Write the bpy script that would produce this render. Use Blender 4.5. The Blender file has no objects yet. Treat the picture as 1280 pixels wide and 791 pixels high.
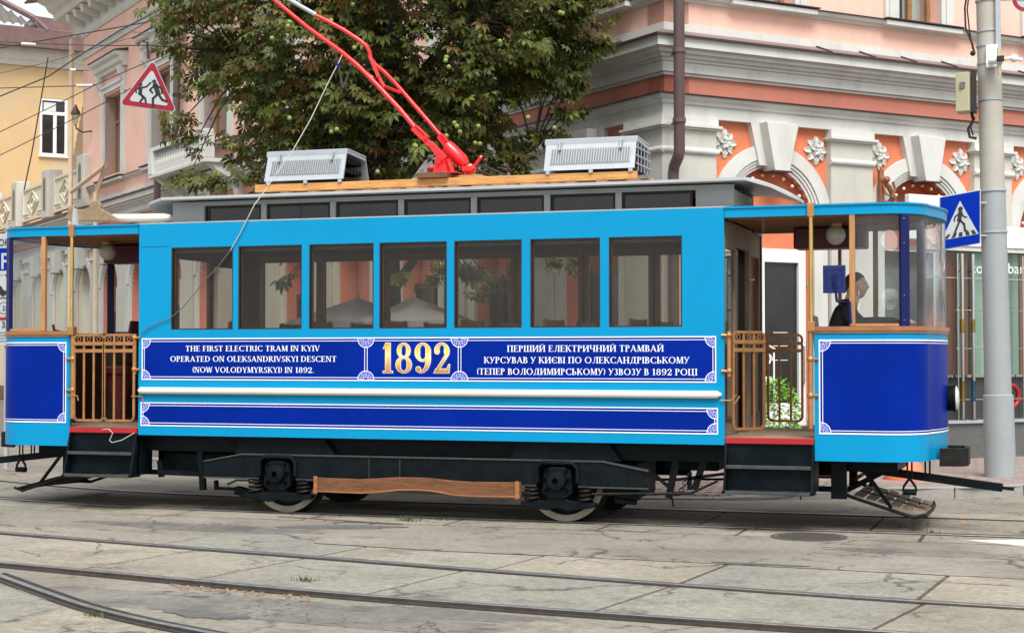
import bpy, bmesh, math, random
from mathutils import Vector, Matrix
random.seed(7)
SC = bpy.context.scene
COL = SC.collection
R = math.radians
# ------------------------------------------------------------------ camera
YAW, PITCH, FPX, EYE = R(18.37), math.atan(50.5 / 2030.0), 2030.0, 1.6
cam_data = bpy.data.cameras.new('camera')
cam = bpy.data.objects.new('camera', cam_data); COL.objects.link(cam)
cam.location = (0, 0, EYE)
cam.rotation_euler = (R(90) + PITCH, 0, YAW)
cam_data.sensor_width = 36; cam_data.lens = FPX / 1280 * 36
cam_data.clip_end = 2000; cam_data.clip_start = 0.1
SC.camera = cam
# ------------------------------------------------------------------ sky, sun, exposure
SUN_EL, SUN_AZ = R(56), R(154)          # azimuth measured clockwise from +Y
w = bpy.data.worlds.new('World'); SC.world = w; w.use_nodes = True
nt = w.node_tree; nt.nodes.clear()
sky = nt.nodes.new('ShaderNodeTexSky'); sky.sky_type = 'NISHITA'; sky.sun_disc = False
sky.sun_elevation = SUN_EL; sky.sun_rotation = SUN_AZ
sky.air_density = 1.0; sky.dust_density = 2.0; sky.ozone_density = 1.0
# overcast: the blue of the clear sky is mostly hidden by thin cloud
hsv = nt.nodes.new('ShaderNodeHueSaturation'); hsv.inputs['Saturation'].default_value = 0.28
bg = nt.nodes.new('ShaderNodeBackground'); bg.inputs['Strength'].default_value = 0.15
out = nt.nodes.new('ShaderNodeOutputWorld')
cloud = nt.nodes.new('ShaderNodeMix'); cloud.data_type = 'RGBA'; cloud.inputs['Factor'].default_value = 0.5
cloud.inputs['B'].default_value = (2.9, 3.15, 3.35, 1)      # an even, bright layer of thin cloud over the whole dome
nt.links.new(sky.outputs[0], hsv.inputs['Color']); nt.links.new(hsv.outputs[0], cloud.inputs['A']); nt.links.new(cloud.outputs['Result'], bg.inputs['Color'])
nt.links.new(bg.outputs[0], out.inputs['Surface'])
ld = bpy.data.lights.new('sun', 'SUN'); ld.energy = 2.5; ld.angle = R(34); ld.color = (1, 0.965, 0.91)
sun = bpy.data.objects.new('sun', ld); COL.objects.link(sun)
sd = Vector((math.sin(SUN_AZ) * math.cos(SUN_EL), math.cos(SUN_AZ) * math.cos(SUN_EL), math.sin(SUN_EL)))
sun.rotation_euler = sd.to_track_quat('Z', 'Y').to_euler()
SC.view_settings.view_transform = 'Standard'; SC.view_settings.look = 'None'
SC.view_settings.exposure = 0.84; SC.view_settings.gamma = 1
SC.render.engine = 'CYCLES'
SC.cycles.max_bounces = 8; SC.cycles.transparent_max_bounces = 24
SC.cycles.caustics_reflective = False; SC.cycles.caustics_refractive = False

# ------------------------------------------------------------------ survey helper: where a sight line of the camera meets a plane
FW = Vector((-math.sin(YAW) * math.cos(PITCH), math.cos(YAW) * math.cos(PITCH), math.sin(PITCH)))
RT = Vector((math.cos(YAW), math.sin(YAW), 0)); UP = RT.cross(FW); EYEP = Vector((0, 0, EYE))
def ray(x, y): return FW + RT * ((x - 640) / FPX) - UP * ((y - 395.5) / FPX)
def at(x, y, Y):
    d = ray(x, y); return EYEP + d * (Y / d.y)
def ground(x, y, z=0.0):
    d = ray(x, y); return EYEP + d * ((z - EYE) / d.z)
def deep(x, y, t):
    return EYEP + ray(x, y) * t

# ------------------------------------------------------------------ materials
MATS = {}
def node(nt, typ, **kw):
    n = nt.nodes.new(typ)
    for k, v in kw.items(): setattr(n, k, v)
    return n
def mat(name, col, rough=0.6, metal=0.0, var=0.12, scale=3.0, bump=0.0, bscale=60.0, coat=0.0, dirt=None, dscale=1.2, dstretch=1.0, stretch=(1, 1, 1), spec=0.5):
    m = bpy.data.materials.new(name); m.use_nodes = True; nt = m.node_tree
    b = nt.nodes['Principled BSDF']
    b.inputs['Roughness'].default_value = rough; b.inputs['Metallic'].default_value = metal
    b.inputs['Coat Weight'].default_value = coat; b.inputs['Coat Roughness'].default_value = 0.06
    b.inputs['Specular IOR Level'].default_value = spec
    tc = node(nt, 'ShaderNodeTexCoord'); mp = node(nt, 'ShaderNodeMapping'); mp.inputs['Scale'].default_value = stretch
    nt.links.new(tc.outputs['Object'], mp.inputs['Vector'])
    nz = node(nt, 'ShaderNodeTexNoise'); nz.inputs['Scale'].default_value = scale; nz.inputs['Detail'].default_value = 6; nz.inputs['Roughness'].default_value = 0.65
    nt.links.new(mp.outputs[0], nz.inputs['Vector'])
    rp = node(nt, 'ShaderNodeValToRGB')
    c = Vector(col[:3])
    rp.color_ramp.elements[0].position = 0.3; rp.color_ramp.elements[1].position = 0.72
    rp.color_ramp.elements[0].color = (*(c * (1 - var)), 1); rp.color_ramp.elements[1].color = (*[min(1, x * (1 + var)) for x in c], 1)
    nt.links.new(nz.outputs['Fac'], rp.inputs['Fac'])
    cout = rp.outputs[0]
    if dirt:
        n2 = node(nt, 'ShaderNodeTexNoise'); n2.inputs['Scale'].default_value = dscale; n2.inputs['Detail'].default_value = 8; n2.inputs['Roughness'].default_value = 0.7
        m2_ = node(nt, 'ShaderNodeMapping'); m2_.inputs['Scale'].default_value = (1, 1, dstretch); nt.links.new(tc.outputs['Object'], m2_.inputs['Vector']); nt.links.new(m2_.outputs[0], n2.inputs['Vector'])
        r2 = node(nt, 'ShaderNodeValToRGB'); r2.color_ramp.elements[0].position = 0.5; r2.color_ramp.elements[1].position = 0.75
        nt.links.new(n2.outputs['Fac'], r2.inputs['Fac'])
        mx = node(nt, 'ShaderNodeMix', data_type='RGBA')
        sc_ = node(nt, 'ShaderNodeMath', operation='MULTIPLY'); sc_.inputs[1].default_value = dirt[3]
        nt.links.new(r2.outputs[0], sc_.inputs[0]); nt.links.new(sc_.outputs[0], mx.inputs['Factor'])
        nt.links.new(cout, mx.inputs['A']); mx.inputs['B'].default_value = (*dirt[:3], 1); cout = mx.outputs['Result']
    nt.links.new(cout, b.inputs['Base Color'])
    if bump:
        n3 = node(nt, 'ShaderNodeTexNoise'); n3.inputs['Scale'].default_value = bscale; n3.inputs['Detail'].default_value = 5
        nt.links.new(mp.outputs[0], n3.inputs['Vector'])
        bp = node(nt, 'ShaderNodeBump'); bp.inputs['Strength'].default_value = bump; bp.inputs['Distance'].default_value = 0.01
        nt.links.new(n3.outputs['Fac'], bp.inputs['Height']); nt.links.new(bp.outputs[0], b.inputs['Normal'])
    MATS[name] = m
    return m
def glass(name, tint=(0.8, 0.82, 0.8), film=0.0, filmcol=(0.7, 0.7, 0.68), ior=1.45):
    m = bpy.data.materials.new(name); m.use_nodes = True; nt = m.node_tree; nt.nodes.clear()
    o = node(nt, 'ShaderNodeOutputMaterial'); tr = node(nt, 'ShaderNodeBsdfTransparent'); tr.inputs[0].default_value = (*tint, 1)
    gl = node(nt, 'ShaderNodeBsdfGlossy'); gl.inputs['Roughness'].default_value = 0.02; gl.inputs['Color'].default_value = (0.9, 0.92, 0.95, 1)
    lf_ = node(nt, 'ShaderNodeLayerWeight'); lf_.inputs['Blend'].default_value = 0.5; pw = node(nt, 'ShaderNodeMath', operation='POWER'); pw.inputs[1].default_value = 5; nt.links.new(lf_.outputs['Facing'], pw.inputs[0])
    lw = node(nt, 'ShaderNodeMath', operation='MULTIPLY_ADD'); lw.inputs[1].default_value = 0.9; lw.inputs[2].default_value = 0.016; nt.links.new(pw.outputs[0], lw.inputs[0])
    m1 = node(nt, 'ShaderNodeMixShader'); nt.links.new(lw.outputs[0], m1.inputs[0]); nt.links.new(tr.outputs[0], m1.inputs[1]); nt.links.new(gl.outputs[0], m1.inputs[2])
    last = m1.outputs[0]
    if film:
        df = node(nt, 'ShaderNodeBsdfDiffuse'); df.inputs[0].default_value = (*filmcol, 1)
        tc = node(nt, 'ShaderNodeTexCoord'); nz = node(nt, 'ShaderNodeTexNoise'); nz.inputs['Scale'].default_value = 2.0; nz.inputs['Detail'].default_value = 5
        mp = node(nt, 'ShaderNodeMapping'); mp.inputs['Scale'].default_value = (1, 1, 0.35)
        nt.links.new(tc.outputs['Object'], mp.inputs['Vector']); nt.links.new(mp.outputs[0], nz.inputs['Vector'])
        ml = node(nt, 'ShaderNodeMath', operation='MULTIPLY'); ml.inputs[1].default_value = film * 2; nt.links.new(nz.outputs['Fac'], ml.inputs[0])
        m2 = node(nt, 'ShaderNodeMixShader'); nt.links.new(ml.outputs[0], m2.inputs[0]); nt.links.new(last, m2.inputs[1]); nt.links.new(df.outputs[0], m2.inputs[2]); last = m2.outputs[0]
    nt.links.new(last, o.inputs['Surface'])
    MATS[name] = m; return m

# ------------------------------------------------------------------ mesh builder
class MB:
    def __init__(s, T=None): s.v = []; s.f = []; s.T = T
    def P(s, p):
        p = Vector(p); s.v.append(s.T(p) if s.T else p); return len(s.v) - 1
    def face(s, pts): s.f.append([s.P(p) for p in pts])
    def hexa(s, a, b):   # a: 4 pts, b: 4 pts (matching)
        i = [s.P(p) for p in a] + [s.P(p) for p in b]
        for q in ((3, 2, 1, 0), (4, 5, 6, 7), (0, 1, 5, 4), (1, 2, 6, 5), (2, 3, 7, 6), (3, 0, 4, 7)): s.f.append([i[k] for k in q])
        return s
    def box(s, x0, x1, y0, y1, z0, z1):
        return s.hexa([(x0, y0, z0), (x1, y0, z0), (x1, y1, z0), (x0, y1, z0)], [(x0, y0, z1), (x1, y0, z1), (x1, y1, z1), (x0, y1, z1)])
    def prism(s, poly, a, b, ax='y'):
        # poly in the plane normal to ax, extruded from a to b
        def mk(p, t): return {'y': (p[0], t, p[1]), 'x': (t, p[0], p[1]), 'z': (p[0], p[1], t)}[ax]
        i = [s.P(mk(p, a)) for p in poly]; j = [s.P(mk(p, b)) for p in poly]; n = len(poly)
        s.f.append(i[::-1]); s.f.append(j)
        for k in range(n): s.f.append([i[k], i[(k + 1) % n], j[(k + 1) % n], j[k]])
        return s
    def tube(s, pts, r, seg=8, cap=True):
        pts = [Vector(p) for p in pts]; n = len(pts)
        rs = r if isinstance(r, (list, tuple)) else [r] * n
        up = Vector((0, 0, 1)); rings = []
        for k, p in enumerate(pts):
            t = (pts[min(k + 1, n - 1)] - pts[max(k - 1, 0)])
            t = t.normalized() if t.length > 1e-9 else Vector((1, 0, 0))
            if k == 0:
                u = t.cross(up) if abs(t.dot(up)) < 0.95 else t.cross(Vector((0, 1, 0)))
            else:
                u = u - t * u.dot(t)
            if u.length < 1e-6: u = t.orthogonal()
            u.normalize(); w_ = t.cross(u)
            rings.append([s.P(p + (u * math.cos(2 * math.pi * q / seg) + w_ * math.sin(2 * math.pi * q / seg)) * rs[k]) for q in range(seg)])
        for k in range(n - 1):
            for q in range(seg): s.f.append([rings[k][q], rings[k][(q + 1) % seg], rings[k + 1][(q + 1) % seg], rings[k + 1][q]])
        if cap: s.f.append(rings[0][::-1]); s.f.append(rings[-1])
        return s
    def bar(s, p0, p1, wd, ht):  # rectangular bar between two points
        p0, p1 = Vector(p0), Vector(p1); t = (p1 - p0).normalized()
        u = t.cross(Vector((0, 0, 1)));  u = u.normalized() if u.length > 1e-4 else Vector((1, 0, 0)); v = u.cross(t)
        q = [(-1, -1), (1, -1), (1, 1), (-1, 1)]
        return s.hexa([p0 + u * a * wd / 2 + v * b * ht / 2 for a, b in q], [p1 + u * a * wd / 2 + v * b * ht / 2 for a, b in q])
    def lathe(s, prof, c, seg=16, axis='z', ring=False):
        c = Vector(c); rings = []
        for r, h in prof:
            ring = []
            for q in range(seg):
                a = 2 * math.pi * q / seg; x, y = r * math.cos(a), r * math.sin(a)
                ring.append(s.P(c + Vector({'z': (x, y, h), 'y': (x, h, y), 'x': (h, x, y)}[axis])))
            rings.append(ring)
        for k in range(len(rings) - 1):
            for q in range(seg): s.f.append([rings[k][q], rings[k][(q + 1) % seg], rings[k + 1][(q + 1) % seg], rings[k + 1][q]])
        if ring:
            for q in range(seg): s.f.append([rings[-1][q], rings[-1][(q + 1) % seg], rings[0][(q + 1) % seg], rings[0][q]])
            return s
        s.f.append(rings[0][::-1]); s.f.append(rings[-1]); return s
    def ball(s, c, r, seg=12, sz=1.0):
        n = seg // 2
        return s.lathe([(max(1e-4, r * math.sin(math.pi * k / n)), -r * sz * math.cos(math.pi * k / n)) for k in range(n + 1)], c, seg)
    def strip(s, pts, off0, off1, z0, z1):   # a band following a polyline in plan: offsets are plan distances to the left
        L = []
        for k, p in enumerate(pts):
            a = Vector(pts[max(k - 1, 0)]); b = Vector(pts[min(k + 1, len(pts) - 1)]); t = (b - a); t.z = 0; t.normalize()
            nrm = Vector((-t.y, t.x, 0)); p = Vector(p); L.append((p + nrm * off0, p + nrm * off1))
        idx = []
        for a, b in L:
            idx.append([s.P((a.x, a.y, z0)), s.P((b.x, b.y, z0)), s.P((b.x, b.y, z1)), s.P((a.x, a.y, z1))])
        for k in range(len(idx) - 1):
            for q in range(4): s.f.append([idx[k][q], idx[k][(q + 1) % 4], idx[k + 1][(q + 1) % 4], idx[k + 1][q]])
        s.f.append(idx[0][::-1]); s.f.append(idx[-1]); return s
    def mesh(s, name, off=(0, 0, 0), recalc=True, merge=False):
        me = bpy.data.meshes.new(name); off = Vector(off)
        me.from_pydata([v - off for v in s.v], [], s.f); me.update()
        if recalc:
            bm = bmesh.new(); bm.from_mesh(me)
            if merge: bmesh.ops.remove_doubles(bm, verts=bm.verts, dist=1e-5)
            bmesh.ops.recalc_face_normals(bm, faces=bm.faces); bm.to_mesh(me); bm.free()
        return me
    def pieces(s):
        par_ = list(range(len(s.v)))
        def fd(i):
            while par_[i] != i: par_[i] = par_[par_[i]]; i = par_[i]
            return i
        for f in s.f:
            for i in f[1:]: par_[fd(i)] = fd(f[0])
        isl = {}
        for f in s.f: isl.setdefault(fd(f[0]), []).append(f)
        if not 1 < len(isl) < 60: return None
        L = []
        for fs in isl.values():
            P = [s.v[i] for f in fs for i in f]; L.append([[min(p[k] for p in P) - .012 for k in range(3)], [max(p[k] for p in P) + .012 for k in range(3)], fs])
        ch = True
        while ch:
            ch = False; i = 0
            while i < len(L):
                j = i + 1
                while j < len(L):
                    a, b = L[i], L[j]
                    if all(a[0][k] <= b[1][k] and b[0][k] <= a[1][k] for k in range(3)):
                        L[i] = [[min(a[0][k], b[0][k]) for k in range(3)], [max(a[1][k], b[1][k]) for k in range(3)], a[2] + b[2]]; L.pop(j); ch = True
                    else: j += 1
                i += 1
        return [q[2] for q in L] if 1 < len(L) <= 40 else None
    def build(s, name, m, parent=None, smooth=False, bevel=0, loc=None, recalc=True):
        if parent is not None and name not in WHOLE and name not in ('lettering', 'date'):
            g = s.pieces()
            if g:
                first = None
                for fs in g:
                    b = MB(); mp_ = {}
                    for f in fs:
                        nf = []
                        for i in f:
                            if i not in mp_: mp_[i] = len(b.v); b.v.append(s.v[i])
                            nf.append(mp_[i])
                        b.f.append(nf)
                    o = b.build1(name, m, parent, smooth, bevel, loc, recalc); first = first or o
                return first
        o = s.build1(name, m, parent, smooth, bevel, loc, recalc)
        if name in MASS: o['kind'] = 'stuff'
        return o
    def build1(s, name, m, parent=None, smooth=False, bevel=0, loc=None, recalc=True):
        off = OFF.get(parent, Vector((0, 0, 0))) if parent is not None else Vector(loc if loc is not None else (0, 0, 0))
        me = s.mesh(name, off, recalc)
        if m is not None: me.materials.append(m if not isinstance(m, str) else MATS[m])
        if smooth:
            for p in me.polygons: p.use_smooth = True
            if smooth == 'auto':
                me.set_sharp_from_angle(angle=R(38))
        o = bpy.data.objects.new(name, me); COL.objects.link(o)
        if parent is not None: o.parent = parent; OFF[o] = off
        else: o.location = off; OFF[o] = off
        if bevel:
            md = o.modifiers.new('bevel', 'BEVEL'); md.width = bevel; md.segments = 2; md.limit_method = 'ANGLE'; md.angle_limit = R(40)
        return o
OFF = {}
MASS = {'ring_ornament', 'louvre_slot_shade', 'border', 'ornament', 'scrollwork', 'small_print', 'twig', 'vent_grille', 'bulb_wire'}
WHOLE = MASS | {'lettering', 'date', 'date_outline', 'date_shadow', 'joint_filler', 'canopy', 'foliage', 'weeds', 'stud', 'running_figures', 'walking_figure', 'panel_relief', 'curtain', 'roof', 'spring_yoke', 'chain', 'limb', 'window_surround', 'lifeguard', 'body_side'}
def thing(name, label, cat, loc=(0, 0, 0), group=None):
    o = bpy.data.objects.new(name, None); COL.objects.link(o); o.location = loc; OFF[o] = Vector(loc); o.empty_display_size = 0.2
    return tag(o, label, cat, group)
def tag(o, label, cat, group=None):
    o['label'] = label; o['category'] = cat
    if group: o['group'] = group
    return o
def struct(o): o['kind'] = 'structure'; return o
def stuff(o): o['kind'] = 'stuff'; return o
def inst(name, me, parent, M):   # an object sharing mesh data, placed by a world matrix (parent has no rotation)
    o = bpy.data.objects.new(name, me); COL.objects.link(o)
    if parent is not None:
        o.parent = parent; M = Matrix.Translation(-OFF[parent]) @ M
        OFF[o] = OFF[parent]
    o.matrix_basis = M
    return o

# ---- materials used across the scene
mat('blue_paint', (0.0015, 0.255, 0.5), 0.34, var=0.06, scale=1.5, coat=0.06, bump=0.12, bscale=3, spec=0.12, dirt=(0.004, 0.2, 0.42, 0.5), dscale=1.5)
mat('navy', (0.0001, 0.0165, 0.235), 0.36, var=0.16, scale=1.2, coat=0.06, bump=0.12, bscale=2.5, spec=0.04)
mat('navy_post', (0.002, 0.006, 0.075), 0.4, var=0.1, spec=0.3)
mat('lavender', (0.2, 0.24, 0.68), 0.4, var=0.05)
mat('white_line', (0.82, 0.85, 0.9), 0.4, var=0.03)
mat('cream_rail', (0.74, 0.71, 0.6), 0.4, var=0.06, bump=0.1, bscale=30)
mat('wood_gold', (0.42, 0.2, 0.07), 0.45, var=0.25, scale=9, stretch=(3, 3, 0.4), coat=0.2)
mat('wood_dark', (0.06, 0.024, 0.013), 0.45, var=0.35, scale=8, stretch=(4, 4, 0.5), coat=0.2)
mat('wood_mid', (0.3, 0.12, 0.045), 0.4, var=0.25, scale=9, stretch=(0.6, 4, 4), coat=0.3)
mat('wood_board', (0.15, 0.058, 0.021), 0.45, var=0.5, scale=14, stretch=(0.5, 5, 6), coat=0.2, bump=0.2, bscale=30)
mat('wood_pine', (0.56, 0.28, 0.085), 0.6, var=0.3, scale=7, stretch=(0.6, 5, 6), bump=0.2, bscale=30)
mat('wood_old', (0.28, 0.2, 0.14), 0.7, var=0.4, scale=8, stretch=(4, 4, 0.5), bump=0.3)
mat('bronze', (0.43, 0.21, 0.08), 0.36, metal=0.45, var=0.2, scale=12)
mat('brass', (0.62, 0.4, 0.12), 0.3, metal=0.8, var=0.15, scale=10)
mat('black_paint', (0.004, 0.007, 0.009), 0.42, var=0.4, scale=5, bump=0.2, bscale=40, dirt=(0.018, 0.017, 0.014, 0.5), dscale=4, spec=0.1)
mat('black_step', (0.003, 0.007, 0.01), 0.42, var=0.4, scale=3, dirt=(0.018, 0.018, 0.016, 0.5), dscale=3, spec=0.1)
mat('greasy_iron', (0.014, 0.013, 0.012), 0.5, metal=0.2, var=0.5, scale=8, bump=0.4, bscale=50, dirt=(0.04, 0.032, 0.024, 0.5), dscale=6, spec=0.15)
mat('worn_edge', (0.055, 0.06, 0.058), 0.5, metal=0.3, var=0.3, scale=10)
mat('steel', (0.5, 0.49, 0.46), 0.38, metal=0.9, var=0.3, scale=10, dirt=(0.2, 0.13, 0.08, 0.35), dscale=3)
mat('rail_side', (0.1, 0.075, 0.055), 0.7, var=0.4, scale=12)
mat('rail_groove', (0.03, 0.026, 0.022), 0.85, var=0.4, scale=12)
mat('wheel_rim', (0.42, 0.38, 0.29), 0.55, metal=0.0, var=0.25, scale=8, dirt=(0.12, 0.08, 0.05, 0.5), dscale=5)
mat('red_paint', (0.72, 0.012, 0.015), 0.35, var=0.12, coat=0.3)
mat('red_trim', (0.36, 0.01, 0.014), 0.45, var=0.15)
mat('roof_grey', (0.37, 0.39, 0.39), 0.5, var=0.12, scale=4, dirt=(0.2, 0.19, 0.17, 0.4), dscale=2)
mat('roof_edge', (0.4, 0.42, 0.43), 0.45, var=0.08)
mat('galv', (0.39, 0.42, 0.45), 0.5, metal=0.2, var=0.08, scale=6)
mat('dark_glass', (0.02, 0.02, 0.02), 0.08, var=0.3)
mat('dark_inside', (0.018, 0.012, 0.01), 0.7, var=0.3)
mat('seat_red', (0.09, 0.01, 0.012), 0.6, var=0.3)
mat('maroon', (0.1, 0.012, 0.02), 0.5, var=0.2)
mat('milk', (0.6, 0.58, 0.52), 0.25, var=0.03)
mat('gold', (0.75, 0.48, 0.12), 0.35, metal=0.4, var=0.1)
glass('glass_saloon', (0.84, 0.825, 0.79), 0.009, (0.55, 0.52, 0.47))
glass('glass_cab', (0.92, 0.94, 0.94), 0.03, (0.72, 0.73, 0.72))
glass('glass_clear', (0.9, 0.92, 0.9), 0.03)
glass('glass_shop', (0.82, 0.88, 0.85), 0.04, (0.5, 0.56, 0.52))
# ================================================================== GROUND, TRACKS, PAVEMENT
def ground_mat(name, c1, c2, crack, crack_scale=1.1, crack_amt=0.5, grain=0.12, dark=(0.05, 0.042, 0.036)):
    m = bpy.data.materials.new(name); m.use_nodes = True; nt = m.node_tree; b = nt.nodes['Principled BSDF']
    b.inputs['Roughness'].default_value = 0.85; b.inputs['Specular IOR Level'].default_value = 0.3
    L = nt.links.new
    tc = node(nt, 'ShaderNodeTexCoord')
    def noise(sc, det=6, ro=0.6, src=None):
        n = node(nt, 'ShaderNodeTexNoise'); n.inputs['Scale'].default_value = sc; n.inputs['Detail'].default_value = det; n.inputs['Roughness'].default_value = ro
        L(src or tc.outputs['Object'], n.inputs['Vector']); return n
    def ramp(src, a, b_, ca=(0, 0, 0, 1), cb=(1, 1, 1, 1)):
        r = node(nt, 'ShaderNodeValToRGB'); r.color_ramp.elements[0].position = a; r.color_ramp.elements[1].position = b_
        r.color_ramp.elements[0].color = ca; r.color_ramp.elements[1].color = cb; L(src, r.inputs[0]); return r
    def mix(f, a, b_, mode='MIX'):
        x = node(nt, 'ShaderNodeMix', data_type='RGBA', blend_type=mode)
        if isinstance(f, float): x.inputs['Factor'].default_value = f
        else: L(f, x.inputs['Factor'])
        for nm, v in (('A', a), ('B', b_)):
            if isinstance(v, tuple): x.inputs[nm].default_value = (*v[:3], 1)
            else: L(v, x.inputs[nm])
        return x.outputs['Result']
    big = noise(0.55, 7, 0.62); base = ramp(big.outputs['Fac'], 0.35, 0.68, (*c1, 1), (*c2, 1))
    st = noise(1.7, 8, 0.72); stm = ramp(st.outputs['Fac'], 0.52, 0.66)
    col = mix(0.0, base.outputs[0], base.outputs[0])
    sm = node(nt, 'ShaderNodeMath', operation='MULTIPLY'); sm.inputs[1].default_value = 0.55; L(stm.outputs[0], sm.inputs[0])
    col = mix(sm.outputs[0], col, tuple(x * 0.55 for x in c1))
    fine = noise(60, 3, 0.75); fr = ramp(fine.outputs['Fac'], 0.3, 0.7, (1 - grain * 2,) * 3 + (1,), (1 + grain,) * 3 + (1,))
    col = mix(1.0, col, fr.outputs[0], 'MULTIPLY')
    mid = noise(14, 5, 0.6); mr = ramp(mid.outputs['Fac'], 0.3, 0.7, (0.76,) * 3 + (1,), (1.14,) * 3 + (1,)); col = mix(1.0, col, mr.outputs[0], 'MULTIPLY')
    # long transverse scuffs left by tyres
    mp = node(nt, 'ShaderNodeMapping'); mp.inputs['Scale'].default_value = (1.5, 16, 1); L(tc.outputs['Object'], mp.inputs['Vector'])
    sn = noise(2.0, 7, 0.75, mp.outputs[0]); sr = ramp(sn.outputs['Fac'], 0.56, 0.7); s2 = node(nt, 'ShaderNodeMath', operation='MULTIPLY'); s2.inputs[1].default_value = 0.6; L(sr.outputs[0], s2.inputs[0])
    col = mix(s2.outputs[0], col, tuple(x * 0.45 for x in c1))
    hgt = fine.outputs['Fac']
    if crack:
        wn = noise(2.2, 5, 0.6); add = node(nt, 'ShaderNodeVectorMath', operation='SCALE'); L(wn.outputs['Color'], add.inputs[0]); add.inputs['Scale'].default_value = 0.75
        ad2 = node(nt, 'ShaderNodeVectorMath', operation='ADD'); L(tc.outputs['Object'], ad2.inputs[0]); L(add.outputs[0], ad2.inputs[1])
        sep = node(nt, 'ShaderNodeMapping'); sep.inputs['Scale'].default_value = (1, 1, 0); L(ad2.outputs[0], sep.inputs['Vector'])
        masks = []
        for sc_, wdt, mk in ((crack_scale, 0.022, 0.47), (crack_scale * 4.5, 0.075, 0.6)):
            vo = node(nt, 'ShaderNodeTexVoronoi', feature='DISTANCE_TO_EDGE'); vo.inputs['Scale'].default_value = sc_; L(sep.outputs[0], vo.inputs['Vector'])
            r = ramp(vo.outputs['Distance'], 0.0, wdt * (1.0 if mk < .5 else 0.9), (1, 1, 1, 1), (0, 0, 0, 1))
            mn = noise(0.8 if mk < .5 else 0.9, 3, 0.5); mk2 = ramp(mn.outputs['Fac'], mk, mk + 0.06)
            mu = node(nt, 'ShaderNodeMath', operation='MULTIPLY'); L(r.outputs[0], mu.inputs[0]); L(mk2.outputs[0], mu.inputs[1]); masks.append(mu.outputs[0])
        mx = node(nt, 'ShaderNodeMath', operation='MAXIMUM'); L(masks[0], mx.inputs[0]); L(masks[1], mx.inputs[1])
        am = node(nt, 'ShaderNodeMath', operation='MULTIPLY'); am.inputs[1].default_value = crack_amt; L(mx.outputs[0], am.inputs[0])
        col = mix(am.outputs[0], col, dark)
    L(col, b.inputs['Base Color'])
    bp = node(nt, 'ShaderNodeBump'); bp.inputs['Strength'].default_value = 0.5; bp.inputs['Distance'].default_value = 0.006; L(hgt, bp.inputs['Height'])
    L(bp.outputs[0], b.inputs['Normal']); MATS[name] = m; return m
ground_mat('asphalt', (0.215, 0.194, 0.16), (0.315, 0.286, 0.238), True, 0.9, 0.9)
ground_mat('asphalt_patch', (0.13, 0.12, 0.108), (0.27, 0.25, 0.218), True, 1.9, 0.9)
for k, (a, b_) in enumerate((((0.25, 0.227, 0.18), (0.355, 0.325, 0.264)), ((0.26, 0.231, 0.18), (0.375, 0.335, 0.266)), ((0.233, 0.222, 0.187), (0.318, 0.3, 0.25)))):
    ground_mat('concrete_%d' % k, a, b_, True, 0.7, 0.85, 0.17)
ground_mat('joint_fill', (0.085, 0.06, 0.042), (0.15, 0.115, 0.085), False, grain=0.3)
mat('granite', (0.3, 0.29, 0.265), 0.75, var=0.15, scale=30, bump=0.3, bscale=90, dirt=(0.14, 0.13, 0.11, 0.5), dscale=3)
mat('paver', (0.3, 0.235, 0.21), 0.85, var=0.15, scale=8, bump=0.3)
mat('paver_bed', (0.14, 0.12, 0.1), 0.9, var=0.2)
mat('road_paint', (0.62, 0.61, 0.56), 0.7, var=0.1, scale=10, dirt=(0.35, 0.33, 0.3, 0.6), dscale=5)
mat('castiron', (0.1, 0.085, 0.075), 0.6, metal=0.3, var=0.3, scale=15, bump=0.3)
mat('weed', (0.06, 0.085, 0.028), 0.7, var=0.3)

rd = MB(); N = 24; ext = 400
rd.face([(-ext, -ext, 0), (ext, -ext, 0), (ext, ext, 0), (-ext, ext, 0)])
road = struct(rd.build('road', 'asphalt', recalc=False))

A = [(-16, 14.2), (-12, 13.25), (-9.07, 12.56), (-7.07, 12.1), (-5.55, 11.8), (-4.14, 11.5), (-2.53, 11.19), (-0.89, 10.92), (1, 10.75), (4, 10.6)]
Bv = [(-16, 12.6), (-12, 11.62), (-9.4, 11.03), (-7.67, 10.63), (-5.95, 10.25), (-4.48, 9.95), (-2.93, 9.74), (-1.25, 9.58), (1, 9.45), (4, 9.35)]
Cv = [(-7.35, 10.14), (-6.4, 9.42), (-5.66, 8.9), (-4.7, 8.4), (-3, 7.75), (0, 7.2)]
def interp(pl, x):
    for (x0, y0), (x1, y1) in zip(pl, pl[1:]):
        if x0 <= x <= x1: return y0 + (y1 - y0) * (x - x0) / (x1 - x0)
    return pl[0][1] if x < pl[0][0] else pl[-1][1]
def tramY(x): return 15.12 + (0.055 * (x + 8.2) ** 2 if x < -8.2 else 0)
Tn = [(x, tramY(x)) for x in (-16, -15, -14, -13, -12, -11, -10, -9.2, -8.2, -6, -4, -2, 0, 3, 8)]
Tf = [(x, tramY(x) + 1.52) for x, _ in Tn]
def smooth_pl(pl, n=6):
    o = []
    for i in range(len(pl) - 1):
        p0, p1, p2, p3 = pl[max(i - 1, 0)], pl[i], pl[i + 1], pl[min(i + 2, len(pl) - 1)]
        for k in range(n):
            t = k / n
            o.append(tuple(0.5 * ((2 * p1[c]) + (-p0[c] + p2[c]) * t + (2 * p0[c] - 5 * p1[c] + 4 * p2[c] - p3[c]) * t * t + (-p0[c] + 3 * p1[c] - 3 * p2[c] + p3[c]) * t ** 3) for c in (0, 1)) + (0,))
    o.append((*pl[-1], 0)); return o
mat('rail_dark', (0.045, 0.035, 0.028), 0.75, var=.4, scale=12)
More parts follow.
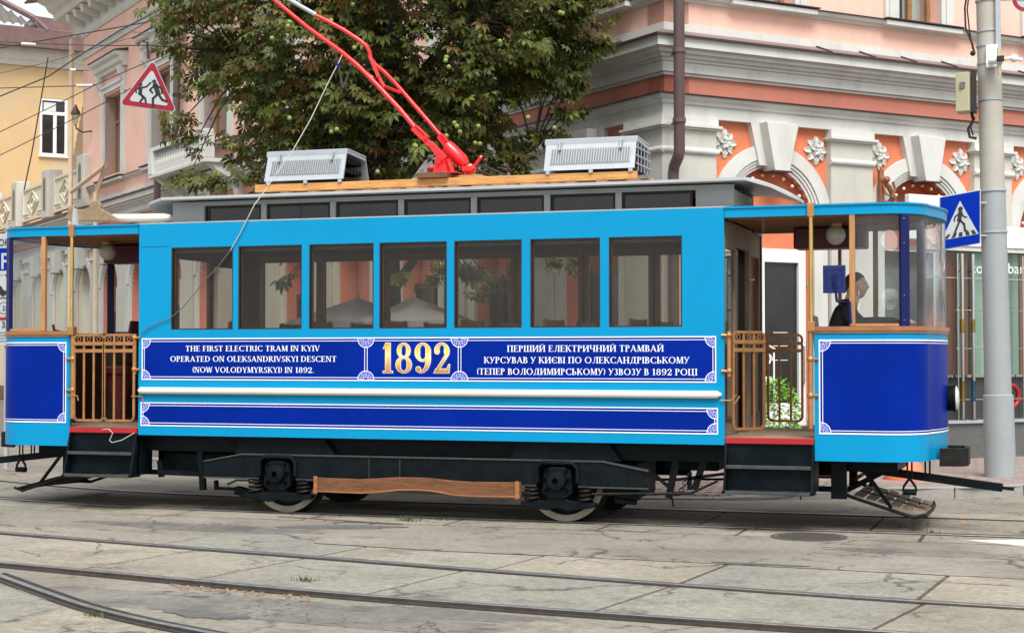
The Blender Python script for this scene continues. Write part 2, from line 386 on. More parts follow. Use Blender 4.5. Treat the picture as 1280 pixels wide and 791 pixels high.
def rail(pl, side=1, h=0.014):
    pts = smooth_pl(pl)
    r = struct(MB().strip(pts, -0.006 * side, -0.05 * side, h - .005, h).build('tram_rail', 'steel', bevel=0.002))
    MB().strip(pts, 0.0, -0.058 * side, -0.02, h - .003).build('rail_web', 'rail_dark', r)
    MB().strip(pts, 0.002 * side, 0.05 * side, -0.02, 0.0085 + max(0, h - .014) * .3).build('rail_groove', 'rail_groove', r)
    MB().strip(pts, 0.045 * side, 0.072 * side, -0.02, max(.0125, h - .012)).build('rail_lip', 'rail_dark', r)
    MB().strip(pts, -0.059 * side, -0.09 * side, -0.02, max(.0095, h * .35)).build('rail_edge', 'rail_dark', r)
    return r
rail(A, -1, .012); rail(Bv, 1, .036); rail(Cv, 1, .03); rail(Tn, 1); rail(Tf, -1)
# concrete slabs, each one laid as a part of the road
rs = random.Random(3)
def slab(quad, z, k=None):
    c = sum((Vector(p) for p in quad), Vector()) / 4; g = 0.012
    q = [Vector(p) + (c - Vector(p)).normalized() * g for p in quad]
    b = MB(); dz = [rs.uniform(-0.0012, 0.0012) for _ in range(4)]
    b.hexa([(p.x, p.y, -0.03) for p in q], [(p.x, p.y, z + d) for p, d in zip(q, dz)])
    return b.build('slab', 'concrete_%d' % (rs.randrange(3) if k is None else k), road, bevel=0.006)
def subdiv_slab(x0, x1, pl0, pl1, o0, o1, z, shear=0.1):
    n = 4; lo = []; hi = []
    for i in range(n + 1):
        t = i / n; x = x0 + (x1 - x0) * t; lo.append((x, interp(pl0, x) + o0)); hi.append((x + shear, interp(pl1, x + shear) + o1))
    g_ = .017
    lo[0] = (lo[0][0] + g_, lo[0][1]); hi[0] = (hi[0][0] + g_, hi[0][1]); lo[-1] = (lo[-1][0] - g_, lo[-1][1]); hi[-1] = (hi[-1][0] - g_, hi[-1][1])
    b = MB(); poly = lo + hi[::-1]
    b.prism([(p[0], p[1]) for p in poly], -0.03, z, 'z')
    return b.build('slab', 'concrete_%d' % rs.randrange(3), road, bevel=0.005)
def bed(pl0, pl1, o0, o1, x0, x1):
    n = 24; b = MB(); lo = [(x0 + (x1 - x0) * i / n, interp(pl0, x0 + (x1 - x0) * i / n) + o0, .002) for i in range(n + 1)]; hi = [(x, interp(pl1, x) + o1, .002) for x, _, _ in lo]
    for i in range(n): b.face([lo[i], lo[i + 1], hi[i + 1], hi[i]])
    b.build('joint_bed', 'joint_fill', road, recalc=False)
bed(Bv, A, .06, -.06, -15.9, 3.9); bed(A, [(-12, 13.9), (-9.2, 13.2), (-7.2, 12.85), (-4.9, 12.55), (-3, 12.45), (-0.2, 12.25), (4, 12.0)], .06, .012, -9.2, 3.9); bed(Tn, Tf, .05, -.06, -15, 6)
bed([(x, y - .63) for x, y in Tn], Tn, 0, -.05, -15, 6)
js = [-15.2, -13.6, -12, -10.4, -8.6, -6.95, -5.85, -4.4, -2.75, -1.02, 0.6, 2.2]
for a_, b_ in zip(js, js[1:]):
    subdiv_slab(a_, b_, Bv, A, 0.09, -0.1, 0.006 + rs.uniform(0, .003), 0.22)
js2 = [-12, -10.6, -9.2, -7.26, -5.6, -4.0, -2.5, -0.85, 0.8, 2.4]
top2 = [(-12, 13.9), (-9.2, 13.2), (-7.2, 12.85), (-4.9, 12.55), (-3, 12.45), (-0.2, 12.25), (4, 12.0)]
for a_, b_ in zip(js2, js2[1:]):
    if b_ > -9.3: subdiv_slab(a_, b_, A, top2, 0.1, 0, 0.005 + rs.uniform(0, .003), 0.12)
js3 = [-15, -13.5, -12, -10.5, -9, -7.5, -6.0, -4.5, -3.2, -1.6, 0, 1.6, 3.2, 4.8]
for a_, b_ in zip(js3, js3[1:]):
    subdiv_slab(a_, b_, Tn, Tf, 0.08, -0.1, 0.005 + rs.uniform(0, .002), 0)
    subdiv_slab(a_ + .5, b_ + .5, [(x, y - .62) for x, y in Tn], Tn, 0, -0.09, 0.004 + rs.uniform(0, .002), 0)
    if a_ > -7: subdiv_slab(a_ + .3, b_ + .3, Tf, [(x, y + .55) for x, y in Tf], 0.08, 0, 0.004 + rs.uniform(0, .002), 0)
# slabs in front of the second track, beyond the asphalt strip
low0 = [(-9, 7.0), (-3.6, 7.2), (0, 7.4), (4, 7.6)]
for x0, x1 in ((-3.3, -1.9), (-1.9, -0.4), (-0.4, 1.1)):
    subdiv_slab(x0, x1, low0, [(-6, 9.9), (-2.85, 9.42), (-2.2, 9.2), (0, 9.05), (2, 9.0)], 0, 0, 0.006, 0.3)
for x0, x1, y0 in ((-8.6, -7.3, 8.2), (-7.2, -6.05, 7.6), (-6.0, -5.0, 7.0)):
    subdiv_slab(x0, x1, [(-12, y0), (0, y0)], [(p[0], p[1] - .16) for p in ([(-9, 11.3)] + Cv)], 0, 0, 0.006, 0.05)
# dark asphalt patches, irregular outlines
def patch(name, cx, cy, rx, ry, z, m, seed, ang=0.0):
    r_ = random.Random(seed); b = MB(); pts = []
    for i in range(26):
        a_ = 2 * math.pi * i / 26; k = r_.uniform(0.72, 1.12); x, y = rx * k * math.cos(a_), ry * k * math.sin(a_)
        pts.append((cx + x * math.cos(ang) - y * math.sin(ang), cy + x * math.sin(ang) + y * math.cos(ang)))
    b.prism(pts, -0.01, z, 'z'); return b.build(name, m, road)
mat('fresh_asphalt', (0.11, 0.105, 0.1), 0.85, var=0.3, scale=9, bump=0.6, bscale=60)
patch('asphalt_patch', -4.95, 9.35, 2.3, 0.38, 0.004, 'asphalt_patch', 4, -0.16)
patch('asphalt_patch', -5.0, 9.0, 0.34, 0.12, 0.009, 'fresh_asphalt', 5, -0.2)
patch('asphalt_patch', -6.35, 14.0, 0.62, 0.15, 0.0075, 'fresh_asphalt', 6, 0.35)
patch('asphalt_patch', -2.15, 12.52, 0.36, 0.035, 0.0095, 'fresh_asphalt', 8, -0.05)
crk = [(x, interp([(-9.2, 13.2), (-7.2, 12.85), (-4.9, 12.55), (-3, 12.45), (-0.2, 12.25), (4, 12.0)], x) + rs.gauss(0, .012), 0) for x in [-6 + .1 * k for k in range(90)]]
MB().strip(crk, -.006, .008, -.01, .0098).build('joint_filler', 'rail_groove', road)
patch('asphalt_patch', -7.6, 13.6, 1.5, 0.3, 0.003, 'asphalt_patch', 9, -0.1)
patch('asphalt_patch', -1.0, 13.7, 0.8, 0.25, 0.003, 'asphalt_patch', 10, -0.1)
patch('asphalt_patch', -3.6, 9.5, 0.8, 0.2, 0.0035, 'asphalt_patch', 12, -0.05)
# broken brick rubble by the rail and rusty fill in the open joint
jf = MB().strip(smooth_pl([(-7.35, 14.72), (-6.6, 14.55), (-5.9, 14.42)]), -0.035, 0.035, -0.01, 0.0085).build('joint_filler', 'joint_fill', road)
mat('rubble', (0.24, 0.17, 0.12), 0.85, var=0.3, scale=12)
rb = MB(); r_ = random.Random(4)
for i in range(60):
    t = r_.random(); x = -5.9 + 1.25 * t + r_.uniform(-.03, .03); y = interp(Bv, x) - 0.13 - abs(r_.gauss(0, .07)); s_ = r_.uniform(.005, .018) * r_.uniform(.4, 1)
    a_ = r_.random() * 3; u = Vector((math.cos(a_), math.sin(a_), 0)) * s_ * 1.7; v = Vector((-math.sin(a_), math.cos(a_), 0)) * s_; c = Vector((x, y, 0))
    rb.hexa([c - u - v, c + u - v, c + u + v, c - u + v], [c - u * .8 - v * .7 + Vector((0, 0, .012)), c + u * .8 - v + Vector((0, 0, .016)), c + u + v * .7 + Vector((0, 0, .012)), c - u * .7 + v + Vector((0, 0, .014))])
stuff(rb.build('rubble', 'rubble', None))
# crosswalk bar at the right
cw = MB(); cw.prism([(-0.72, 14.72), (-0.2, 14.42), (2.0, 13.6), (2.3, 14.2), (-0.05, 15.0)], -0.01, 0.0075, 'z'); cw.build('crosswalk_marking', 'road_paint', road)
# kerb and pavement
kp = [(-60, 61.2), (-40, 43), (-24, 28.6), (-17.43, 23.2 + 1.5), (-15.68, 23.45), (-12.6, 20.9), (-10.4, 19.35), (-8.6, 18.3), (-7.0, 17.82), (-5.4, 17.68), (-3.6, 17.98), (-2.4, 18.42), (-1.33, 18.85), (-0.31, 19.6), (3, 23.0), (12, 32.7), (40, 63)]
def kerb_h(x): return 0.022 if -5.2 < x < -3.1 else (0.13 if x < -6.4 or x > -2.1 else (0.022 + 0.108 * ((-5.2 - x) / 1.2 if x <= -5.2 else (x + 3.1) / 1.0)))
fine = smooth_pl(kp, 8)
sw = MB(); rows = []
for i, p in enumerate(fine):
    a_ = Vector(fine[max(i - 1, 0)]); b_ = Vector(fine[min(i + 1, len(fine) - 1)]); t = (b_ - a_).normalized(); n_ = Vector((-t.y, t.x, 0)); p = Vector(p)
    far = p + n_ * 1.2
    rows.append([sw.P((p.x, p.y, kerb_h(p.x) - 0.012)), sw.P((far.x, far.y, 0.118)), sw.P((p.x * 0.8 - 4 * 0.2, 140, 0.118))])
for a_, b_ in zip(rows, rows[1:]):
    sw.f.append([a_[0], b_[0], b_[1], a_[1]]); sw.f.append([a_[1], b_[1], b_[2], a_[2]])
sidewalk = struct(sw.build('sidewalk', 'paver_bed', recalc=False))
# kerb stones about 0.9 m long
kerb = struct(MB().strip([(p[0], p[1], 0) for p in fine if p[0] > -30 and p[0] < 20], 0.0, 0.12, -0.05, 0.004).build('kerb', 'granite'))
acc = []; last = None
for i, p in enumerate(fine):
    if not (-24 < p[0] < 8): continue
    if last is None or (Vector(p) - Vector(last)).length >= 0.85:
        acc.append(p); last = p
for a_, b_ in zip(acc, acc[1:]):
    a_, b_ = Vector(a_), Vector(b_); t = (b_ - a_).normalized(); n_ = Vector((-t.y, t.x, 0)); g = t * 0.008; a_ = a_ + g; b_ = b_ - g
    ha, hb = kerb_h(a_.x) + 0.004, kerb_h(b_.x) + 0.004
    MB().hexa([(a_.x, a_.y, -.05), (b_.x, b_.y, -.05), tuple((b_ + n_ * .15).xy) + (-.05,), tuple((a_ + n_ * .15).xy) + (-.05,)],
              [(a_.x, a_.y, ha), (b_.x, b_.y, hb), tuple((b_ + n_ * .15).xy) + (hb,), tuple((a_ + n_ * .15).xy) + (ha,)]).build('kerb_stone', 'granite', kerb, bevel=0.01)
# E: manhole
mh = thing('manhole_cover', 'round cast iron manhole cover set in the asphalt in front of the tram', 'manhole cover', (-2.06, 14.58, 0))
MB().lathe([(0.34, -0.02), (0.34, 0.006), (0.30, 0.008), (0.30, -0.02)], (-2.06, 14.58, 0), 40, ring=True).build('frame', 'castiron', mh)
lid = MB().lathe([(0.29, -0.02), (0.29, 0.005), (0.001, 0.006)], (-2.06, 14.58, 0), 40).build('lid', 'castiron', mh)
st_ = MB()
for ix in range(-7, 8):
    for iy in range(-7, 8):
        x, y = ix * 0.036, iy * 0.036
        if x * x + y * y < 0.26 ** 2: st_.box(-2.06 + x - .011, -2.06 + x + .011, 14.58 + y - .011, 14.58 + y + .011, 0.004, 0.012)
stuff(st_.build('stud', 'castiron', mh))
# pavers
DRv = Vector((math.sin(R(42.2)), math.cos(R(42.2)), 0)); NRv = Vector((DRv.y, -DRv.x, 0)); DLv = Vector((-math.cos(R(42.2)), math.sin(R(42.2)), 0)); NLv = -DRv.copy()
KC = Vector((-4.91, 21.29, 0))
pv = MB().box(-.097, .097, -.047, .047, -.03, .0).mesh('paver'); pv.materials.append(MATS['paver'])
mat('paver_b', (0.27, 0.2, 0.175), 0.85, var=0.15, scale=8, bump=0.3)
pv2 = pv.copy(); pv2.materials.clear(); pv2.materials.append(MATS['paver_b'])
cells = []
for i in range(-40, 60):
    for j in range(0, 70):
        s_ = i * .2 + (0.1 if j % 2 else 0); o_ = 0.15 + j * .1
        p = KC + DRv * s_ + NRv * o_
        if not (-6.6 < p.x < 3.0): continue
        ky = interp(kp, p.x)
        if p.y < ky + 0.22: continue
        u_ = FPX * (p.x * RT.x + p.y * RT.y) / (p.x * FW.x + p.y * FW.y) + 640
        if u_ > 1330: continue
        h = min(0.13, kerb_h(p.x) + (0.13 - kerb_h(p.x)) * min(1, (p.y - ky) / 1.3))
        cells.append((p.y, p, h, u_))
cells.sort(key=lambda c: (not (815 < c[3] < 915 or 1100 < c[3] < 1300), c[0]))
ang = math.atan2(DRv.y, DRv.x); bulk = MB()
for k, (_, p, h, u_) in enumerate(cells):
    M = Matrix.Translation((p.x, p.y, h + rs.uniform(0, .004))) @ Matrix.Rotation(ang, 4, 'Z') @ Matrix.Rotation(rs.gauss(0, .006), 4, 'X')
    if k < 295: inst('paver', pv if rs.random() < .6 else pv2, sidewalk, M)
    else:
        c8 = [M @ Vector(c) for c in ((-.097, -.047, 0), (.097, -.047, 0), (.097, .047, 0), (-.097, .047, 0))]; bulk.hexa([c - Vector((0, 0, .03)) for c in c8], c8)
stuff(bulk.build('paver', 'paver', sidewalk))
# weeds in the joints
def tuft(b, x, y, n, s_, z=0.0, rr=random.Random(1)):
    for i in range(n):
        a_ = rr.random() * 6.28; d = rr.random() * s_; c = Vector((x + d * math.cos(a_) * 1.6, y + d * math.sin(a_), z)); h = rr.uniform(.3, 1) * s_ * .8
        t = Vector((math.cos(a_ + 1), math.sin(a_ + 1), 0)); l = Vector((rr.gauss(0, .4), rr.gauss(0, .4), 1)) * h; w_ = s_ * .06
        b.face([c - t * w_, c + t * w_, c + l * .6 + t * w_, c + l]); 
wd = MB()
for x, y, n, s_ in ((-5.95, 14.72, 60, .09), (-5.7, 14.93, 40, .07), (-5.05, 10.55, 50, .07), (-5.6, 8.72, 50, .06), (-3.5, 15.03, 30, .05), (-1.3, 15.6, 30, .06), (-1.05, 15.25, 40, .06), (-4.9, 14.98, 30, .05), (-2.6, 15.03, 30, .05)): tuft(wd, x, y, n, s_)
for i in range(70):
    x = -6.2 + i * .09; tuft(wd, x, 15.06 + rs.uniform(-.02, .0), 6, .03)
stuff(wd.build('weeds', 'weed', recalc=False))
# fallen leaf
mat('dry_leaf', (0.5, 0.22, 0.05), 0.7, var=0.3, scale=30)
lf = MB(); c = ground(1203, 655); lf.face([c + Vector((-.03, 0, .008)), c + Vector((0, -.02, .012)), c + Vector((.035, 0, .01)), c + Vector((0, .025, .022))]); lf.face([c + Vector((0, .025, .022)), c + Vector((.012, .03, .026)), c + Vector((.035, 0, .01))])
tag(lf.build('fallen_leaf', 'dry_leaf', recalc=False), 'dry orange leaf lying by the rail past the tram\'s right end', 'leaf')
# ================================================================== BUILDINGS
mat('pink_wall', (0.82, 0.51, 0.41), 0.85, var=0.06, scale=1.3, bump=0.3, bscale=70, dirt=(0.56, 0.35, 0.28, 0.5), dscale=1.6, dstretch=.3)
mat('salmon_wall', (0.64, 0.235, 0.165), 0.85, var=0.05, scale=1.5, bump=0.25, bscale=70, dirt=(0.42, 0.17, 0.12, 0.5), dscale=2.2, dstretch=.35)
mat('orange_wall', (0.68, 0.2, 0.095), 0.85, var=0.08, scale=2, bump=0.25, bscale=70, dirt=(0.5, 0.17, 0.09, 0.4), dscale=2.5, dstretch=.4)
mat('trim', (0.6, 0.6, 0.565), 0.8, var=0.06, scale=1.6, bump=0.3, bscale=50, dirt=(0.38, 0.37, 0.34, 0.55), dscale=2.2, dstretch=.3)
mat('trim_grey', (0.52, 0.505, 0.455), 0.85, var=0.05, scale=2, bump=0.25, bscale=60, dirt=(0.36, 0.35, 0.31, 0.5), dscale=2.2, dstretch=.3)
mat('flashing', (0.2, 0.135, 0.13), 0.5, var=0.15, scale=5, dirt=(0.12, 0.07, 0.065, 0.5), dscale=2)
mat('dark_flashing', (0.05, 0.025, 0.028), 0.55, var=0.2)
mat('downpipe', (0.11, 0.07, 0.068), 0.5, var=0.15, coat=0.1)
mat('window_wood', (0.3, 0.15, 0.06), 0.5, var=0.25, scale=10)
mat('window_dark', (0.12, 0.13, 0.13), 0.1, var=0.5, scale=1.5)
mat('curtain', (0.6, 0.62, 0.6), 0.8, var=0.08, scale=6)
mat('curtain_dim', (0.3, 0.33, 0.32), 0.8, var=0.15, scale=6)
mat('dark_granite', (0.045, 0.045, 0.045), 0.35, var=0.3, scale=30)
mat('granite_mid', (0.11, 0.11, 0.105), 0.45, var=0.3, scale=40)
mat('yellow_wall', (0.56, 0.385, 0.2), 0.85, var=0.06, scale=1, bump=0.2, bscale=50, dirt=(0.46, 0.39, 0.29, 0.9), dscale=0.8)
mat('slate', (0.13, 0.122, 0.11), 0.85, var=0.2, scale=4, dirt=(0.11, 0.1, 0.09, 0.7), dscale=2)
mat('brown_metal', (0.17, 0.1, 0.095), 0.55, var=0.2, scale=3)
mat('cream_wall', (0.66, 0.62, 0.5), 0.8, var=0.07, scale=2, dirt=(0.5, 0.47, 0.4, 0.4), dscale=2)
mat('corrugated_tan', (0.42, 0.31, 0.19), 0.7, var=0.15, scale=3)
mat('gas_pipe', (0.7, 0.55, 0.4), 0.5, var=0.1)
mat('white_pvc', (0.8, 0.8, 0.78), 0.4, var=0.03)
mat('chrome', (0.6, 0.58, 0.55), 0.12, metal=1.0, var=0.05)
mat('bulb', (0.72, 0.66, 0.52), 0.2, var=0.05)
mat('bronze_dark', (0.3, 0.12, 0.06), 0.5, metal=0.2, var=0.4, scale=20)
def TRf(p): return KC + DRv * p.x + NRv * p.y + Vector((0, 0, p.z))
def TLf(p): return KC + DLv * p.x + NLv * p.y + Vector((0, 0, p.z))
FAC = {'R': (TRf, DRv, NRv, 17.0), 'L': (TLf, DLv, NLv, 30.0)}
bld = thing('corner_building', 'pink plastered corner building with white mouldings, arches and flower rosettes behind the tram', 'building', tuple(KC))
BAY, PW = 2.79, 0.78
def wall(fr, s0, s1, z0, z1, o0, o1, ops, m, name='wall'):
    T = FAC[fr][0]; b = MB(T); x = s0
    for a, c, d, e in sorted(ops):      # opening a..c, d..e
        if a > x: b.box(x, a, o0, o1, z0, z1)
        if d > z0: b.box(a, c, o0, o1, z0, d)
        if e < z1: b.box(a, c, o0, o1, e, z1)
        x = c
    if x < s1: b.box(x, s1, o0, o1, z0, z1)
    return b.build(name, m, bld)
def moulding(prof, m, name='moulding', sR=17.0, sL=42.0):
    b = MB(); rings = []
    for k in range(3):
        ring = []
        for o, z in prof:
            if k == 0: p = TLf(Vector((sL, o, z)))
            elif k == 1: p = KC + NRv * o + NLv * o + Vector((0, 0, z))
            else: p = TRf(Vector((sR, o, z)))
            b.v.append(p); ring.append(len(b.v) - 1)
        rings.append(ring)
    n = len(prof)
    for k in range(2):
        for q in range(n): b.f.append([rings[k][q], rings[k][(q + 1) % n], rings[k + 1][(q + 1) % n], rings[k + 1][q]])
    b.f.append(rings[0][::-1]); b.f.append(rings[2])
    return b.build(name, m, bld)
# upper storey openings
winR = [1.78 + BAY * k for k in range(6)]
winL = [1.9, 5.9, 9.9, 14.0, 18.1, 22.3, 26.7]
wall('R', 0, 17, 6.0, 12.2, -0.4, 0, [(c - .42, c + .42, 6.5, 9.0) for c in winR], 'pink_wall')
wall('L', 0, 30, 6.0, 12.2, -0.4, 0, [(c - .9, c + .9, 6.68, 8.95) for c in winL], 'pink_wall')
MB(TLf).box(29.6, 30, -6, -0.4, 5.9, 12.2).build('wall', 'pink_wall', bld)
# lower frieze and corner core
wall('R', 0, 17, 5.1, 6.0, -0.4, 0, [], 'salmon_wall', 'frieze'); wall('L', 0, 42, 5.1, 6.0, -0.4, 0, [], 'salmon_wall', 'frieze')
# string courses, bottom to top
moulding([(-.05, 4.83), (.1, 4.83), (.1, 5.0), (.13, 5.0), (.135, 5.05), (.19, 5.07), (.2, 5.115), (-.05, 5.12)], 'trim', 'architrave')
moulding([(-.05, 5.123), (.23, 5.105), (.235, 5.125), (-.04, 5.155)], 'dark_flashing', 'flashing')
moulding([(-.05, 5.385), (.05, 5.39), (.05, 5.42), (.09, 5.43), (.09, 5.56), (.12, 5.57), (.13, 5.6), (.17, 5.61), (.19, 5.645), (.24, 5.66), (.25, 5.7), (.33, 5.72), (.33, 5.85), (-.05, 5.86)], 'trim', 'cornice')
moulding([(-.03, 5.99), (.02, 5.985), (.36, 5.85), (.37, 5.865), (.03, 6.0)], 'flashing', 'flashing')
moulding([(.355, 5.845), (.378, 5.845), (.378, 5.872), (.36, 5.872)], 'dark_flashing', 'flashing_edge')
moulding([(-.03, 5.99), (.035, 5.992), (.035, 6.1), (-.03, 6.1)], 'trim', 'plinth_band', 17.0, 30.0)
moulding([(-.03, 6.4), (.03, 6.405), (.04, 6.43), (.1, 6.45), (.115, 6.48), (.115, 6.5), (-.03, 6.51)], 'trim', 'sill_course', 17.0, 30.0)
moulding([(-.03, 6.513), (.14, 6.498), (.14, 6.513), (-.03, 6.53)], 'dark_flashing', 'flashing', 17.0, 30.0)
moulding([(-.03, 10.35), (.05, 10.36), (.07, 10.44), (.12, 10.5), (.12, 10.56), (-.03, 10.57)], 'trim', 'string_course', 17.0, 30.0)
# main cornice
moulding([(-.03, 11.0), (.05, 11.02), (.09, 11.12), (.09, 11.2), (-.03, 11.2)], 'trim', 'moulding', 17.0, 30.0)
moulding([(-.03, 11.2), (.06, 11.2), (.06, 11.62), (.62, 11.64), (.66, 11.82), (.8, 11.9), (.9, 12.05), (1.12, 12.15), (1.15, 12.22), (-.03, 12.3)], 'trim', 'main_cornice', 17.0, 31.0)
moulding([(-.03, 12.5), (1.36, 12.2), (1.37, 12.25), (-.03, 12.56)], 'dark_flashing', 'roof_edge', 17.0, 31.6)
mod = MB().hexa([(-.13, 0, 0), (.13, 0, 0), (.13, 0, .34), (-.13, 0, .34)], [(-.13, .48, .14), (.13, .48, .14), (.13, .54, .34), (-.13, .54, .34)]).mesh('modillion'); mod.materials.append(MATS['trim'])
def frameM(fr, s, o, z):
    T, D, Nn, _ = FAC[fr]; p = T(Vector((s, o, z)))
    return Matrix(((D.x, Nn.x, 0, p.x), (D.y, Nn.y, 0, p.y), (0, 0, 1, p.z), (0, 0, 0, 1)))
for k in range(38): inst('modillion', mod, bld, frameM('L', 29.7 - k * .8, 0.05, 11.28))
for k in range(8): inst('modillion', mod, bld, frameM('R', 0.8 + k * .8, 0.05, 11.28))
# hipped roof
rfz = 12.5
pA = TLf(Vector((30.6, 1.0, rfz))); pB = KC + NRv * 1.0 + NLv * 1.0 + Vector((0, 0, rfz)); pC = TRf(Vector((17, 1, rfz))); inn = KC + DLv * 7 + DRv * 7 + Vector((0, 0, 14.6))
rf = MB(); rf.face([pA, pB, inn, TLf(Vector((30.6, -7, 14.6)))]); rf.face([pB, pC, TRf(Vector((17, -7, 14.6))), inn]); rf.build('roof', 'flashing', bld, recalc=False)
# windows of the upper storey
def window(fr, c, hw, z0, z1, wood, depth, curtain='curtain', mull=2):
    T = FAC[fr][0]; fr_ = MB(T); t = .07; y0, y1 = -depth - .06, -depth
    fr_.box(c - hw, c - hw + t, y0, y1, z0, z1); fr_.box(c + hw - t, c + hw, y0, y1, z0, z1); fr_.box(c - hw + t, c + hw - t, y0, y1, z1 - t, z1); fr_.box(c - hw + t, c + hw - t, y0, y1, z0, z0 + t)
    fr_.box(c - .04, c + .04, y0 - .002, y1 + .012, z0 + t, z1 - t)
    zt = z0 + (z1 - z0) * .68; fr_.box(c - hw + t, c - .04, y0, y1 + .005, zt - .035, zt + .035); fr_.box(c + .04, c + hw - t, y0, y1 + .005, zt - .035, zt + .035)
    w_ = fr_.build('window', wood, bld)
    for a, b_ in ((c - hw + t, c - .04), (c + .04, c + hw - t)):
        MB(T).box(a, b_, y0 + .02, y0 + .028, z0 + t, z1 - t).build('pane', 'glass_clear', w_)
    cu = MB(T); n = 14
    for i in range(n):
        a = c - hw + 2 * hw * i / n; b_ = c - hw + 2 * hw * (i + 1) / n; oo = (-depth - .22, -depth - .28); k = i % 2
        if abs((a + b_) / 2 - c) < hw * .18: continue
        cu.face([(a, oo[k], z0), (b_, oo[1 - k], z0), (b_, oo[1 - k], z1), (a, oo[k], z1)])
    cu.build('curtain', curtain, w_, recalc=False)
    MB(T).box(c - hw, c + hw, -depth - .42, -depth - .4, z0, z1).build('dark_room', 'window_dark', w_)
    return w_
for c in winR:
    if c > 12: continue
    window('R', c, .42, 6.5, 9.0, 'window_wood', .18)
    b = MB(TRf)
    for s_ in (-1, 1):
        a0, a1 = sorted((c + s_ * .42, c + s_ * .68)); b.box(a0, a1, 0, .06, 6.53, 9.2)
        a0, a1 = sorted((c + s_ * .5, c + s_ * .62)); b.box(a0, a1, .06, .085, 6.53, 9.1)
    b.box(c - .68, c + .68, 0, .06, 9.2, 9.4); b.build('window_surround', 'trim', bld, bevel=.008)
    MB(TRf).prism([(c - .8, 9.4), (c + .8, 9.4), (c + .9, 9.6), (c - .9, 9.6)], 0, .3).build('window_hood', 'trim', bld)
    # sill block under the surround
    MB(TRf).box(c - .75, c + .75, .03, .165, 6.425, 6.5).build('window_sill', 'trim', bld, bevel=.01)
    MB(TRf).box(c - .77, c + .77, .05, .195, 6.513, 6.53).build('flashing', 'dark_flashing', bld)
for k, c in enumerate(winL):
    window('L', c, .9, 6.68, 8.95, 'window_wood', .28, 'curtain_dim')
    b = MB(TLf)
    for s_ in (-1, 1):
        a0, a1 = sorted((c + s_ * .9, c + s_ * 1.14)); b.box(a0, a1, -.0, .06, 6.53, 9.0)
        a0, a1 = sorted((c + s_ * .92, c + s_ * 1.02)); b.box(a0, a1, .06, .085, 6.53, 8.96)
        b.box(*sorted((c + s_ * .9, c + s_ * .903)), -.28, 0, 6.68, 8.95)
    b.box(c - 1.14, c + 1.14, 0, .06, 9.0, 9.25); b.box(c - 1.16, c + 1.16, .06, .1, 9.14, 9.2)
    b.build('window_surround', 'trim', bld, bevel=.008)
    h = MB(TLf)
    h.prism([(0, 9.5), (.12, 9.5), (.14, 9.58), (.22, 9.62), (.24, 9.74), (.34, 9.8), (.36, 9.88), (0, 9.9)], c - 1.35, c + 1.35, 'x')
    h.build('window_hood', 'trim', bld)
    MB(TLf).prism([(0, 9.903), (.39, 9.885), (.39, 9.905), (0, 9.98)], c - 1.38, c + 1.38, 'x').build('flashing', 'dark_flashing', bld)
    for s_ in (-1, 1):
        x0 = c + s_ * 1.12
        MB(TLf).prism([(0, 8.85), (.06, 8.85), (.1, 9.0), (.09, 9.12), (.2, 9.3), (.22, 9.5), (0, 9.5)], x0 - .1, x0 + .1, 'x').build('console', 'trim', bld)
    MB(TLf).box(c - 1.25, c + 1.25, .03, .2, 6.42, 6.5).build('window_sill', 'trim', bld, bevel=.01)
    MB(TLf).box(c - 1.27, c + 1.27, .05, .23, 6.516, 6.545).build('flashing', 'dark_flashing', bld)
# ground floor: recessed bays with arches
def arc_band(b, c, zc, r0, r1, o0, o1, n=18, a0=0.0, a1=180.0):
    for i in range(n):
        p, q = R(a0 + (a1 - a0) * i / n), R(a0 + (a1 - a0) * (i + 1) / n)
        pts = [(c + r0 * math.cos(p), zc + r0 * math.sin(p)), (c + r1 * math.cos(p), zc + r1 * math.sin(p)), (c + r1 * math.cos(q), zc + r1 * math.sin(q)), (c + r0 * math.cos(q), zc + r0 * math.sin(q))]
        b.hexa([(x, o0, z) for x, z in pts], [(x, o1, z) for x, z in pts])
def rosette_mesh():
    b = MB()
    def petal(ang, r0, r1, wd, z):
        ca, sa = math.cos(ang), math.sin(ang)
        def P(r, t, h): return (r * ca - t * sa, h, r * sa + t * ca)
        prof = [(r0, wd * .35), (r0 + (r1 - r0) * .22, wd * .85), (r0 + (r1 - r0) * .34, wd * .68), (r0 + (r1 - r0) * .5, wd), (r0 + (r1 - r0) * .66, wd * .72), (r0 + (r1 - r0) * .78, wd * .75), (r1, .0)]
        for (ra, wa), (rb, wb) in zip(prof, prof[1:]):
            ha, hb = z + .012 + .03 * math.sin(math.pi * (ra - r0) / (r1 - r0)), z + .012 + .03 * math.sin(math.pi * (rb - r0) / (r1 - r0))
            for s_ in (-1, 1):
                b.face([P(ra, 0, ha - .014), P(rb, 0, hb - .014), P(rb, s_ * wb, hb), P(ra, s_ * wa, ha)])
                b.face([P(ra, s_ * wa, ha), P(rb, s_ * wb, hb), P(rb, s_ * wb, 0), P(ra, s_ * wa, 0)])
    for k in range(8): petal(math.pi / 2 + k * math.pi / 4, .05, .215 if k % 2 == 0 else .195, .046, .0)
    for k in range(5): petal(math.pi / 2 + k * 2 * math.pi / 5, .012, .095, .03, .035)
    b.ball((0, .05, 0), .022, 8)
    me = b.mesh('rosette', recalc=False); me.materials.append(MATS['trim']); return me
ros = rosette_mesh()
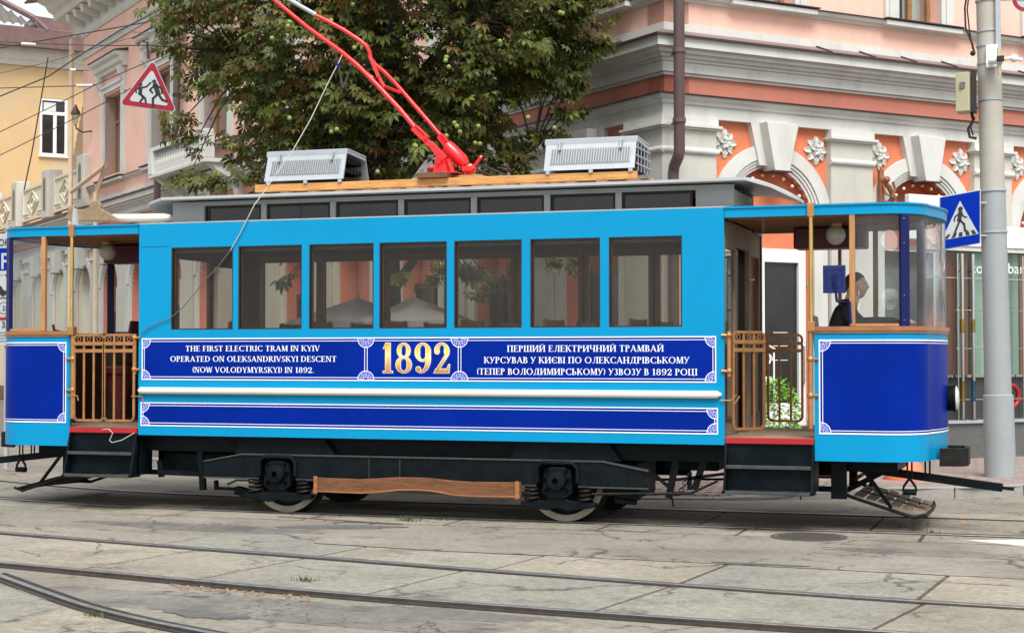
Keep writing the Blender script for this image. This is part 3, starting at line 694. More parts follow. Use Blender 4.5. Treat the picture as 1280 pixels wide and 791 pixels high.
def ground_bay(fr, k, spand, full=True):
    T = FAC[fr][0]; s0 = BAY * k + PW; s1 = BAY * (k + 1); c = (s0 + s1) / 2; r = .74; zc = 3.5
    hole = [(c - r, .13)] + [(c + r * math.cos(R(a)), zc + r * math.sin(R(a))) for a in range(180, -1, -10)] + [(c + r, .13)]
    MB(T).prism([(s0, .13)] + hole + [(s1, .13), (s1, 4.84), (s0, 4.84)], -.35, -.0).build('spandrel', spand, bld)
    if not full: return c
    bn = MB(T); arc_band(bn, c, zc, .87, 1.06, 0.001, .07, 20, 3, 177); arc_band(bn, c, zc, .74, .78, -.06, .015, 20); arc_band(bn, c, zc, .785, .82, -.02, .035, 20); arc_band(bn, c, zc, .825, .865, 0.001, .05, 20)
    for x0, x1 in ((c - .98, c - .74), (c + .74, c + .98)): bn.box(x0, x1, .001, .06, .64, zc)
    bn.build('archivolt', 'trim', bld)
    MB(T).prism([(c - .26, 4.835), (c - .12, 4.17), (c + .14, 4.17), (c + .28, 4.835)], .0, .27).build('keystone', 'trim', bld, bevel=.006)
    MB(T).prism([(c + .28, 4.832), (c + .14, 4.25), (c + .27, 4.25), (c + .43, 4.832)], .0, .1).build('keystone_wing', 'trim', bld)
    MB(T).prism([(c - .41, 4.832), (c - .26, 4.25), (c - .13, 4.25), (c - .262, 4.832)], .0, .1).build('keystone_wing', 'trim', bld)
    MB(T).box(c - .16, c + .17, .0, .285, 4.155, 4.172).build('keystone_foot', 'dark_flashing', bld)
    for x in (s0 + .2, s1 - .2):
        M = frameM(fr, x, .0, 4.53); inst('rosette', ros, bld, M)
    return c
def pilaster_all(fr, k):
    T = FAC[fr][0]; s0 = BAY * k; s1 = s0 + PW; q = 0.0006 if fr == 'L' else 0.0
    def bb(o, z0, z1, g): return MB(T).box((-o + 2 * q if k == 0 else s0 - g), s1 + g, -.3, o - q, z0 + q, z1 - q)
    sh = bb(.115, .64, 4.66, 0).build('pilaster', 'trim_grey', bld, bevel=.006)
    c_ = MB(T)
    for o, z0, z1, g in ((.15, 4.66, 4.69, .02), (.19, 4.69, 4.725, .05), (.14, 4.725, 4.833, .015)): c_.box((-o + 2 * q if k == 0 else s0 - g), s1 + g, -.2, o - q, z0 + q, z1 - q)
    c_.build('capital', 'trim', sh)
    prof = [(.11, 4.33)] + [(.12 + .04 * math.sin(R(a)), 4.375 - .045 * math.cos(R(a))) for a in range(0, 181, 30)] + [(.11, 4.42)]
    MB(T).prism(prof, (-.15 + q if k == 0 else s0 - .02), s1 + .02, 'x').build('astragal', 'trim', sh, smooth='auto')
for k in range(6):
    pilaster_all('R', k)
    if k < 5: ground_bay('R', k, 'orange_wall')
for k in range(15):
    pilaster_all('L', k); ground_bay('L', k, 'salmon_wall', True)
# infill of the arches
lun = {}
for k in range(15):
    for fr in ('R', 'L'):
        if fr == 'R' and k > 4: continue
        T = FAC[fr][0]; c = BAY * k + PW + (BAY - PW) / 2
        m = 'orange_wall' if fr == 'R' else 'salmon_wall'
        if fr == 'R' and k == 0:
            # door bay
            dr = MB(T); cw_ = c; c = 2.09
            MB(T).prism([(cw_ - .9, .13), (c - .44, .13), (c - .44, 3.12), (c + .44, 3.12), (c + .44, .13), (cw_ + .9, .13), (cw_ + .9, 4.6), (cw_ - .9, 4.6)], -.3, -.14).build('door_wall', m, bld)
            for x0, x1, z0, z1 in ((c - .44, c - .31, .3, 3.12), (c + .3, c + .43, .3, 3.12), (c - .31, c + .3, 2.93, 3.12), (c - .31, c + .3, .3, .95)): dr.box(x0, x1, -.2, -.12, z0, z1)
            d_ = dr.build('door', 'white_pvc', bld, bevel=.006)
            MB(T).box(c - .31, c + .3, -.18, -.17, .95, 2.93).build('pane', 'dark_glass', d_)
            pl = MB(T)
            for z in (1.55, 1.7, 1.75, 1.94): pl.box(c - .13, c + .13, -.169, -.167, z, z + .009)
            pl.build('door_lettering', 'white_line', d_)
            MB(T).tube([(c + .36, -.12, 1.2), (c + .36, -.08, 1.25), (c + .36, -.08, 1.75), (c + .36, -.12, 1.8)], .012).build('handle', 'chrome', d_)
            for z in (.7, 1.7, 2.6): MB(T).tube([(c + .44, -.11, z), (c + .44, -.11, z + .12)], .015).build('hinge', 'chrome', d_)
            MB(T).box(c - .6, c + .6, -.36, .5, .13, .3).build('door_step', 'dark_granite', bld, bevel=.01)
        elif fr == 'R':
            MB(T).box(c - .9, c + .9, -.42, -.36, 3.2, 4.6).build('lunette', m, bld)
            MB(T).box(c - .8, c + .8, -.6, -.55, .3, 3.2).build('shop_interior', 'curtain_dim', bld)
        elif k in (3, 5, 6, 8, 10, 12):
            MB(T).box(c - .9, c + .9, -.42, -.36, .13, 4.6).build('lunette', 'trim_grey' if k in (6, 10) else m, bld)
        else:
            # shop window in the arch
            MB(T).box(c - .9, c + .9, -.42, -.36, 2.9, 4.6).build('lunette', m, bld)
            b = MB(T); b.box(c - .74, c - .66, -.3, -.22, .6, 2.9); b.box(c + .66, c + .74, -.3, -.22, .6, 2.9); b.box(c - .66, c + .66, -.3, -.22, 2.8, 2.9); b.box(c - .04, c + .04, -.3, -.22, .6, 2.8)
            w_ = b.build('shop_window', 'wood_dark', bld)
            MB(T).box(c - .66, c - .04, -.27, -.26, .6, 2.8).build('pane', 'dark_glass', w_); MB(T).box(c + .04, c + .66, -.27, -.26, .6, 2.8).build('pane', 'dark_glass', w_)
            MB(T).box(c - .9, c + .9, -.42, -.2, .13, .6).build('stall_riser', 'dark_granite', bld)
# festoon bulbs under the arches of the right facade
bl = MB().ball((0, 0, 0), .028, 10).mesh('bulb'); bl.materials.append(MATS['bulb'])
for p in bl.polygons: p.use_smooth = True
for k in (0, 1, 2):
    c = BAY * k + PW + (BAY - PW) / 2; wp = []
    for a in range(20, 165, 16):
        x, z = c + .66 * math.cos(R(a)), 3.5 + .66 * math.sin(R(a)); wp.append((c + .7 * math.cos(R(a)), -.02, 3.5 + .7 * math.sin(R(a))))
        inst('bulb', bl, bld, Matrix.Translation(TRf(Vector((x, -.02, z - .02)))))
    MB(TRf).tube(wp, .006, 5).build('bulb_wire', 'dark_flashing', bld)
# plinth panels of dark stone
for k in range(24):
    a, b_ = k * .71 - .2, (k + 1) * .71 - .208
    MB(TRf).box(a if k else -.145, b_, -.2, .16, .05, .635).build('plinth_panel', 'granite_mid' if k % 3 else 'dark_granite', bld, bevel=.004)
for k in range(40):
    a, b_ = k * 1.05 - .0, (k + 1) * 1.05 - .008
    MB(TLf).box(a if k else -.142, b_, -.2, .155, .05, .6).build('plinth_panel', 'dark_granite', bld, bevel=.004)
# projecting glass shop front with posts
def Rs(px, py, o):      # facade coordinate met by a sight line on the plane standing o in front of the right facade
    P0 = KC + NRv * o; d = ray(px, py); q = EYEP + d * ((P0 - EYEP).dot(NRv) / d.dot(NRv)); return (q - P0).dot(DRv), q.z
sf = thing('shop_front', 'projecting glass cafe front with chrome rails beside the lamp pole', 'shop front', tuple(TRf(Vector((6.6, .5, .13)))))
MB(TRf).box(4.2, 10, .17, .66, .05, .64).build('plinth', 'granite_mid', sf, bevel=.01)
MB(TRf).box(4.2, 10, .17, .7, .641, .68).build('ledge', 'galv', sf)
for k in range(6): MB(TRf).box(4.2 + k * .96, 4.2 + k * .96 + .952, .17, .46, .681, 1.3).build('riser_panel', 'dark_granite', sf)
MB(TRf).box(4.2, 10, .17, .52, 1.301, 1.34).build('sill', 'chrome', sf)
for k in range(4):
    x = 4.45 + k * 1.32
    MB(TRf).box(x, x + 1.31, .5, .51, 1.345, 3.15).build('pane', 'glass_shop', sf)
MB(TRf).box(4.2, 10, .17, .53, 3.15, 3.22).build('canopy', 'trim', sf)
MB(TRf).prism([(.2, 3.22), (.55, 3.22), (.5, 3.3), (.42, 3.34), (.4, 3.5), (.3, 3.56), (.2, 3.56)], 4.3, 10, 'x').build('fascia', 'trim', sf)
MB(TRf).box(4.2, 10, .511, .52, 2.745, 2.76).build('glazing_bar', 'galv', sf)
mat('shop_orange', (0.5, 0.13, 0.06), 0.7, var=0.1); mat('shop_red', (0.3, 0.06, 0.035), 0.7, var=0.15); mat('shop_dark', (0.03, 0.03, 0.028), 0.3, var=0.3); mat('shop_mint', (0.45, 0.55, 0.5), 0.6, var=0.08)
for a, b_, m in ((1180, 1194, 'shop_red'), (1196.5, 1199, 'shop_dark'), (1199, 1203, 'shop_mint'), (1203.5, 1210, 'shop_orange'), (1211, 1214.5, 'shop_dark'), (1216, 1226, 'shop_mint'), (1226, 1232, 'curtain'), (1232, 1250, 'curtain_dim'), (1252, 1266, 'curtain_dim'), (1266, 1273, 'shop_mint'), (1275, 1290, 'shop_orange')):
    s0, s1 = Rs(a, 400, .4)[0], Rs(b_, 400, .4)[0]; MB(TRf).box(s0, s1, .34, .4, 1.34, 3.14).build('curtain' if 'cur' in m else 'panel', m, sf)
mat('gold_reflection', (0.62, 0.42, 0.12), 0.2, metal=.8, var=.4, scale=3); mat('blue_reflection', (0.08, 0.2, 0.3), 0.2, metal=.6, var=.4, scale=3)
for px in (1197.5, 1203, 1216.5, 1279):
    s0 = Rs(px, 430, .6)[0]; r_ = .03 if px in (1203, 1216.5) else .014
    po_ = MB(TRf).tube([(s0, .6, .68), (s0, .6, 3.1)], r_, 10).build('post', 'chrome', sf, smooth='auto')
    if r_ > .02:
        MB(TRf).lathe([(.034, 1.95), (.034, 2.15)], (s0, .6, 0), 10).build('collar', 'gold_reflection', po_); MB(TRf).lathe([(.033, .95), (.033, 1.25)], (s0, .6, 0), 10).build('collar', 'blue_reflection' if px > 1210 else 'gold_reflection', po_); MB(TRf).lathe([(.06, .68), (.06, .7)], (s0, .6, 0), 12).build('foot', 'chrome', po_)  # the collars are bands of colour painting gold and blue reflections on the post
        MB(TRf).box(s0 - .005, s0 + .005, .5, .6, 2.83, 2.86).build('standoff', 'chrome', po_); MB(TRf).box(s0 - .005, s0 + .005, .5, .6, 2.3, 2.33).build('standoff', 'chrome', po_)
for z in (.98, 1.72, 2.28): MB(TRf).tube([(4.7, .59, z), (10, .59, z)], .008, 6).build('crossbar', 'chrome', sf)
# white board hung below the second arch
b = MB(TRf).box(4.0, 5.0, .3, .4, 3.3, 3.95); tag(b.build('sign_board', 'white_pvc', None, bevel=.01, loc=tuple(TRf(Vector((4.5, .3, 3.3))))), 'blank white board fixed below the second arch above the cab roof', 'board')
# bronze bracket on the second pilaster
br = MB(TRf); c = 3.72
br.tube([(c, .12, 4.35), (c, .16, 4.1), (c, .22, 3.95), (c + .05, .3, 3.9), (c + .1, .3, 4.02), (c + .06, .3, 4.12)], .02, 8)
br.tube([(c - .05, .14, 4.2), (c + .08, .2, 4.05), (c + .16, .24, 3.85), (c + .06, .26, 3.75), (c - .02, .24, 3.85)], [.03, .04, .03, .025, .02], 8)
br.ball((c + .02, .22, 4.16), .05, 10); br.box(c - .06, c + .02, .11, .16, 3.7, 4.3)
tag(br.build('wall_ornament', 'bronze_dark', None, loc=tuple(TRf(Vector((c, .2, 4.0)))), smooth='auto'), 'brown cast figure bracket fixed beside the second pilaster', 'ornament')
# downpipes
def pipe(pts, T, r, label=None):
    return MB(T).tube(pts, r, 12)
dp = thing('downpipe', 'brown downpipe running down the building corner', 'downpipe', tuple(at(849, 200, 20.9)))
q = at(849, 120, 20.85); x, y = q.x, q.y
zb = at(849, 190, 20.85).z
MB().tube([(x, y, 12.4), (x, y, zb), (x - .02, y + .02, zb - .06), (x - .1, y + .14, zb - .17), (x - .12, y + .17, zb - .26), (x - .12, y + .17, .3)], .075, 14).build('pipe', 'downpipe', dp, smooth='auto')
for z in (5.62, 4.7, 7.2, 9.2):
    MB().lathe([(.085, -.03), (.09, -.03), (.09, .03), (.085, .03)], (x, y, z), 14).build('collar', 'downpipe', dp)
    MB().bar((x, y, z), (x - .16, y + .3, z), .03, .02).build('bracket', 'downpipe', dp)
dp = thing('downpipe', 'brown downpipe with an offset bend between the far-left windows', 'downpipe', tuple(TLf(Vector((21, .2, 6)))))
MB(TLf).tube([(20.6, .16, 11.9), (20.6, .16, 7.3), (20.65, .2, 7.05), (21.0, .42, 6.75), (21.1, .48, 6.55), (21.1, .48, 5.5), (21.1, .2, 5.2), (21.1, .2, .3)], .09, 12).build('pipe', 'downpipe', dp, smooth='auto')
for z in (8.0, 9.6, 6.2): MB(TLf).lathe([(.105, -.04), (.105, .04)], (20.6 if z > 7 else 21.1, .16 if z > 7 else .48, z), 12).build('collar', 'downpipe', dp)
# balcony with balusters on the left facade
bal = thing('balcony', 'white balcony with turned balusters behind the left part of the tree', 'balcony', tuple(TLf(Vector((18.3, .4, 5.9)))))
MB(TLf).box(16.2, 20.3, .38, .95, 5.86, 5.96).build('slab', 'trim', bal, bevel=.02)
MB(TLf).box(16.2, 20.3, .72, .94, 6.5, 6.6).build('handrail', 'trim', bal, bevel=.015)
for x in (16.2, 20.0): MB(TLf).box(x, x + .3, .7, .96, 5.96, 6.5).build('pedestal', 'trim', bal, bevel=.01)
bp = MB().lathe([(.06, 0), (.06, .04), (.03, .07), (.065, .18), (.075, .25), (.05, .36), (.028, .45), (.055, .5), (.055, .54)], (0, 0, 0), 10).mesh('baluster'); bp.materials.append(MATS['trim'])
for p in bp.polygons: p.use_smooth = True
for k in range(17): inst('baluster', bp, bal, Matrix.Translation(TLf(Vector((16.7 + k * .2, .83, 5.96)))))
for x in (16.4, 18.2, 20.1): MB(TLf).prism([(.0, 5.1), (.12, 5.1), (.2, 5.5), (.6, 5.7), (.8, 5.858), (0, 5.858)], x - .12, x + .12, 'x').build('bracket', 'trim', bal)
# standing seams on the flashing above the ground floor
sm_ = MB().bar((0, .03, 6.0), (0, .36, 5.87), .03, .03)
for k in range(36): MB(TLf).bar((1 + k * .84, .04, 6.005), (1 + k * .84, .365, 5.872), .03, .025).build('seam', 'dark_flashing', bld)
for k in range(14): MB(TRf).bar((2.6 + k * .8, .04, 6.005), (2.6 + k * .8, .365, 5.872), .03, .025).build('seam', 'dark_flashing', bld)
# wall lantern at the far left corner
lt = thing('wall_lantern', 'small black wall lantern on the far left edge of the pink facade', 'lantern', tuple(TLf(Vector((29.0, 0, 8.4)))))
MB(TLf).tube([(29.0, 0, 8.15), (29.05, .25, 8.1), (29.1, .42, 8.2), (29.1, .45, 8.32)], .025, 6).build('bracket', 'dark_flashing', lt)
MB(TLf).lathe([(.03, 8.3), (.08, 8.34), (.13, 8.62)], (29.1, .45, 0), 6).build('glass_body', 'glass_shop', lt)
MB(TLf).lathe([(.15, 8.62), (.13, 8.7), (.04, 8.8), (.02, 8.9)], (29.1, .45, 0), 6).build('cap', 'dark_flashing', lt)
# cream gas pipe
gp = thing('gas_pipe', 'cream gas pipe standing out from the left facade with a bent elbow', 'pipe', tuple(TLf(Vector((27, .5, 6.2)))))
g0, g1, g2, g3 = TLf(Vector((29.9, .35, 6.45))), TLf(Vector((25.3, .6, 6.75))), TLf(Vector((25.9, .7, 6.05))), TLf(Vector((25.9, .7, .3)))
MB().tube([TLf(Vector((30.2, .3, 11))), TLf(Vector((30.2, .3, .3)))], .07, 10).build('riser', 'gas_pipe', gp, smooth='auto')
MB().tube([g0, g1, g2, g3], .065, 10).build('branch', 'gas_pipe', gp, smooth='auto')

# ------------------------------------------------------------------ terrace parapet at the far left
par = thing('terrace_parapet', 'grey posts and cream lozenge panels of the terrace parapet at the far left', 'parapet', tuple(TLf(Vector((36, 0, 5.9)))))
MB(TLf).box(30, 42, -6, -.02, .1, 5.1).build('wall', 'cream_wall', par)
mm = MB(TLf)
for k in range(4):
    a = 29.4 + k * 4.3
    MB(TLf).box(a + .45, a + 4.0, -.1, .0, 6.1, 7.2).build('panel', 'cream_wall', par)
    f = MB(TLf)
    for x0, x1, z0, z1 in ((a + .9, a + 3.9, 7.12, 7.2), (a + .9, a + 3.9, 6.1, 6.18), (a + .9, a + 1.05, 6.18, 7.12), (a + 3.75, a + 3.9, 6.18, 7.12)): f.box(x0, x1, 0, .05, z0, z1)
    c, z = a + 2.5, 6.68
    for r_ in (.2, .4):
        pts = [(c, z + r_ * .95), (c + r_ * 1.9, z), (c, z - r_ * .95), (c - r_ * 1.9, z)]
        for p, q_ in zip(pts, pts[1:] + pts[:1]): f.bar((p[0], .02, p[1]), (q_[0], .02, q_[1]), .06, .04)
    for s_ in (-1, 1): f.box(*sorted((c + s_ * .6, c + s_ * 1.3)), 0, .05, 6.32, 6.36); f.box(*sorted((c + s_ * .5, c + s_ * 1.15)), 0, .05, 6.22, 6.26)
    f.build('panel_relief', 'cream_wall', par)
    pb = MB(TLf); pb.box(a - .32, a + .5, -.25, .22, 5.95, 7.5); pb.build('post', 'trim_grey', par, bevel=.04)
    ni = MB(TLf); ni.prism([(a - .06, 6.2), (a + .26, 6.2), (a + .26, 7.1)] + [(a + .1 + .16 * math.cos(R(t)), 7.1 + .16 * math.sin(R(t))) for t in range(20, 180, 20)] + [(a - .06, 7.1)], .218, .224); ni.build('niche', 'granite_mid', par)
MB(TLf).prism([(0, 5.9), (.4, 5.8), (.42, 5.86), (0, 6.02)], 30.6, 42, 'x').build('flashing', 'brown_metal', par)
# corrugated screen
cs = MB(TLf); zz = []
poly = [(30.3, 7.0), (33.6, 7.0), (33.6, 7.1), (31.4, 9.9), (30.3, 9.9)]
for i in range(22):
    x0 = 30.3 + i * .15; top = lambda x: 10.0 if x < 31.3 else 10.0 - (x - 31.3) * 1.3
    cs.hexa([(x0, -.5, 6.2), (x0 + .075, -.45, 6.2), (x0 + .15, -.5, 6.2), (x0 + .075, -.55, 6.2)], [(x0, -.5, top(x0)), (x0 + .075, -.45, top(x0 + .075)), (x0 + .15, -.5, top(x0 + .15)), (x0 + .075, -.55, top(x0 + .075))])
tag(cs.build('corrugated_screen', 'corrugated_tan', None, loc=tuple(TLf(Vector((32, -.5, 6))))), 'slanted tan corrugated screen against the end of the pink building', 'screen')

# ------------------------------------------------------------------ yellow building
YB = 42.5
def TY(p): return KC + DLv * (YB + p.y * -1) - DRv * 0 + DRv * p.x + Vector((0, 0, p.z))
yb = thing('yellow_building', 'yellow plastered house with brown eaves and grey corrugated roof at the far left', 'building', tuple(TY(Vector((0, 0, 0)))))
def Yp(x, y):   # where the sight line meets the facade plane, in facade coordinates
    n = DLv; P0 = KC + DLv * YB; d = ray(x, y); t = (P0 - EYEP).dot(n) / d.dot(n); q = EYEP + d * t; return (q - P0).dot(DRv), q.z
zc = Yp(97, 88)[1]; ze = Yp(97, 65)[1]
wx0, wz1 = Yp(50, 122); wx1, wz0 = Yp(84, 196)
b = MB(TY)
b.box(-7, wx0, -.5, 0, 0, zc + .3); b.box(wx0, wx1, -.5, 0, 0, wz0); b.box(wx0, wx1, -.5, 0, wz1, zc + .3); b.box(wx1, 6, -.5, 0, 0, zc + .3)
b.build('wall', 'yellow_wall', yb)
MB(TY).prism([(.0, zc), (.08, zc), (.1, zc + .15), (.18, zc + .2), (.2, zc + .35), (.3, zc + .4), (.32, ze - .05), (0, ze - .05)], -7, 6, 'x').build('cornice', 'trim', yb)
MB(TY).prism([(-.2, ze - .04), (.75, ze - .1), (.8, ze + .55), (.7, ze + .6), (-.2, ze + .6)], -7, 6, 'x').build('eaves', 'brown_metal', yb)
rx0, rz0 = Yp(0, 5); rx1, rz1 = Yp(64, 44)
e1 = ze + .62
rr = MB(TY)
for i in range(44):
    x0 = -7 + i * .3; hx = min(1.15, 9); 
    def top(x): # hip descends to the right
        t = max(0, min(1, (1.35 - x) / 5.0)); return (-.0 - t * 4.2 + .7, e1 + t * 3.6)
    a, c2 = top(x0), top(x0 + .3)
    if x0 > 1.1: break
    rr.face([(x0, .78, e1), (x0 + .1, .78, e1 + .08), (x0 + .1, a[0], a[1] + .08), (x0, a[0], a[1])])
    rr.face([(x0 + .1, .78, e1 + .08), (x0 + .2, .78, e1 + .08), (x0 + .2, c2[0], c2[1] + .08), (x0 + .1, a[0], a[1] + .08)])
    rr.face([(x0 + .2, .78, e1 + .08), (x0 + .3, .78, e1), (x0 + .3, c2[0], c2[1]), (x0 + .2, c2[0], c2[1] + .08)])
rr.build('roof', 'slate', yb, recalc=False)
MB(TY).tube([(1.75, .72, e1 - .1), (1.3, .6, e1 + .35), (-3.65, -3.6, e1 + 3.75)], .12, 6).build('ridge', 'brown_metal', yb)
MB(TY).hexa([(1.3, .7, e1 - .6), (6, .7, e1 - .6), (6, -1, e1 - .6), (1.3, -1, e1 - .6)], [(1.3, .7, e1 + .42), (6, .7, e1 + .15), (6, -1, e1 + .15), (1.3, -1, e1 + .42)]).build('eaves_return', 'brown_metal', yb)
wf = MB(TY); t = .09; zm = wz0 + (wz1 - wz0) * .74; xm = wx0 + (wx1 - wx0) * .55
wf.box(wx0, wx0 + t, -.1, -.02, wz0, wz1); wf.box(wx1 - t, wx1, -.1, -.02, wz0, wz1); wf.box(wx0 + t, wx1 - t, -.1, -.02, wz1 - t, wz1); wf.box(wx0 + t, wx1 - t, -.1, -.02, wz0, wz0 + t)
wf.box(wx0 + t, wx1 - t, -.1, -.015, zm - .06, zm + .06); wf.box(xm - .06, xm + .06, -.1, -.012, wz0 + t, zm - .06)
w_ = wf.build('window', 'white_pvc', yb)
MB(TY).box(wx0 + t, wx1 - t, -.08, -.07, wz0 + t, wz1 - t).build('pane', 'dark_glass', w_)
MB(TY).box(wx0 + .15, wx0 + .6, -.068, -.064, zm + .08, wz1 - .15).build('blind', 'curtain', w_)
MB(TY).box(wx0 - .05, wx1 + .05, -.1, .1, wz0 - .06, wz0 - .003).build('sill', 'white_pvc', w_)
# ================================================================== LETTERING (drawn stroke by stroke: thick stems, thin bars, bracket serifs)
class Ink:
    def __init__(s, t=0.17, h=0.06, grow=0.0): s.q = []; s.t = t; s.h = h; s.g = grow
    def quad(s, *p):
        if s.g:
            cx = sum(a[0] for a in p) / len(p); cy = sum(a[1] for a in p) / len(p)
            # push every edge outwards by the growth
            out_ = []
            n = len(p)
            area = sum(p[i][0] * p[(i + 1) % n][1] - p[(i + 1) % n][0] * p[i][1] for i in range(n)); sg = 1 if area > 0 else -1
            for i in range(n):
                a, b, c = p[i - 1], p[i], p[(i + 1) % n]
                def nr(u, v):
                    dx, dy = v[0] - u[0], v[1] - u[1]; l = math.hypot(dx, dy) or 1; return (dy / l * sg, -dx / l * sg)
                n1, n2 = nr(a, b), nr(b, c); mx, my = n1[0] + n2[0], n1[1] + n2[1]; l = mx * n1[0] + my * n1[1]
                k = s.g / l if abs(l) > 0.35 else s.g
                out_.append((b[0] + mx * k, b[1] + my * k))
            p = out_
        s.q.append(list(p))
    def V(s, x, y0=0, y1=1, sb=1, st=1, t=None):
        t = t or s.t; s.quad((x - t / 2, y0), (x + t / 2, y0), (x + t / 2, y1), (x - t / 2, y1))
        if sb: s.S(x, y0)
        if st: s.S(x, y1 - s.h)
    def S(s, x, y, l=None):
        l = l or (s.t / 2 + 0.09); s.quad((x - l, y), (x + l, y), (x + l, y + s.h), (x - l, y + s.h))
    def H(s, x0, x1, y): s.quad((x0, y - s.h / 2), (x1, y - s.h / 2), (x1, y + s.h / 2), (x0, y + s.h / 2))
    def D(s, x0, y0, x1, y1, w): s.quad((x0 - w / 2, y0), (x0 + w / 2, y0), (x1 + w / 2, y1), (x1 - w / 2, y1))
    def B(s, cx, cy, rx, ry, a0, a1, n=12, t=None, h=None):
        t = t or s.t; h = h or s.h; pr_ = None
        for i in range(n + 1):
            a = R(a0 + (a1 - a0) * i / n); c, sn = math.cos(a), math.sin(a); wd = h + (t - h) * abs(c) ** 1.4
            o_ = (cx + rx * c, cy + ry * sn); i_ = (cx + (rx - wd) * c, cy + (ry - wd) * sn)
            if pr_: s.quad(pr_[0], o_, i_, pr_[1])
            pr_ = (o_, i_)
    def blob(s, x, y, r): s.quad(*[(x + r * math.cos(R(a)), y + r * math.sin(R(a))) for a in range(0, 360, 45)])
def glyph(k, ch):
    t, h = k.t, k.h; W = {}
    def E(w=.62):
        k.V(.16); k.H(.16, w - .04, 1 - h / 2); k.H(.16, w, h / 2); k.H(.16, w - .12, .52); k.quad((w - .04, 0), (w, 0), (w, .2), (w - .03, .2)); k.quad((w - .07, .8), (w - .04, .8), (w - .04, 1), (w - .07, 1)); k.quad((w - .15, .42), (w - .12, .42), (w - .12, .62), (w - .15, .62)); return w + .03
    if ch == ' ': return .3
    if ch in 'EЕ': return E()
    if ch == 'F': k.V(.16); k.H(.16, .56, 1 - h / 2); k.H(.16, .46, .52); k.quad((.53, .8), (.56, .8), (.56, 1), (.53, 1)); k.quad((.43, .42), (.46, .42), (.46, .62), (.43, .62)); return .6
    if ch in 'TТ': k.V(.36, st=0); k.H(.04, .68, 1 - h / 2); k.quad((.04, .8), (.07, .8), (.07, 1), (.04, 1)); k.quad((.65, .8), (.68, .8), (.68, 1), (.65, 1)); return .73
    if ch in 'HН': k.V(.16); k.V(.68); k.H(.16, .68, .5); return .85
    if ch in 'IІ': k.V(.16); return .33
    if ch in 'RPР':
        k.V(.16); k.B(.3, .745, .28, .255, -90, 90); k.H(.16, .31, 1 - h / 2); k.H(.16, .31, .49 + h / 2)
        if ch == 'R': k.D(.66, 0, .36, .5, t); k.S(.7, 0, .08); return .76
        return .64
    if ch in 'SЅ': k.B(.3, .735, .23, .265, 40, 270, t=.15); k.B(.29, .255, .25, .27, -140, 90, t=.16); k.quad((.05, 0), (.08, 0), (.08, .27), (.05, .27)); k.quad((.48, .75), (.51, .75), (.51, 1), (.48, 1)); return .57
    if ch in 'LГ':
        if ch == 'L': k.V(.16); k.H(.16, .6, h / 2); k.quad((.57, 0), (.6, 0), (.6, .24), (.57, .24)); return .62
    if ch in 'CС': k.B(.47, .5, .43, .51, 48, 312, 18); k.quad((.74, .72), (.77, .72), (.77, 1), (.74, 1)); k.quad((.74, 0), (.77, 0), (.77, .26), (.74, .26)); return .82
    if ch == 'Є': k.B(.47, .5, .43, .51, 48, 312, 18); k.H(.2, .62, .5); k.quad((.74, .72), (.77, .72), (.77, 1), (.74, 1)); k.quad((.74, 0), (.77, 0), (.77, .26), (.74, .26)); return .82
    if ch in 'OО': k.B(.48, .5, .44, .51, 0, 360, 24); return .96
    if ch in 'AА': k.D(.08, 0, .4, 1, h * 1.1); k.D(.68, 0, .37, 1, t); k.H(.2, .56, .33); k.S(.08, 0, .1); k.S(.69, 0, .13); return .82
    if ch in 'MМ': k.D(.12, 0, .16, 1, h * 1.1); k.D(.44, .02, .2, 1, t); k.D(.44, .02, .74, 1, h * 1.1); k.V(.8); k.S(.12, 0, .1); k.S(.14, 1 - h, .1); return .97
    if ch == 'N': k.V(.13, t=h * 1.2); k.D(.68, 0, .18, 1, t); k.V(.7, sb=0, t=h * 1.2); return .85
    if ch == 'K' or ch == 'К': k.V(.16); k.D(.26, .46, .62, 1, h * 1.2); k.D(.68, 0, .36, .58, t); k.S(.64, 1 - h, .11); k.S(.72, 0, .1); return .79
    if ch == 'Y' : k.V(.38, y1=.5, st=0); k.D(.36, .45, .1, 1, t * .9); k.D(.4, .45, .64, 1, h * 1.2); k.S(.1, 1 - h, .13); k.S(.64, 1 - h, .1); return .74
    if ch == 'V': k.D(.38, 0, .1, 1, t); k.D(.4, 0, .66, 1, h * 1.1); k.S(.1, 1 - h, .13); k.S(.66, 1 - h, .1); return .76
    if ch == 'W': k.D(.3, 0, .1, 1, t); k.D(.32, 0, .52, 1, h * 1.1); k.D(.74, 0, .52, 1, t); k.D(.76, 0, .96, 1, h * 1.1); k.S(.1, 1 - h, .12); k.S(.96, 1 - h, .1); return 1.06
    if ch == 'D': k.V(.16); k.B(.34, .5, .46, .5, -90, 90, 14); k.H(.16, .36, 1 - h / 2); k.H(.16, .36, h / 2); return .86
    if ch == '(': k.B(.5, .5, .42, .68, 130, 230, 10, t=.1); return .3
    if ch == ')': k.B(-.18, .5, .42, .68, -50, 50, 10, t=.1); return .3
    if ch == '.': k.blob(.12, .07, .075); return .26
    if ch == '1': k.V(.28, st=0); k.quad((.08, .8), (.2, .84), (.28, 1), (.2, 1)); return .5
    if ch == '8': k.B(.34, .745, .25, .255, 0, 360, 20, t=t * .8); k.B(.34, .27, .3, .275, 0, 360, 20, t=t * .95); return .68
    if ch == '9': k.B(.34, .69, .3, .31, 0, 360, 20, t=t); k.B(.25, .5, .39, .5, -92, 24, 12, t=t); k.blob(.17, .12, t * .5); return .68
    if ch == '2': k.B(.33, .72, .28, .28, -42, 165, 14, t=t); k.blob(.15, .72, t * .5); k.quad((.04, 0), (.14, 0), (.56, .56), (.43, .56)); k.quad((.04, 0), (.6, 0), (.63, .28), (.59, .28), (.52, .13), (.1, .13)); return .68
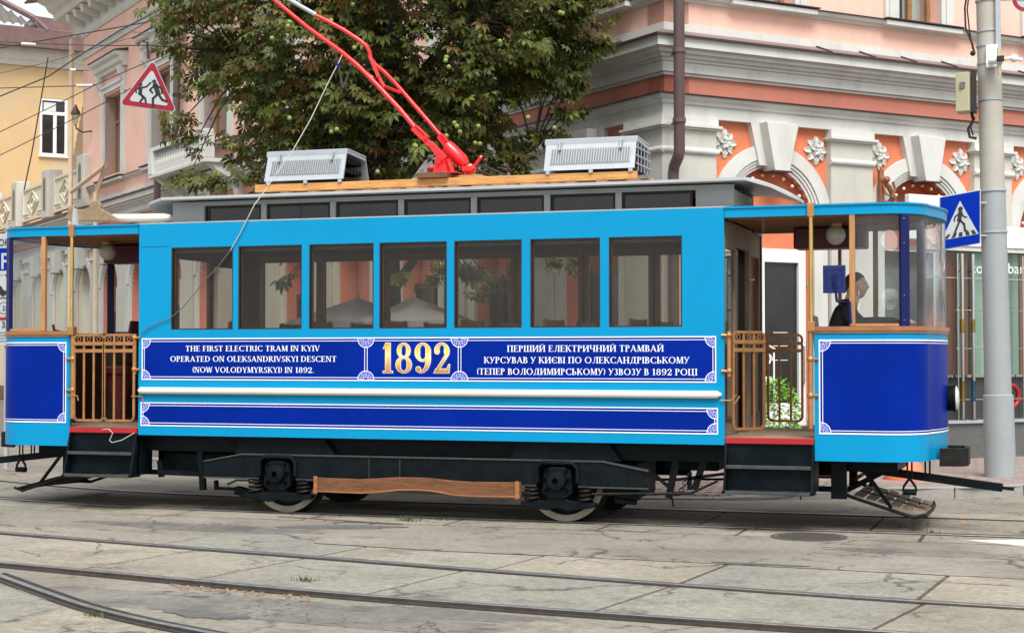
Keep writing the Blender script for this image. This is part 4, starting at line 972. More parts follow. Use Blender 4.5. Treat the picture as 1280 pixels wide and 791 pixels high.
    # Cyrillic only
    if ch == 'П': k.V(.16); k.V(.66); k.H(.16, .66, 1 - h / 2); return .83
    if ch == 'Ш': k.V(.16); k.V(.56); k.V(.96); k.H(.16, .96, h / 2); return 1.13
    if ch in 'ИЙ':
        k.V(.16); k.V(.7); k.D(.22, .08, .64, .92, h * 1.3)
        if ch == 'Й': k.B(.43, 1.22, .14, .12, 180, 360, 8, t=.06, h=.07)
        return .87
    if ch == 'Л': k.V(.68); k.D(.3, .12, .38, 1, h * 1.3); k.H(.36, .7, 1 - h / 2); k.B(.12, .14, .2, .14, 230, 370, 6, t=.09); return .84
    if ch == 'Ч': k.V(.62); k.V(.14, .52, 1, sb=0, t=t * .9); k.B(.34, .56, .28, .16, 190, 300, 8, t=.12); k.H(.4, .62, .42); return .79
    if ch == 'В': k.V(.16); k.B(.3, .755, .24, .245, -90, 90); k.B(.32, .265, .29, .265, -90, 90); k.H(.16, .32, 1 - h / 2); k.H(.16, .33, .52); k.H(.16, .33, h / 2); return .66
    if ch == 'У': k.D(.38, .3, .1, 1, t * .9); k.D(.24, -.0, .62, 1, h * 1.3); k.blob(.2, .05, .08); k.S(.1, 1 - h, .12); k.S(.62, 1 - h, .1); return .71
    if ch == 'Д': k.V(.66, .06, 1, sb=0); k.D(.22, .06, .36, 1, h * 1.3); k.H(.34, .68, 1 - h / 2); k.H(.04, .84, .06); k.quad((.04, -.2), (.08, -.2), (.08, .06), (.04, .06)); k.quad((.8, -.2), (.84, -.2), (.84, .06), (.8, .06)); return .88
    if ch == 'Ь': k.V(.16); k.B(.3, .28, .29, .28, -90, 90); k.H(.16, .32, h / 2); k.H(.16, .32, .53); return .64
    if ch == 'З': k.B(.25, .75, .23, .25, -90, 140, 12, t=.15); k.B(.25, .265, .27, .265, -140, 90, 12, t=.16); return .57
    if ch == 'Ц': k.V(.16); k.V(.64); k.H(.16, .84, h / 2); k.quad((.8, -.2), (.84, -.2), (.84, .06), (.8, .06)); return .88
    return .5
def lettering(name, text, x0, x1, z0, hgt, y, m, parent, t=.15, h=.06, grow=0.0, gap=.04):
    k = Ink(t, h, grow); x = 0; qs = []
    for ch in text:
        k.q = []; w_ = glyph(k, ch); qs.append([[(px + x, pz) for px, pz in q] for q in k.q]); x += w_ + gap
    sx = (x1 - x0) / (x - gap)
    for g in qs:
        if not g: continue
        b = MB()
        for i, q in enumerate(g): b.face([(x0 + px * sx, y - i * 2.0e-5, z0 + pz * hgt) for px, pz in q])
        b.build1(name, m, parent, recalc=False)
# ================================================================== THE TRAM
Y0, Y1, XL, XR = 14.843, 16.943, -9.03, -2.865
YC = (Y0 + Y1) / 2; XC = -5.95; FZ = 0.855
tram = thing('electric_tram', 'old-style sky blue and navy open-platform tram standing on the rails', 'tram', (XC, YC, 0))
WINX = [(-8.65, -7.935), (-7.875, -7.16), (-7.08, -6.375), (-6.315, -5.6), (-5.525, -4.83), (-4.745, -4.05), (-3.965, -3.26)]
def side_wall(y0, y1, m, name, z0=.79, z1=2.98):
    b = MB(); x = XL
    for a, c in WINX:
        b.box(x, a, y0, y1, z0, z1); b.box(a, c, y0, y1, z0, 1.88); b.box(a, c, y0, y1, 2.73, z1); x = c
    b.box(x, XR, y0, y1, z0, z1); return b.build(name, m, tram)
side_wall(Y0, Y0 + .03, 'blue_paint', 'body_side'); side_wall(Y1 - .03, Y1, 'blue_paint', 'body_side')
side_wall(Y0 + .031, Y0 + .06, 'wood_dark', 'inner_lining', .87, 2.88); side_wall(Y1 - .06, Y1 - .031, 'wood_dark', 'inner_lining', .87, 2.88)
for (yo, sgn) in ((Y0, 1), (Y1, -1)):
    for a, c in WINX:
        f = MB(); t = .013
        ya, yb_ = sorted((yo + sgn * .004, yo + sgn * .05))
        f.box(a, a + t, ya, yb_, 1.88, 2.73); f.box(c - t, c, ya, yb_, 1.88, 2.73); f.box(a + t, c - t, ya, yb_, 2.73 - t, 2.73); f.box(a + t, c - t, ya, yb_, 1.88, 1.88 + t)
        w_ = f.build('window', 'dark_inside', tram)
        MB().box(a + t, c - t, yo + sgn * .022 - .002, yo + sgn * .022 + .002, 1.88 + t, 2.73 - t).build('pane', 'glass_saloon', w_)
        g = MB(); ga, gb = sorted((yo + sgn * .052, yo + sgn * .075))
        g.box(a - .03, a + .02, ga, gb, 1.84, 2.76); g.box(c - .02, c + .03, ga, gb, 1.84, 2.76); g.box(a + .02, c - .02, ga, gb, 2.68, 2.76); g.box(a + .02, c - .02, ga, gb, 1.84, 1.89)
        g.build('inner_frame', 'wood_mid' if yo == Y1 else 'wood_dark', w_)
# seams of the side sheets
sm = MB()
for x in (-9.028,): pass
for a in (-8.68,): sm.box(XL + .01, a, Y0 - .0012, Y0, 2.742, 2.746)
sm.build('sheet_seam', 'navy_post', tram)
# saloon ends, floor, ceiling
MB().box(XL, XR, Y0 + .03, Y1 - .03, .8, FZ).build('saloon_floor', 'wood_old', tram)
ce = MB(); ce.box(XL, XR, Y0 + .03, 15.35, 2.86, 2.9); ce.box(XL, XR, 16.43, Y1 - .03, 2.86, 2.9); ce.build('saloon_ceiling', 'wood_dark', tram)
bm_ = MB()
for k in range(9): x = XL + .35 + k * .7; bm_.box(x, x + .05, Y0 + .06, Y1 - .06, 2.8, 2.858)
bm_.build('ceiling_beam', 'wood_dark', tram)
for xx, sg in ((XR, 1), (XL, -1)):
    x0, x1 = sorted((xx - sg * .06, xx - sg * .015))
    pb = MB()
    ys = [Y0 + .03, Y0 + .1, Y0 + .62, Y0 + .7, Y1 - .7, Y1 - .62, Y1 - .1, Y1 - .03]
    for a, c in ((0, 1), (2, 3), (4, 5), (6, 7)): pb.box(x0, x1, ys[a], ys[c], FZ, 2.88)
    pb.box(x0, x1, ys[1], ys[2], FZ, 1.82); pb.box(x0, x1, ys[5], ys[6], FZ, 1.82); pb.box(x0, x1, ys[1], ys[2], 2.62, 2.88); pb.box(x0, x1, ys[5], ys[6], 2.62, 2.88); pb.box(x0, x1, ys[3], ys[4], 2.66, 2.88)
    bk = pb.build('bulkhead', 'wood_old' if sg > 0 else 'wood_dark', tram, bevel=.004)
    for a, c in ((1, 2), (5, 6)): MB().box((x0 + x1) / 2, (x0 + x1) / 2 + .004, ys[a], ys[c], 1.82, 2.62).build('pane', 'glass_saloon', bk)
    tr_ = MB()
    for a, c in ((1, 2), (5, 6)):
        xo = xx - sg * .015; xa, xb = sorted((xo, xo + sg * .012))
        tr_.box(xa, xb, ys[a] + .03, ys[a] + .07, 1.0, 1.72); tr_.box(xa, xb, ys[c] - .07, ys[c] - .03, 1.0, 1.72); tr_.box(xa, xb, ys[a] + .07, ys[c] - .07, 1.68, 1.72); tr_.box(xa, xb, ys[a] + .07, ys[c] - .07, 1.0, 1.04)
    tr_.build('bulkhead_moulding', 'wood_dark', bk)
    if sg > 0:
        for yy in (ys[3] + .05, ys[3] + .22): MB().box(x0 - .03, x0 - .002, yy, yy + .12, FZ, 2.66).build('sliding_door', 'wood_dark', tram, bevel=.004)
# benches: slatted backs show through the windows
for k, x in enumerate((-8.3, -7.45, -6.6, -5.75, -4.9, -4.05)):
    for (ya, yb_) in ((Y0 + .12, Y0 + .8), (Y1 - .8, Y1 - .12)):
        sb = MB(); sb.box(x - .2, x + .22, ya, yb_, 1.26, 1.3); s_ = sb.build('bench', 'wood_board', tram)
        sl = MB()
        for q in range(5): sl.box(x + .22 + q * .006, x + .24 + q * .006, ya, yb_, 1.34 + q * .13, 1.44 + q * .13)
        sl.box(x + .242, x + .27, ya + .03, ya + .07, 1.3, 1.97); sl.box(x + .242, x + .27, yb_ - .07, yb_ - .03, 1.3, 1.97)
        sl.build('bench_back', 'wood_board', s_)
        lg_ = MB(); lg_.box(x - .15, x - .1, ya + .05, yb_ - .05, FZ, 1.26); lg_.box(x + .15, x + .2, ya + .05, yb_ - .05, FZ, 1.26); lg_.build('bench_leg', 'greasy_iron', s_)
# --- printed panels on the side
def plate(x0, x1, z0, z1, name, parent=None):
    b = MB(); b.box(x0, x1, Y0 - .003, Y0, z0, z1); p = b.build(name, 'navy', tram)
    l = MB(); t = .011; y = (Y0 - .0045, Y0 - .0031)
    l.box(x0, x1, *y, z1 - t, z1); l.box(x0, x1, *y, z0, z0 + t); l.box(x0, x0 + t, *y, z0 + t, z1 - t); l.box(x1 - t, x1, *y, z0 + t, z1 - t)
    return p, l
RO = .088
def corner(lm, om, cx, cz, a0, a1, f=None, r=RO):
    # an ornamental fan: filled sector, outline, scrolls
    f = f or (lambda x, y, z: (x, y, z)); n = max(6, int((a1 - a0) / 12)); pts = [(cx + r * math.cos(R(a0 + (a1 - a0) * i / n)), cz + r * math.sin(R(a0 + (a1 - a0) * i / n))) for i in range(n + 1)]
    for p, q in zip(pts, pts[1:]):
        om.face([f(cx, .0036, cz), f(p[0], .0036, p[1]), f(q[0], .0036, q[1])])
        k0, k1 = 1.0, 1.085
        lm.face([f(cx + (p[0] - cx) * k0, .0046, cz + (p[1] - cz) * k0), f(cx + (q[0] - cx) * k0, .0046, cz + (q[1] - cz) * k0), f(cx + (q[0] - cx) * k1, .0046, cz + (q[1] - cz) * k1), f(cx + (p[0] - cx) * k1, .0046, cz + (p[1] - cz) * k1)])
def scrolls(sm_, cx, cz, a0, a1, f=None, r=RO):
    f = f or (lambda x, y, z: (x, y, z)); rr_ = random.Random(2)
    na = 5 if a1 - a0 > 100 else 3
    for ring, rad in ((.45, .016), (.78, .015)):
        m = na if ring > .6 else max(2, na - 1)
        for i in range(m):
            a = R(a0 + (a1 - a0) * (i + .5) / m); x, z = cx + r * ring * math.cos(a), cz + r * ring * math.sin(a)
            for q in range(7):
                u0, u1 = a + q * .8, a + (q + 1) * .8; ra, rb = rad, rad * .62
                sm_.face([f(x + ra * math.cos(u0), .0052, z + ra * math.sin(u0)), f(x + ra * math.cos(u1), .0052, z + ra * math.sin(u1)), f(x + rb * math.cos(u1), .0052, z + rb * math.sin(u1)), f(x + rb * math.cos(u0), .0052, z + rb * math.sin(u0))])
mat('lavender_pale', (0.5, 0.54, 0.85), 0.4, var=0.05)
mat('ornament_blue', (0.035, 0.06, 0.42), 0.4, var=0.05)
fl = lambda x, y, z: (x, Y0 - y, z)
def framed(x0, x1, z0, z1, name, mids=(), r=RO):
    p, l = plate(x0, x1, z0, z1, name); om = MB(); sc_ = MB(); g = .03; t = .006; y = (Y0 - .0045, Y0 - .0031)
    X0, X1, Z0, Z1 = x0 + g, x1 - g, z0 + g, z1 - g
    xs = [X0] + [m for m in mids] + [X1]
    cl = r - g + .012
    segs = []
    for a, c in zip(xs, xs[1:]):
        a_ = x0 + r if a == X0 else a + r; c_ = x1 - r if c == X1 else c - r; segs.append((a_, c_))
    for a_, c_ in segs:
        l.box(a_, c_, *y, Z1 - t, Z1); l.box(a_, c_, *y, Z0, Z0 + t)
    if z1 - z0 > 2 * r + .02:
        for x in (X0, X1): l.box(x - t / 2, x + t / 2, *y, z0 + r, z1 - r)
        for m in mids:
            for d in (-.016, .012): l.box(m + d, m + d + .006, *y, z0 + r, z1 - r)
    e = .012
    for cx, cz, a0, a1 in ((x0 + e, z0 + e, 0, 90), (x1 - e, z0 + e, 90, 180), (x1 - e, z1 - e, 180, 270), (x0 + e, z1 - e, 270, 360)):
        corner(l, om, cx, cz, a0, a1, fl, r); scrolls(sc_, cx, cz, a0, a1, fl, r)
    for m in mids:
        corner(l, om, m, z0 + e, 0, 180, fl, r * .95); corner(l, om, m, z1 - e, 180, 360, fl, r * .95); scrolls(sc_, m, z0 + e, 0, 180, fl, r * .95); scrolls(sc_, m, z1 - e, 180, 360, fl, r * .95)
    l.build('border', 'white_line', p, recalc=False); om.build('ornament', 'ornament_blue', p, recalc=False); sc_.build('scrollwork', 'lavender_pale', p, recalc=False)
    return p
xm1, xm2 = at(457.5, 449, Y0).x, at(574.5, 449, Y0).x
sign = framed(-8.99, -2.94, 1.362, 1.793, 'name_panel', (xm1, xm2))
low = framed(-9.0, -2.925, .885, 1.13, 'lower_panel', (), .088)
yT = Y0 - .0050
def line_at(text, px0, px1, pyb, name='letter'):
    p0, p1 = at(px0, pyb, Y0), at(px1, pyb, Y0); lettering(name, text, p0.x, p1.x, (p0.z + p1.z) / 2, .056 if ord(text[-2]) < 900 else .06, yT, 'white_line', sign)
line_at('THE FIRST ELECTRIC TRAM IN KYIV', 232, 400, 438.8)
line_at('OPERATED ON OLEKSANDRIVSKYI DESCENT', 213, 421, 451.9)
line_at('(NOW VOLODYMYRSKYI) IN 1892.', 240.5, 393, 465.6)
line_at('ПЕРШИЙ ЕЛЕКТРИЧНИЙ ТРАМВАЙ', 634, 830, 439.4)
line_at('КУРСУВАВ У КИЄВІ ПО ОЛЕКСАНДРІВСЬКОМУ', 605, 862, 453.9)
line_at('(ТЕПЕР ВОЛОДИМИРСЬКОМУ) УЗВОЗУ В 1892 РОЦІ', 596, 872, 468.4)
# gold date, printed with its golden shading
gm = bpy.data.materials.new('gold_print'); gm.use_nodes = True; nt = gm.node_tree; bs = nt.nodes['Principled BSDF']; bs.inputs['Roughness'].default_value = .4
tc = node(nt, 'ShaderNodeTexCoord'); sx_ = node(nt, 'ShaderNodeSeparateXYZ'); nt.links.new(tc.outputs['Generated'], sx_.inputs[0]); rp = node(nt, 'ShaderNodeValToRGB')
nz = node(nt, 'ShaderNodeTexNoise'); nz.inputs['Scale'].default_value = 2.2; nt.links.new(tc.outputs['Generated'], nz.inputs['Vector']); ad = node(nt, 'ShaderNodeMath', operation='MULTIPLY_ADD'); ad.inputs[1].default_value = .5; nt.links.new(nz.outputs['Fac'], ad.inputs[0]); 
sb_ = node(nt, 'ShaderNodeMath', operation='SUBTRACT'); sb_.inputs[1].default_value = .25; nt.links.new(sx_.outputs['Z'], sb_.inputs[0]); nt.links.new(sb_.outputs[0], ad.inputs[2]); nt.links.new(ad.outputs[0], rp.inputs[0])
cr = rp.color_ramp; cr.elements[0].position = 0; cr.elements[0].color = (.4, .19, .04, 1); cr.elements[1].position = 1; cr.elements[1].color = (.55, .3, .05, 1)
for p_, c_ in ((.3, (.62, .33, .08, 1)), (.55, (.9, .72, .28, 1)), (.72, (.85, .6, .12, 1))): e_ = cr.elements.new(p_); e_.color = c_
nt.links.new(rp.outputs[0], bs.inputs['Base Color']); MATS['gold_print'] = gm
d0, d1 = at(476, 466, Y0), at(564, 466, Y0)
zb_ = at(520, 465.8, Y0).z
lettering('digit_shadow', '1892', d0.x + .008, d1.x + .008, zb_ - .004, .292, Y0 - .0046, 'ornament_blue', sign, .185, .05, .022, .05)
lettering('digit_outline', '1892', d0.x, d1.x, zb_, .292, Y0 - .0065, 'white_line', sign, .185, .05, .016, .05)
lettering('digit', '1892', d0.x, d1.x, zb_, .292, Y0 - .0082, 'gold_print', sign, .185, .05, 0, .05)
# cream half-round rail
MB().tube([(-9.02, Y0 - .012, 1.252), (-8.99, Y0 - .02, 1.252), (-2.93, Y0 - .02, 1.252), (-2.89, Y0 - .012, 1.252)], [.016, .036, .036, .012], 14).build('rubbing_rail', 'cream_rail', tram, smooth='auto')
# rivets below windows edges
# --- end platforms
def plan(sg, d0=3.91, off=0.0, both=True, d_end=None):
    pts = [(d0, Y0)]
    if d0 < 4.49: pts += [(d0 + (4.5 - d0) * i / 4, Y0) for i in range(1, 5)]
    pts += [(4.5 + .4 * math.sin(R(a)), Y0 + .4 - .4 * math.cos(R(a))) for a in range(6, 91, 6)]
    pts += [(4.9 + .115 * (1 - ((y - YC) / .65) ** 2), y) for y in [Y0 + .4 + (YC - Y0 - .4) * i / 5 for i in range(1, 6)]]
    if both: pts += [(d, 2 * YC - y) for d, y in pts[-2::-1]]
    return [(XC + sg * d, y, 0) for d, y in pts]
def pstrip(sg, o0, o1, z0, z1, name, m, parent=None, pts=None, **kw):
    return MB().strip(pts or plan(sg), o0 * sg, o1 * sg, z0, z1).build(name, m, parent or tram, **kw)
for sg in (1, -1):
    full = plan(sg, 3.09); body_end = XC + sg * 3.085
    pstrip(sg, 0.0, .03, 2.885, 2.98, 'roof_fascia', 'blue_paint', pts=full, smooth='auto')
    pstrip(sg, -.012, -.0005, 2.968, 2.986, 'roof_gutter', 'blue_paint', pts=full, smooth='auto')
    dash = pstrip(sg, 0.0, .03, .66, 1.835, 'dash_panel', 'blue_paint', smooth='auto')
    pstrip(sg, .031, .045, .87, 1.83, 'dash_lining', 'wood_dark', smooth='auto')
    pp = [p for p in plan(sg, 3.95)]; pp[-1] = (XC + sg * 3.95, Y1, 0)
    nv = pstrip(sg, -.003, -.0002, .905, 1.755, 'dash_print', 'navy', dash, pts=pp, smooth='auto')
    l = MB()
    for z0, z1 in ((1.743, 1.757), (.903, .917)): l.strip(pp, -.0048 * sg, -.0032 * sg, z0, z1)
    q2 = [p for p in plan(sg, 4.05)]
    for z0, z1 in ((1.722, 1.728), (.932, .938)): l.strip(q2, -.0048 * sg, -.0032 * sg, z0, z1)
    for yy, ys_ in ((Y0, -1), (Y1, 1)):
        ya, yb_ = sorted((yy + ys_ * .0048, yy + ys_ * .0032))
        xa, xb = sorted((XC + sg * 3.95, XC + sg * 3.962)); l.box(xa, xb, ya, yb_, .917, 1.743)
        xa, xb = sorted((XC + sg * 3.98, XC + sg * 3.986)); l.box(xa, xb, ya, yb_, .99, 1.67)
    om, sc_ = MB(), MB()
    for z, aa in ((.917, (0, 90)), (1.743, (270, 360))):
        a0, a1 = aa if sg > 0 else (180 - aa[1], 180 - aa[0])
        corner(l, om, XC + sg * 3.963, z, a0, a1, fl); scrolls(sc_, XC + sg * 3.963, z, a0, a1, fl)
    l.build('border', 'white_line', nv, recalc=False); om.build('ornament', 'ornament_blue', nv, recalc=False); sc_.build('scrollwork', 'lavender_pale', nv, recalc=False)
    # sill, glass, posts
    pstrip(sg, -.02, .06, 1.836, 1.875, 'wood_sill', 'wood_mid', smooth='auto')
    pstrip(sg, -.012, .03, 1.815, 1.835, 'sill_moulding', 'wood_mid', smooth='auto')
    def seg_glass(d0, d1, name='windscreen'):
        pass
    arcp = plan(sg, 4.26); 
    gl = pstrip(sg, .014, .018, 1.876, 2.884, 'windscreen', 'glass_cab', pts=arcp, smooth=True)
    for yy in (Y0, Y1):
        s_ = 1 if yy == Y0 else -1
        ya, yb_ = sorted((yy + s_ * .003, yy + s_ * .045))
        xa, xb = sorted((XC + sg * 4.225, XC + sg * 4.275)); po = MB().box(xa, xb, ya, yb_, 1.876, 2.884).build('cab_post', 'wood_gold', tram, bevel=.004)
        xc_, yc_ = XC + sg * (4.5 + .4 * math.sin(R(31))), Y0 + .4 - .4 * math.cos(R(31))
        if yy == Y1: yc_ = 2 * YC - yc_
        tx, ty = math.cos(R(31)) * sg, math.sin(R(31)) * s_
        P = Vector((xc_, yc_, 0)); T_ = Vector((tx, ty, 0)) * .042; Nn = Vector((-ty, tx, 0)) * .022
        MB().hexa([P - T_ - Nn + Vector((0, 0, 1.876)), P + T_ - Nn + Vector((0, 0, 1.876)), P + T_ + Nn + Vector((0, 0, 1.876)), P - T_ + Nn + Vector((0, 0, 1.876))],
                  [P - T_ - Nn + Vector((0, 0, 2.884)), P + T_ - Nn + Vector((0, 0, 2.884)), P + T_ + Nn + Vector((0, 0, 2.884)), P - T_ + Nn + Vector((0, 0, 2.884))]).build('corner_post', 'navy_post', tram, bevel=.005)
        rv = MB()
        for z in (1.93, 2.15, 2.62, 2.84): rv.ball(tuple(P + Vector((-.0, -.024 * s_, z))), .006, 6)
        rv.build('screw', 'chrome', tram)
        xa, xb = sorted((XC + sg * 4.277, XC + sg * 4.66)); ya2, yb2 = sorted((yy + s_ * .004, yy + s_ * .03)); MB().box(xa, xb, ya2, yb2, 1.877, 1.9).build('sash_rail', 'wood_gold', tram)
        # brass grab pole and door post
        xp = XC + sg * 3.885
        MB().tube([(xp, yy - s_ * .012, 1.86), (xp, yy - s_ * .012, 2.95)], .019, 10).build('grab_pole', 'brass' if yy == Y0 else 'wood_mid', tram, smooth='auto')
        cb = MB(); cb.box(xp - .03, xp + .03, yy - .035, yy + .035, 2.87, 3.0); cb.box(xp - .035, xp + .035, yy - .04, yy + .04, 1.83, 1.92); cb.build('pole_bracket', 'bronze', tram, bevel=.005)
        MB().tube([(xp - sg * .01, yy + s_ * .0, .95), (xp - sg * .01, yy, 1.84)], .022, 10).build('hand_rail', 'bronze', tram, smooth='auto')
        hb = MB()
        for z in (1.25, 1.58): hb.tube([(xp - sg * .02, yy, z), (xp + sg * .06, yy - s_ * .012, z)], .014, 8); hb.ball((xp - sg * .01, yy, z), .034, 10)
        hb.build('rail_bracket', 'bronze', tram, smooth='auto')
        xq = XC + sg * 3.13
        MB().tube([(xq, yy + s_ * .005, 1.42), (xq, yy + s_ * .005, 1.84)], .02, 10).build('hand_rail', 'bronze', tram, smooth='auto')
        hb = MB()
        for z in (1.47, 1.8): hb.tube([(xq + sg * .02, yy, z), (xq - sg * .07, yy - s_ * .012, z)], .014, 8); hb.ball((xq, yy, z), .03, 10)
        hb.build('rail_bracket', 'bronze', tram, smooth='auto')
    # floor boards and ceiling
    fp = plan(sg, 3.06); bd = MB(); bd.prism([(p[0], p[1]) for p in [(x - sg * .032 if abs(x - XC) > 4.4 else x, y + (.032 if y < YC else -.032), 0) for x, y, _ in fp]], .8, FZ - .006, 'z'); bd.build('platform_floor', 'wood_dark', tram)
    for k in range(10):
        y = Y0 + .04 + k * .203; MB().box(*sorted((XC + sg * 3.08, XC + sg * (4.45 if 1 <= k <= 8 else 4.35))), y, y + .198, FZ - .005, FZ + .008).build('floor_board', 'wood_old', tram)
    bd = MB(); bd.prism([(p[0], p[1]) for p in [(x - sg * .032 if abs(x - XC) > 4.4 else x, y + (.032 if y < YC else -.032), 0) for x, y, _ in fp]], 2.9, 2.95, 'z'); bd.build('platform_ceiling', 'wood_dark', tram)
    for k in range(10): y = Y0 + .1 + k * .2; MB().box(*sorted((XC + sg * 3.1, XC + sg * 4.7)), y, y + .02, 2.875, 2.899).build('ceiling_batten', 'wood_mid', tram)
    # platform roof, gently domed
    dome = MB(); ring0 = [(x, y) for x, y, _ in full]; cx_, cy_ = XC + sg * 3.6, YC; prev = None
    for lv, zz in ((1.0, 2.985), (.85, 3.0), (.6, 3.025), (.3, 3.04), (.02, 3.045)):
        ring = [dome.P((cx_ + (x - cx_) * (lv if abs(x - XC) > 3.1 else 1), cy_ + (y - cy_) * lv, zz)) for x, y in ring0]
        if prev:
            for i in range(len(ring) - 1): dome.f.append([prev[i], prev[i + 1], ring[i + 1], ring[i]])
        prev = ring
    dome.build('platform_roof', 'roof_grey', tram, smooth=True, recalc=False)
    # destination box under the ceiling, globe lamp
    MB().box(*sorted((XC + sg * 3.55, XC + sg * 4.25)), 16.0, 16.3, 2.66, 2.87).build('roller_box', 'maroon', tram, bevel=.02)
    lp = MB().ball((XC + sg * 4.0, 15.7, 2.765), .095, 20).build('globe_lamp', 'milk', tram, smooth=True)
    MB().lathe([(.05, 2.84), (.06, 2.87), (.06, 2.9)], (XC + sg * 4.0, 15.7, 0), 12).build('lamp_holder', 'bronze', lp)
    # controller stand and stool
    ct = MB().lathe([(.16, FZ), (.16, 1.7), (.13, 1.78), (.04, 1.8)], (XC + sg * 4.62, 15.75, 0), 16).build('controller', 'wood_dark', tram, smooth='auto')
    MB().tube([(XC + sg * 4.62, 15.75, 1.8), (XC + sg * 4.62, 15.75, 1.88), (XC + sg * 4.62, 15.6, 1.9), (XC + sg * 4.62, 15.58, 1.96)], .015, 8).build('crank_handle', 'brass', ct, smooth='auto')
    so = MB().lathe([(.03, FZ), (.03, 1.4), (.17, 1.42), (.18, 1.48), (.16, 1.5)], (XC + sg * 3.97, 15.9, 0), 16).build('driver_stool', 'seat_red', tram, smooth='auto')
    MB().prism([(0, 1.5), (.05, 1.5), (.0, 1.98), (-.06, 2.0), (-.08, 1.95)], 15.68, 16.1, 'y') if False else None
    bk = MB(); bx_ = XC + sg * 3.8
    bk.hexa([(bx_, 15.7, 1.55), (bx_ + .03, 15.7, 1.55), (bx_ + .03, 16.1, 1.55), (bx_, 16.1, 1.55)], [(bx_ - sg * .05, 15.75, 2.0), (bx_ - sg * .05 + .03, 15.75, 2.0), (bx_ - sg * .05 + .03, 16.05, 2.0), (bx_ - sg * .05, 16.05, 2.0)]); bk.build('stool_back', 'wood_mid' if sg > 0 else 'seat_red', so, bevel=.01)
    MB().bar((bx_, 15.9, 1.55), (XC + sg * 3.95, 15.9, 1.45), .05, .02).build('stool_bracket', 'greasy_iron', so)
    # steps on both sides
    for yy, s_ in ((Y0, 1), (Y1, -1)):
        xa, xb = sorted((XC + sg * 3.09, XC + sg * 3.905)); st = MB()
        def Y(o): return yy + s_ * o
        def bxy(b, x0, x1, oa, ob, z0, z1): ya, yb_ = sorted((Y(oa), Y(ob))); b.box(x0, x1, ya, yb_, z0, z1)
        MB().box(xa + .002, xb - .002, *sorted((Y(-.012), Y(.05))), .805, .86).build('step_edge', 'red_trim', tram, bevel=.004)
        fb = MB(); bxy(fb, xa, xb, .02, .05, .6, .803); bxy(fb, xa, xb, .0, .03, .38, .6)
        for x0, x1 in ((xa - .0, xa + .02), (xb - .02, xb)):
            fb.hexa([(x0, Y(.3), .37), (x1, Y(.3), .37), (x1, Y(-.12), .37), (x0, Y(-.12), .37)], [(x0, Y(.3), .8), (x1, Y(.3), .8), (x1, Y(-.01), .8), (x0, Y(-.01), .8)])
        sp = fb.build('step_box', 'black_step', tram)
        for z, o in ((.595, -.07), (.365, -.13)):
            t_ = MB(); bxy(t_, xa + (.022 if z > .5 else -.01), xb - (.022 if z > .5 else -.01), o, .05, z - .012, z + .01); t_.build('tread', 'black_step', sp)
            t_ = MB(); bxy(t_, xa + .022, xb - .022, o - .012, o - .001, z - .016, z + .018); t_.build('tread_nosing', 'worn_edge', sp, bevel=.004)
    # headlight, buffer, coupling
    xh = XC + sg * 5.02
    h_ = MB().lathe([(.09, -.05 * sg), (.12, .0), (.125, .045 * sg), (.134, .05 * sg), (.134, .07 * sg)], (xh, YC, 1.21), 24, 'x').build('headlight', 'black_paint', tram, smooth='auto')
    MB().lathe([(.12, .071 * sg), (.105, .085 * sg), (.06, .1 * sg), (.002, .105 * sg)], (xh, YC, 1.21), 24, 'x').build('lens', 'milk', h_, smooth=True)
    bu = MB(); bu.prism([(xh - sg * .05, 15.35), (xh + sg * .14, 15.4), (xh + sg * .2, 15.5), (xh + sg * .2, 15.85), (xh + sg * .14, 15.95), (xh - sg * .05, 15.98), (xh - sg * .05, 15.93), (xh + sg * .12, 15.9), (xh + sg * .16, 15.83), (xh + sg * .16, 15.52), (xh + sg * .12, 15.45), (xh - sg * .05, 15.4)], .6, .765, 'z')
    bu.build('buffer_pocket', 'greasy_iron', tram, bevel=.004)
    dbar = MB(); dbar.bar((XC + sg * 4.1, 15.55, .575), (XC + sg * 5.52, 15.42, .415), .05, .075); dbar.bar((XC + sg * 5.5, 15.42, .417), (XC + sg * 5.62, 15.41, .405), .03, .03); dbar.build('coupling_bar', 'black_paint', tram, bevel=.006)
    for dx, yy in ((4.72, 15.15), (4.85, 15.55)):
        ch = MB(); x = XC + sg * dx
        ch.tube([(x - .02, yy, .68), (x - .02, yy, .5), (x + .02, yy, .5), (x + .02, yy, .68)], .009, 6)
        if dx < 4.8:
            ch.tube([(x, yy, .5), (x - .05, yy, .43), (x - .06, yy, .39), (x, yy, .36), (x + .06, yy, .39), (x + .05, yy, .43), (x, yy, .5)], .013, 6); ch.tube([(x - .06, yy, .375), (x + .06, yy, .375)], .028, 8)
        ch.build('hanging_hook', 'black_paint', tram, smooth='auto')
    # lifeguard tray of slats
    lgd = MB()
    a0, a1 = XC + sg * 4.08, XC + sg * 4.85
    za, zb2 = .34, .14
    for yy in (15.22, 16.55): lgd.tube([(a0, yy, za + .02), (a0 + (a1 - a0) * .15, yy, za - .03), (a1 - sg * .1, yy, zb2), (a1, yy, zb2 + .03)], .016, 8)
    lgd.tube([(a1 - sg * .1, 15.22, zb2), (a1, 15.3, zb2 + .01), (a1 + sg * .02, 15.9, zb2 + .02), (a1, 16.47, zb2 + .01), (a1 - sg * .1, 16.55, zb2)], .018, 8)
    lg2 = lgd.build('lifeguard', 'greasy_iron', tram, smooth='auto')
    sl = MB().box(-.045, .045, 0, 1.3, -.006, .006).mesh('slat'); sl.materials.append(MATS['wood_old'] if sg > 0 else MATS['greasy_iron'])
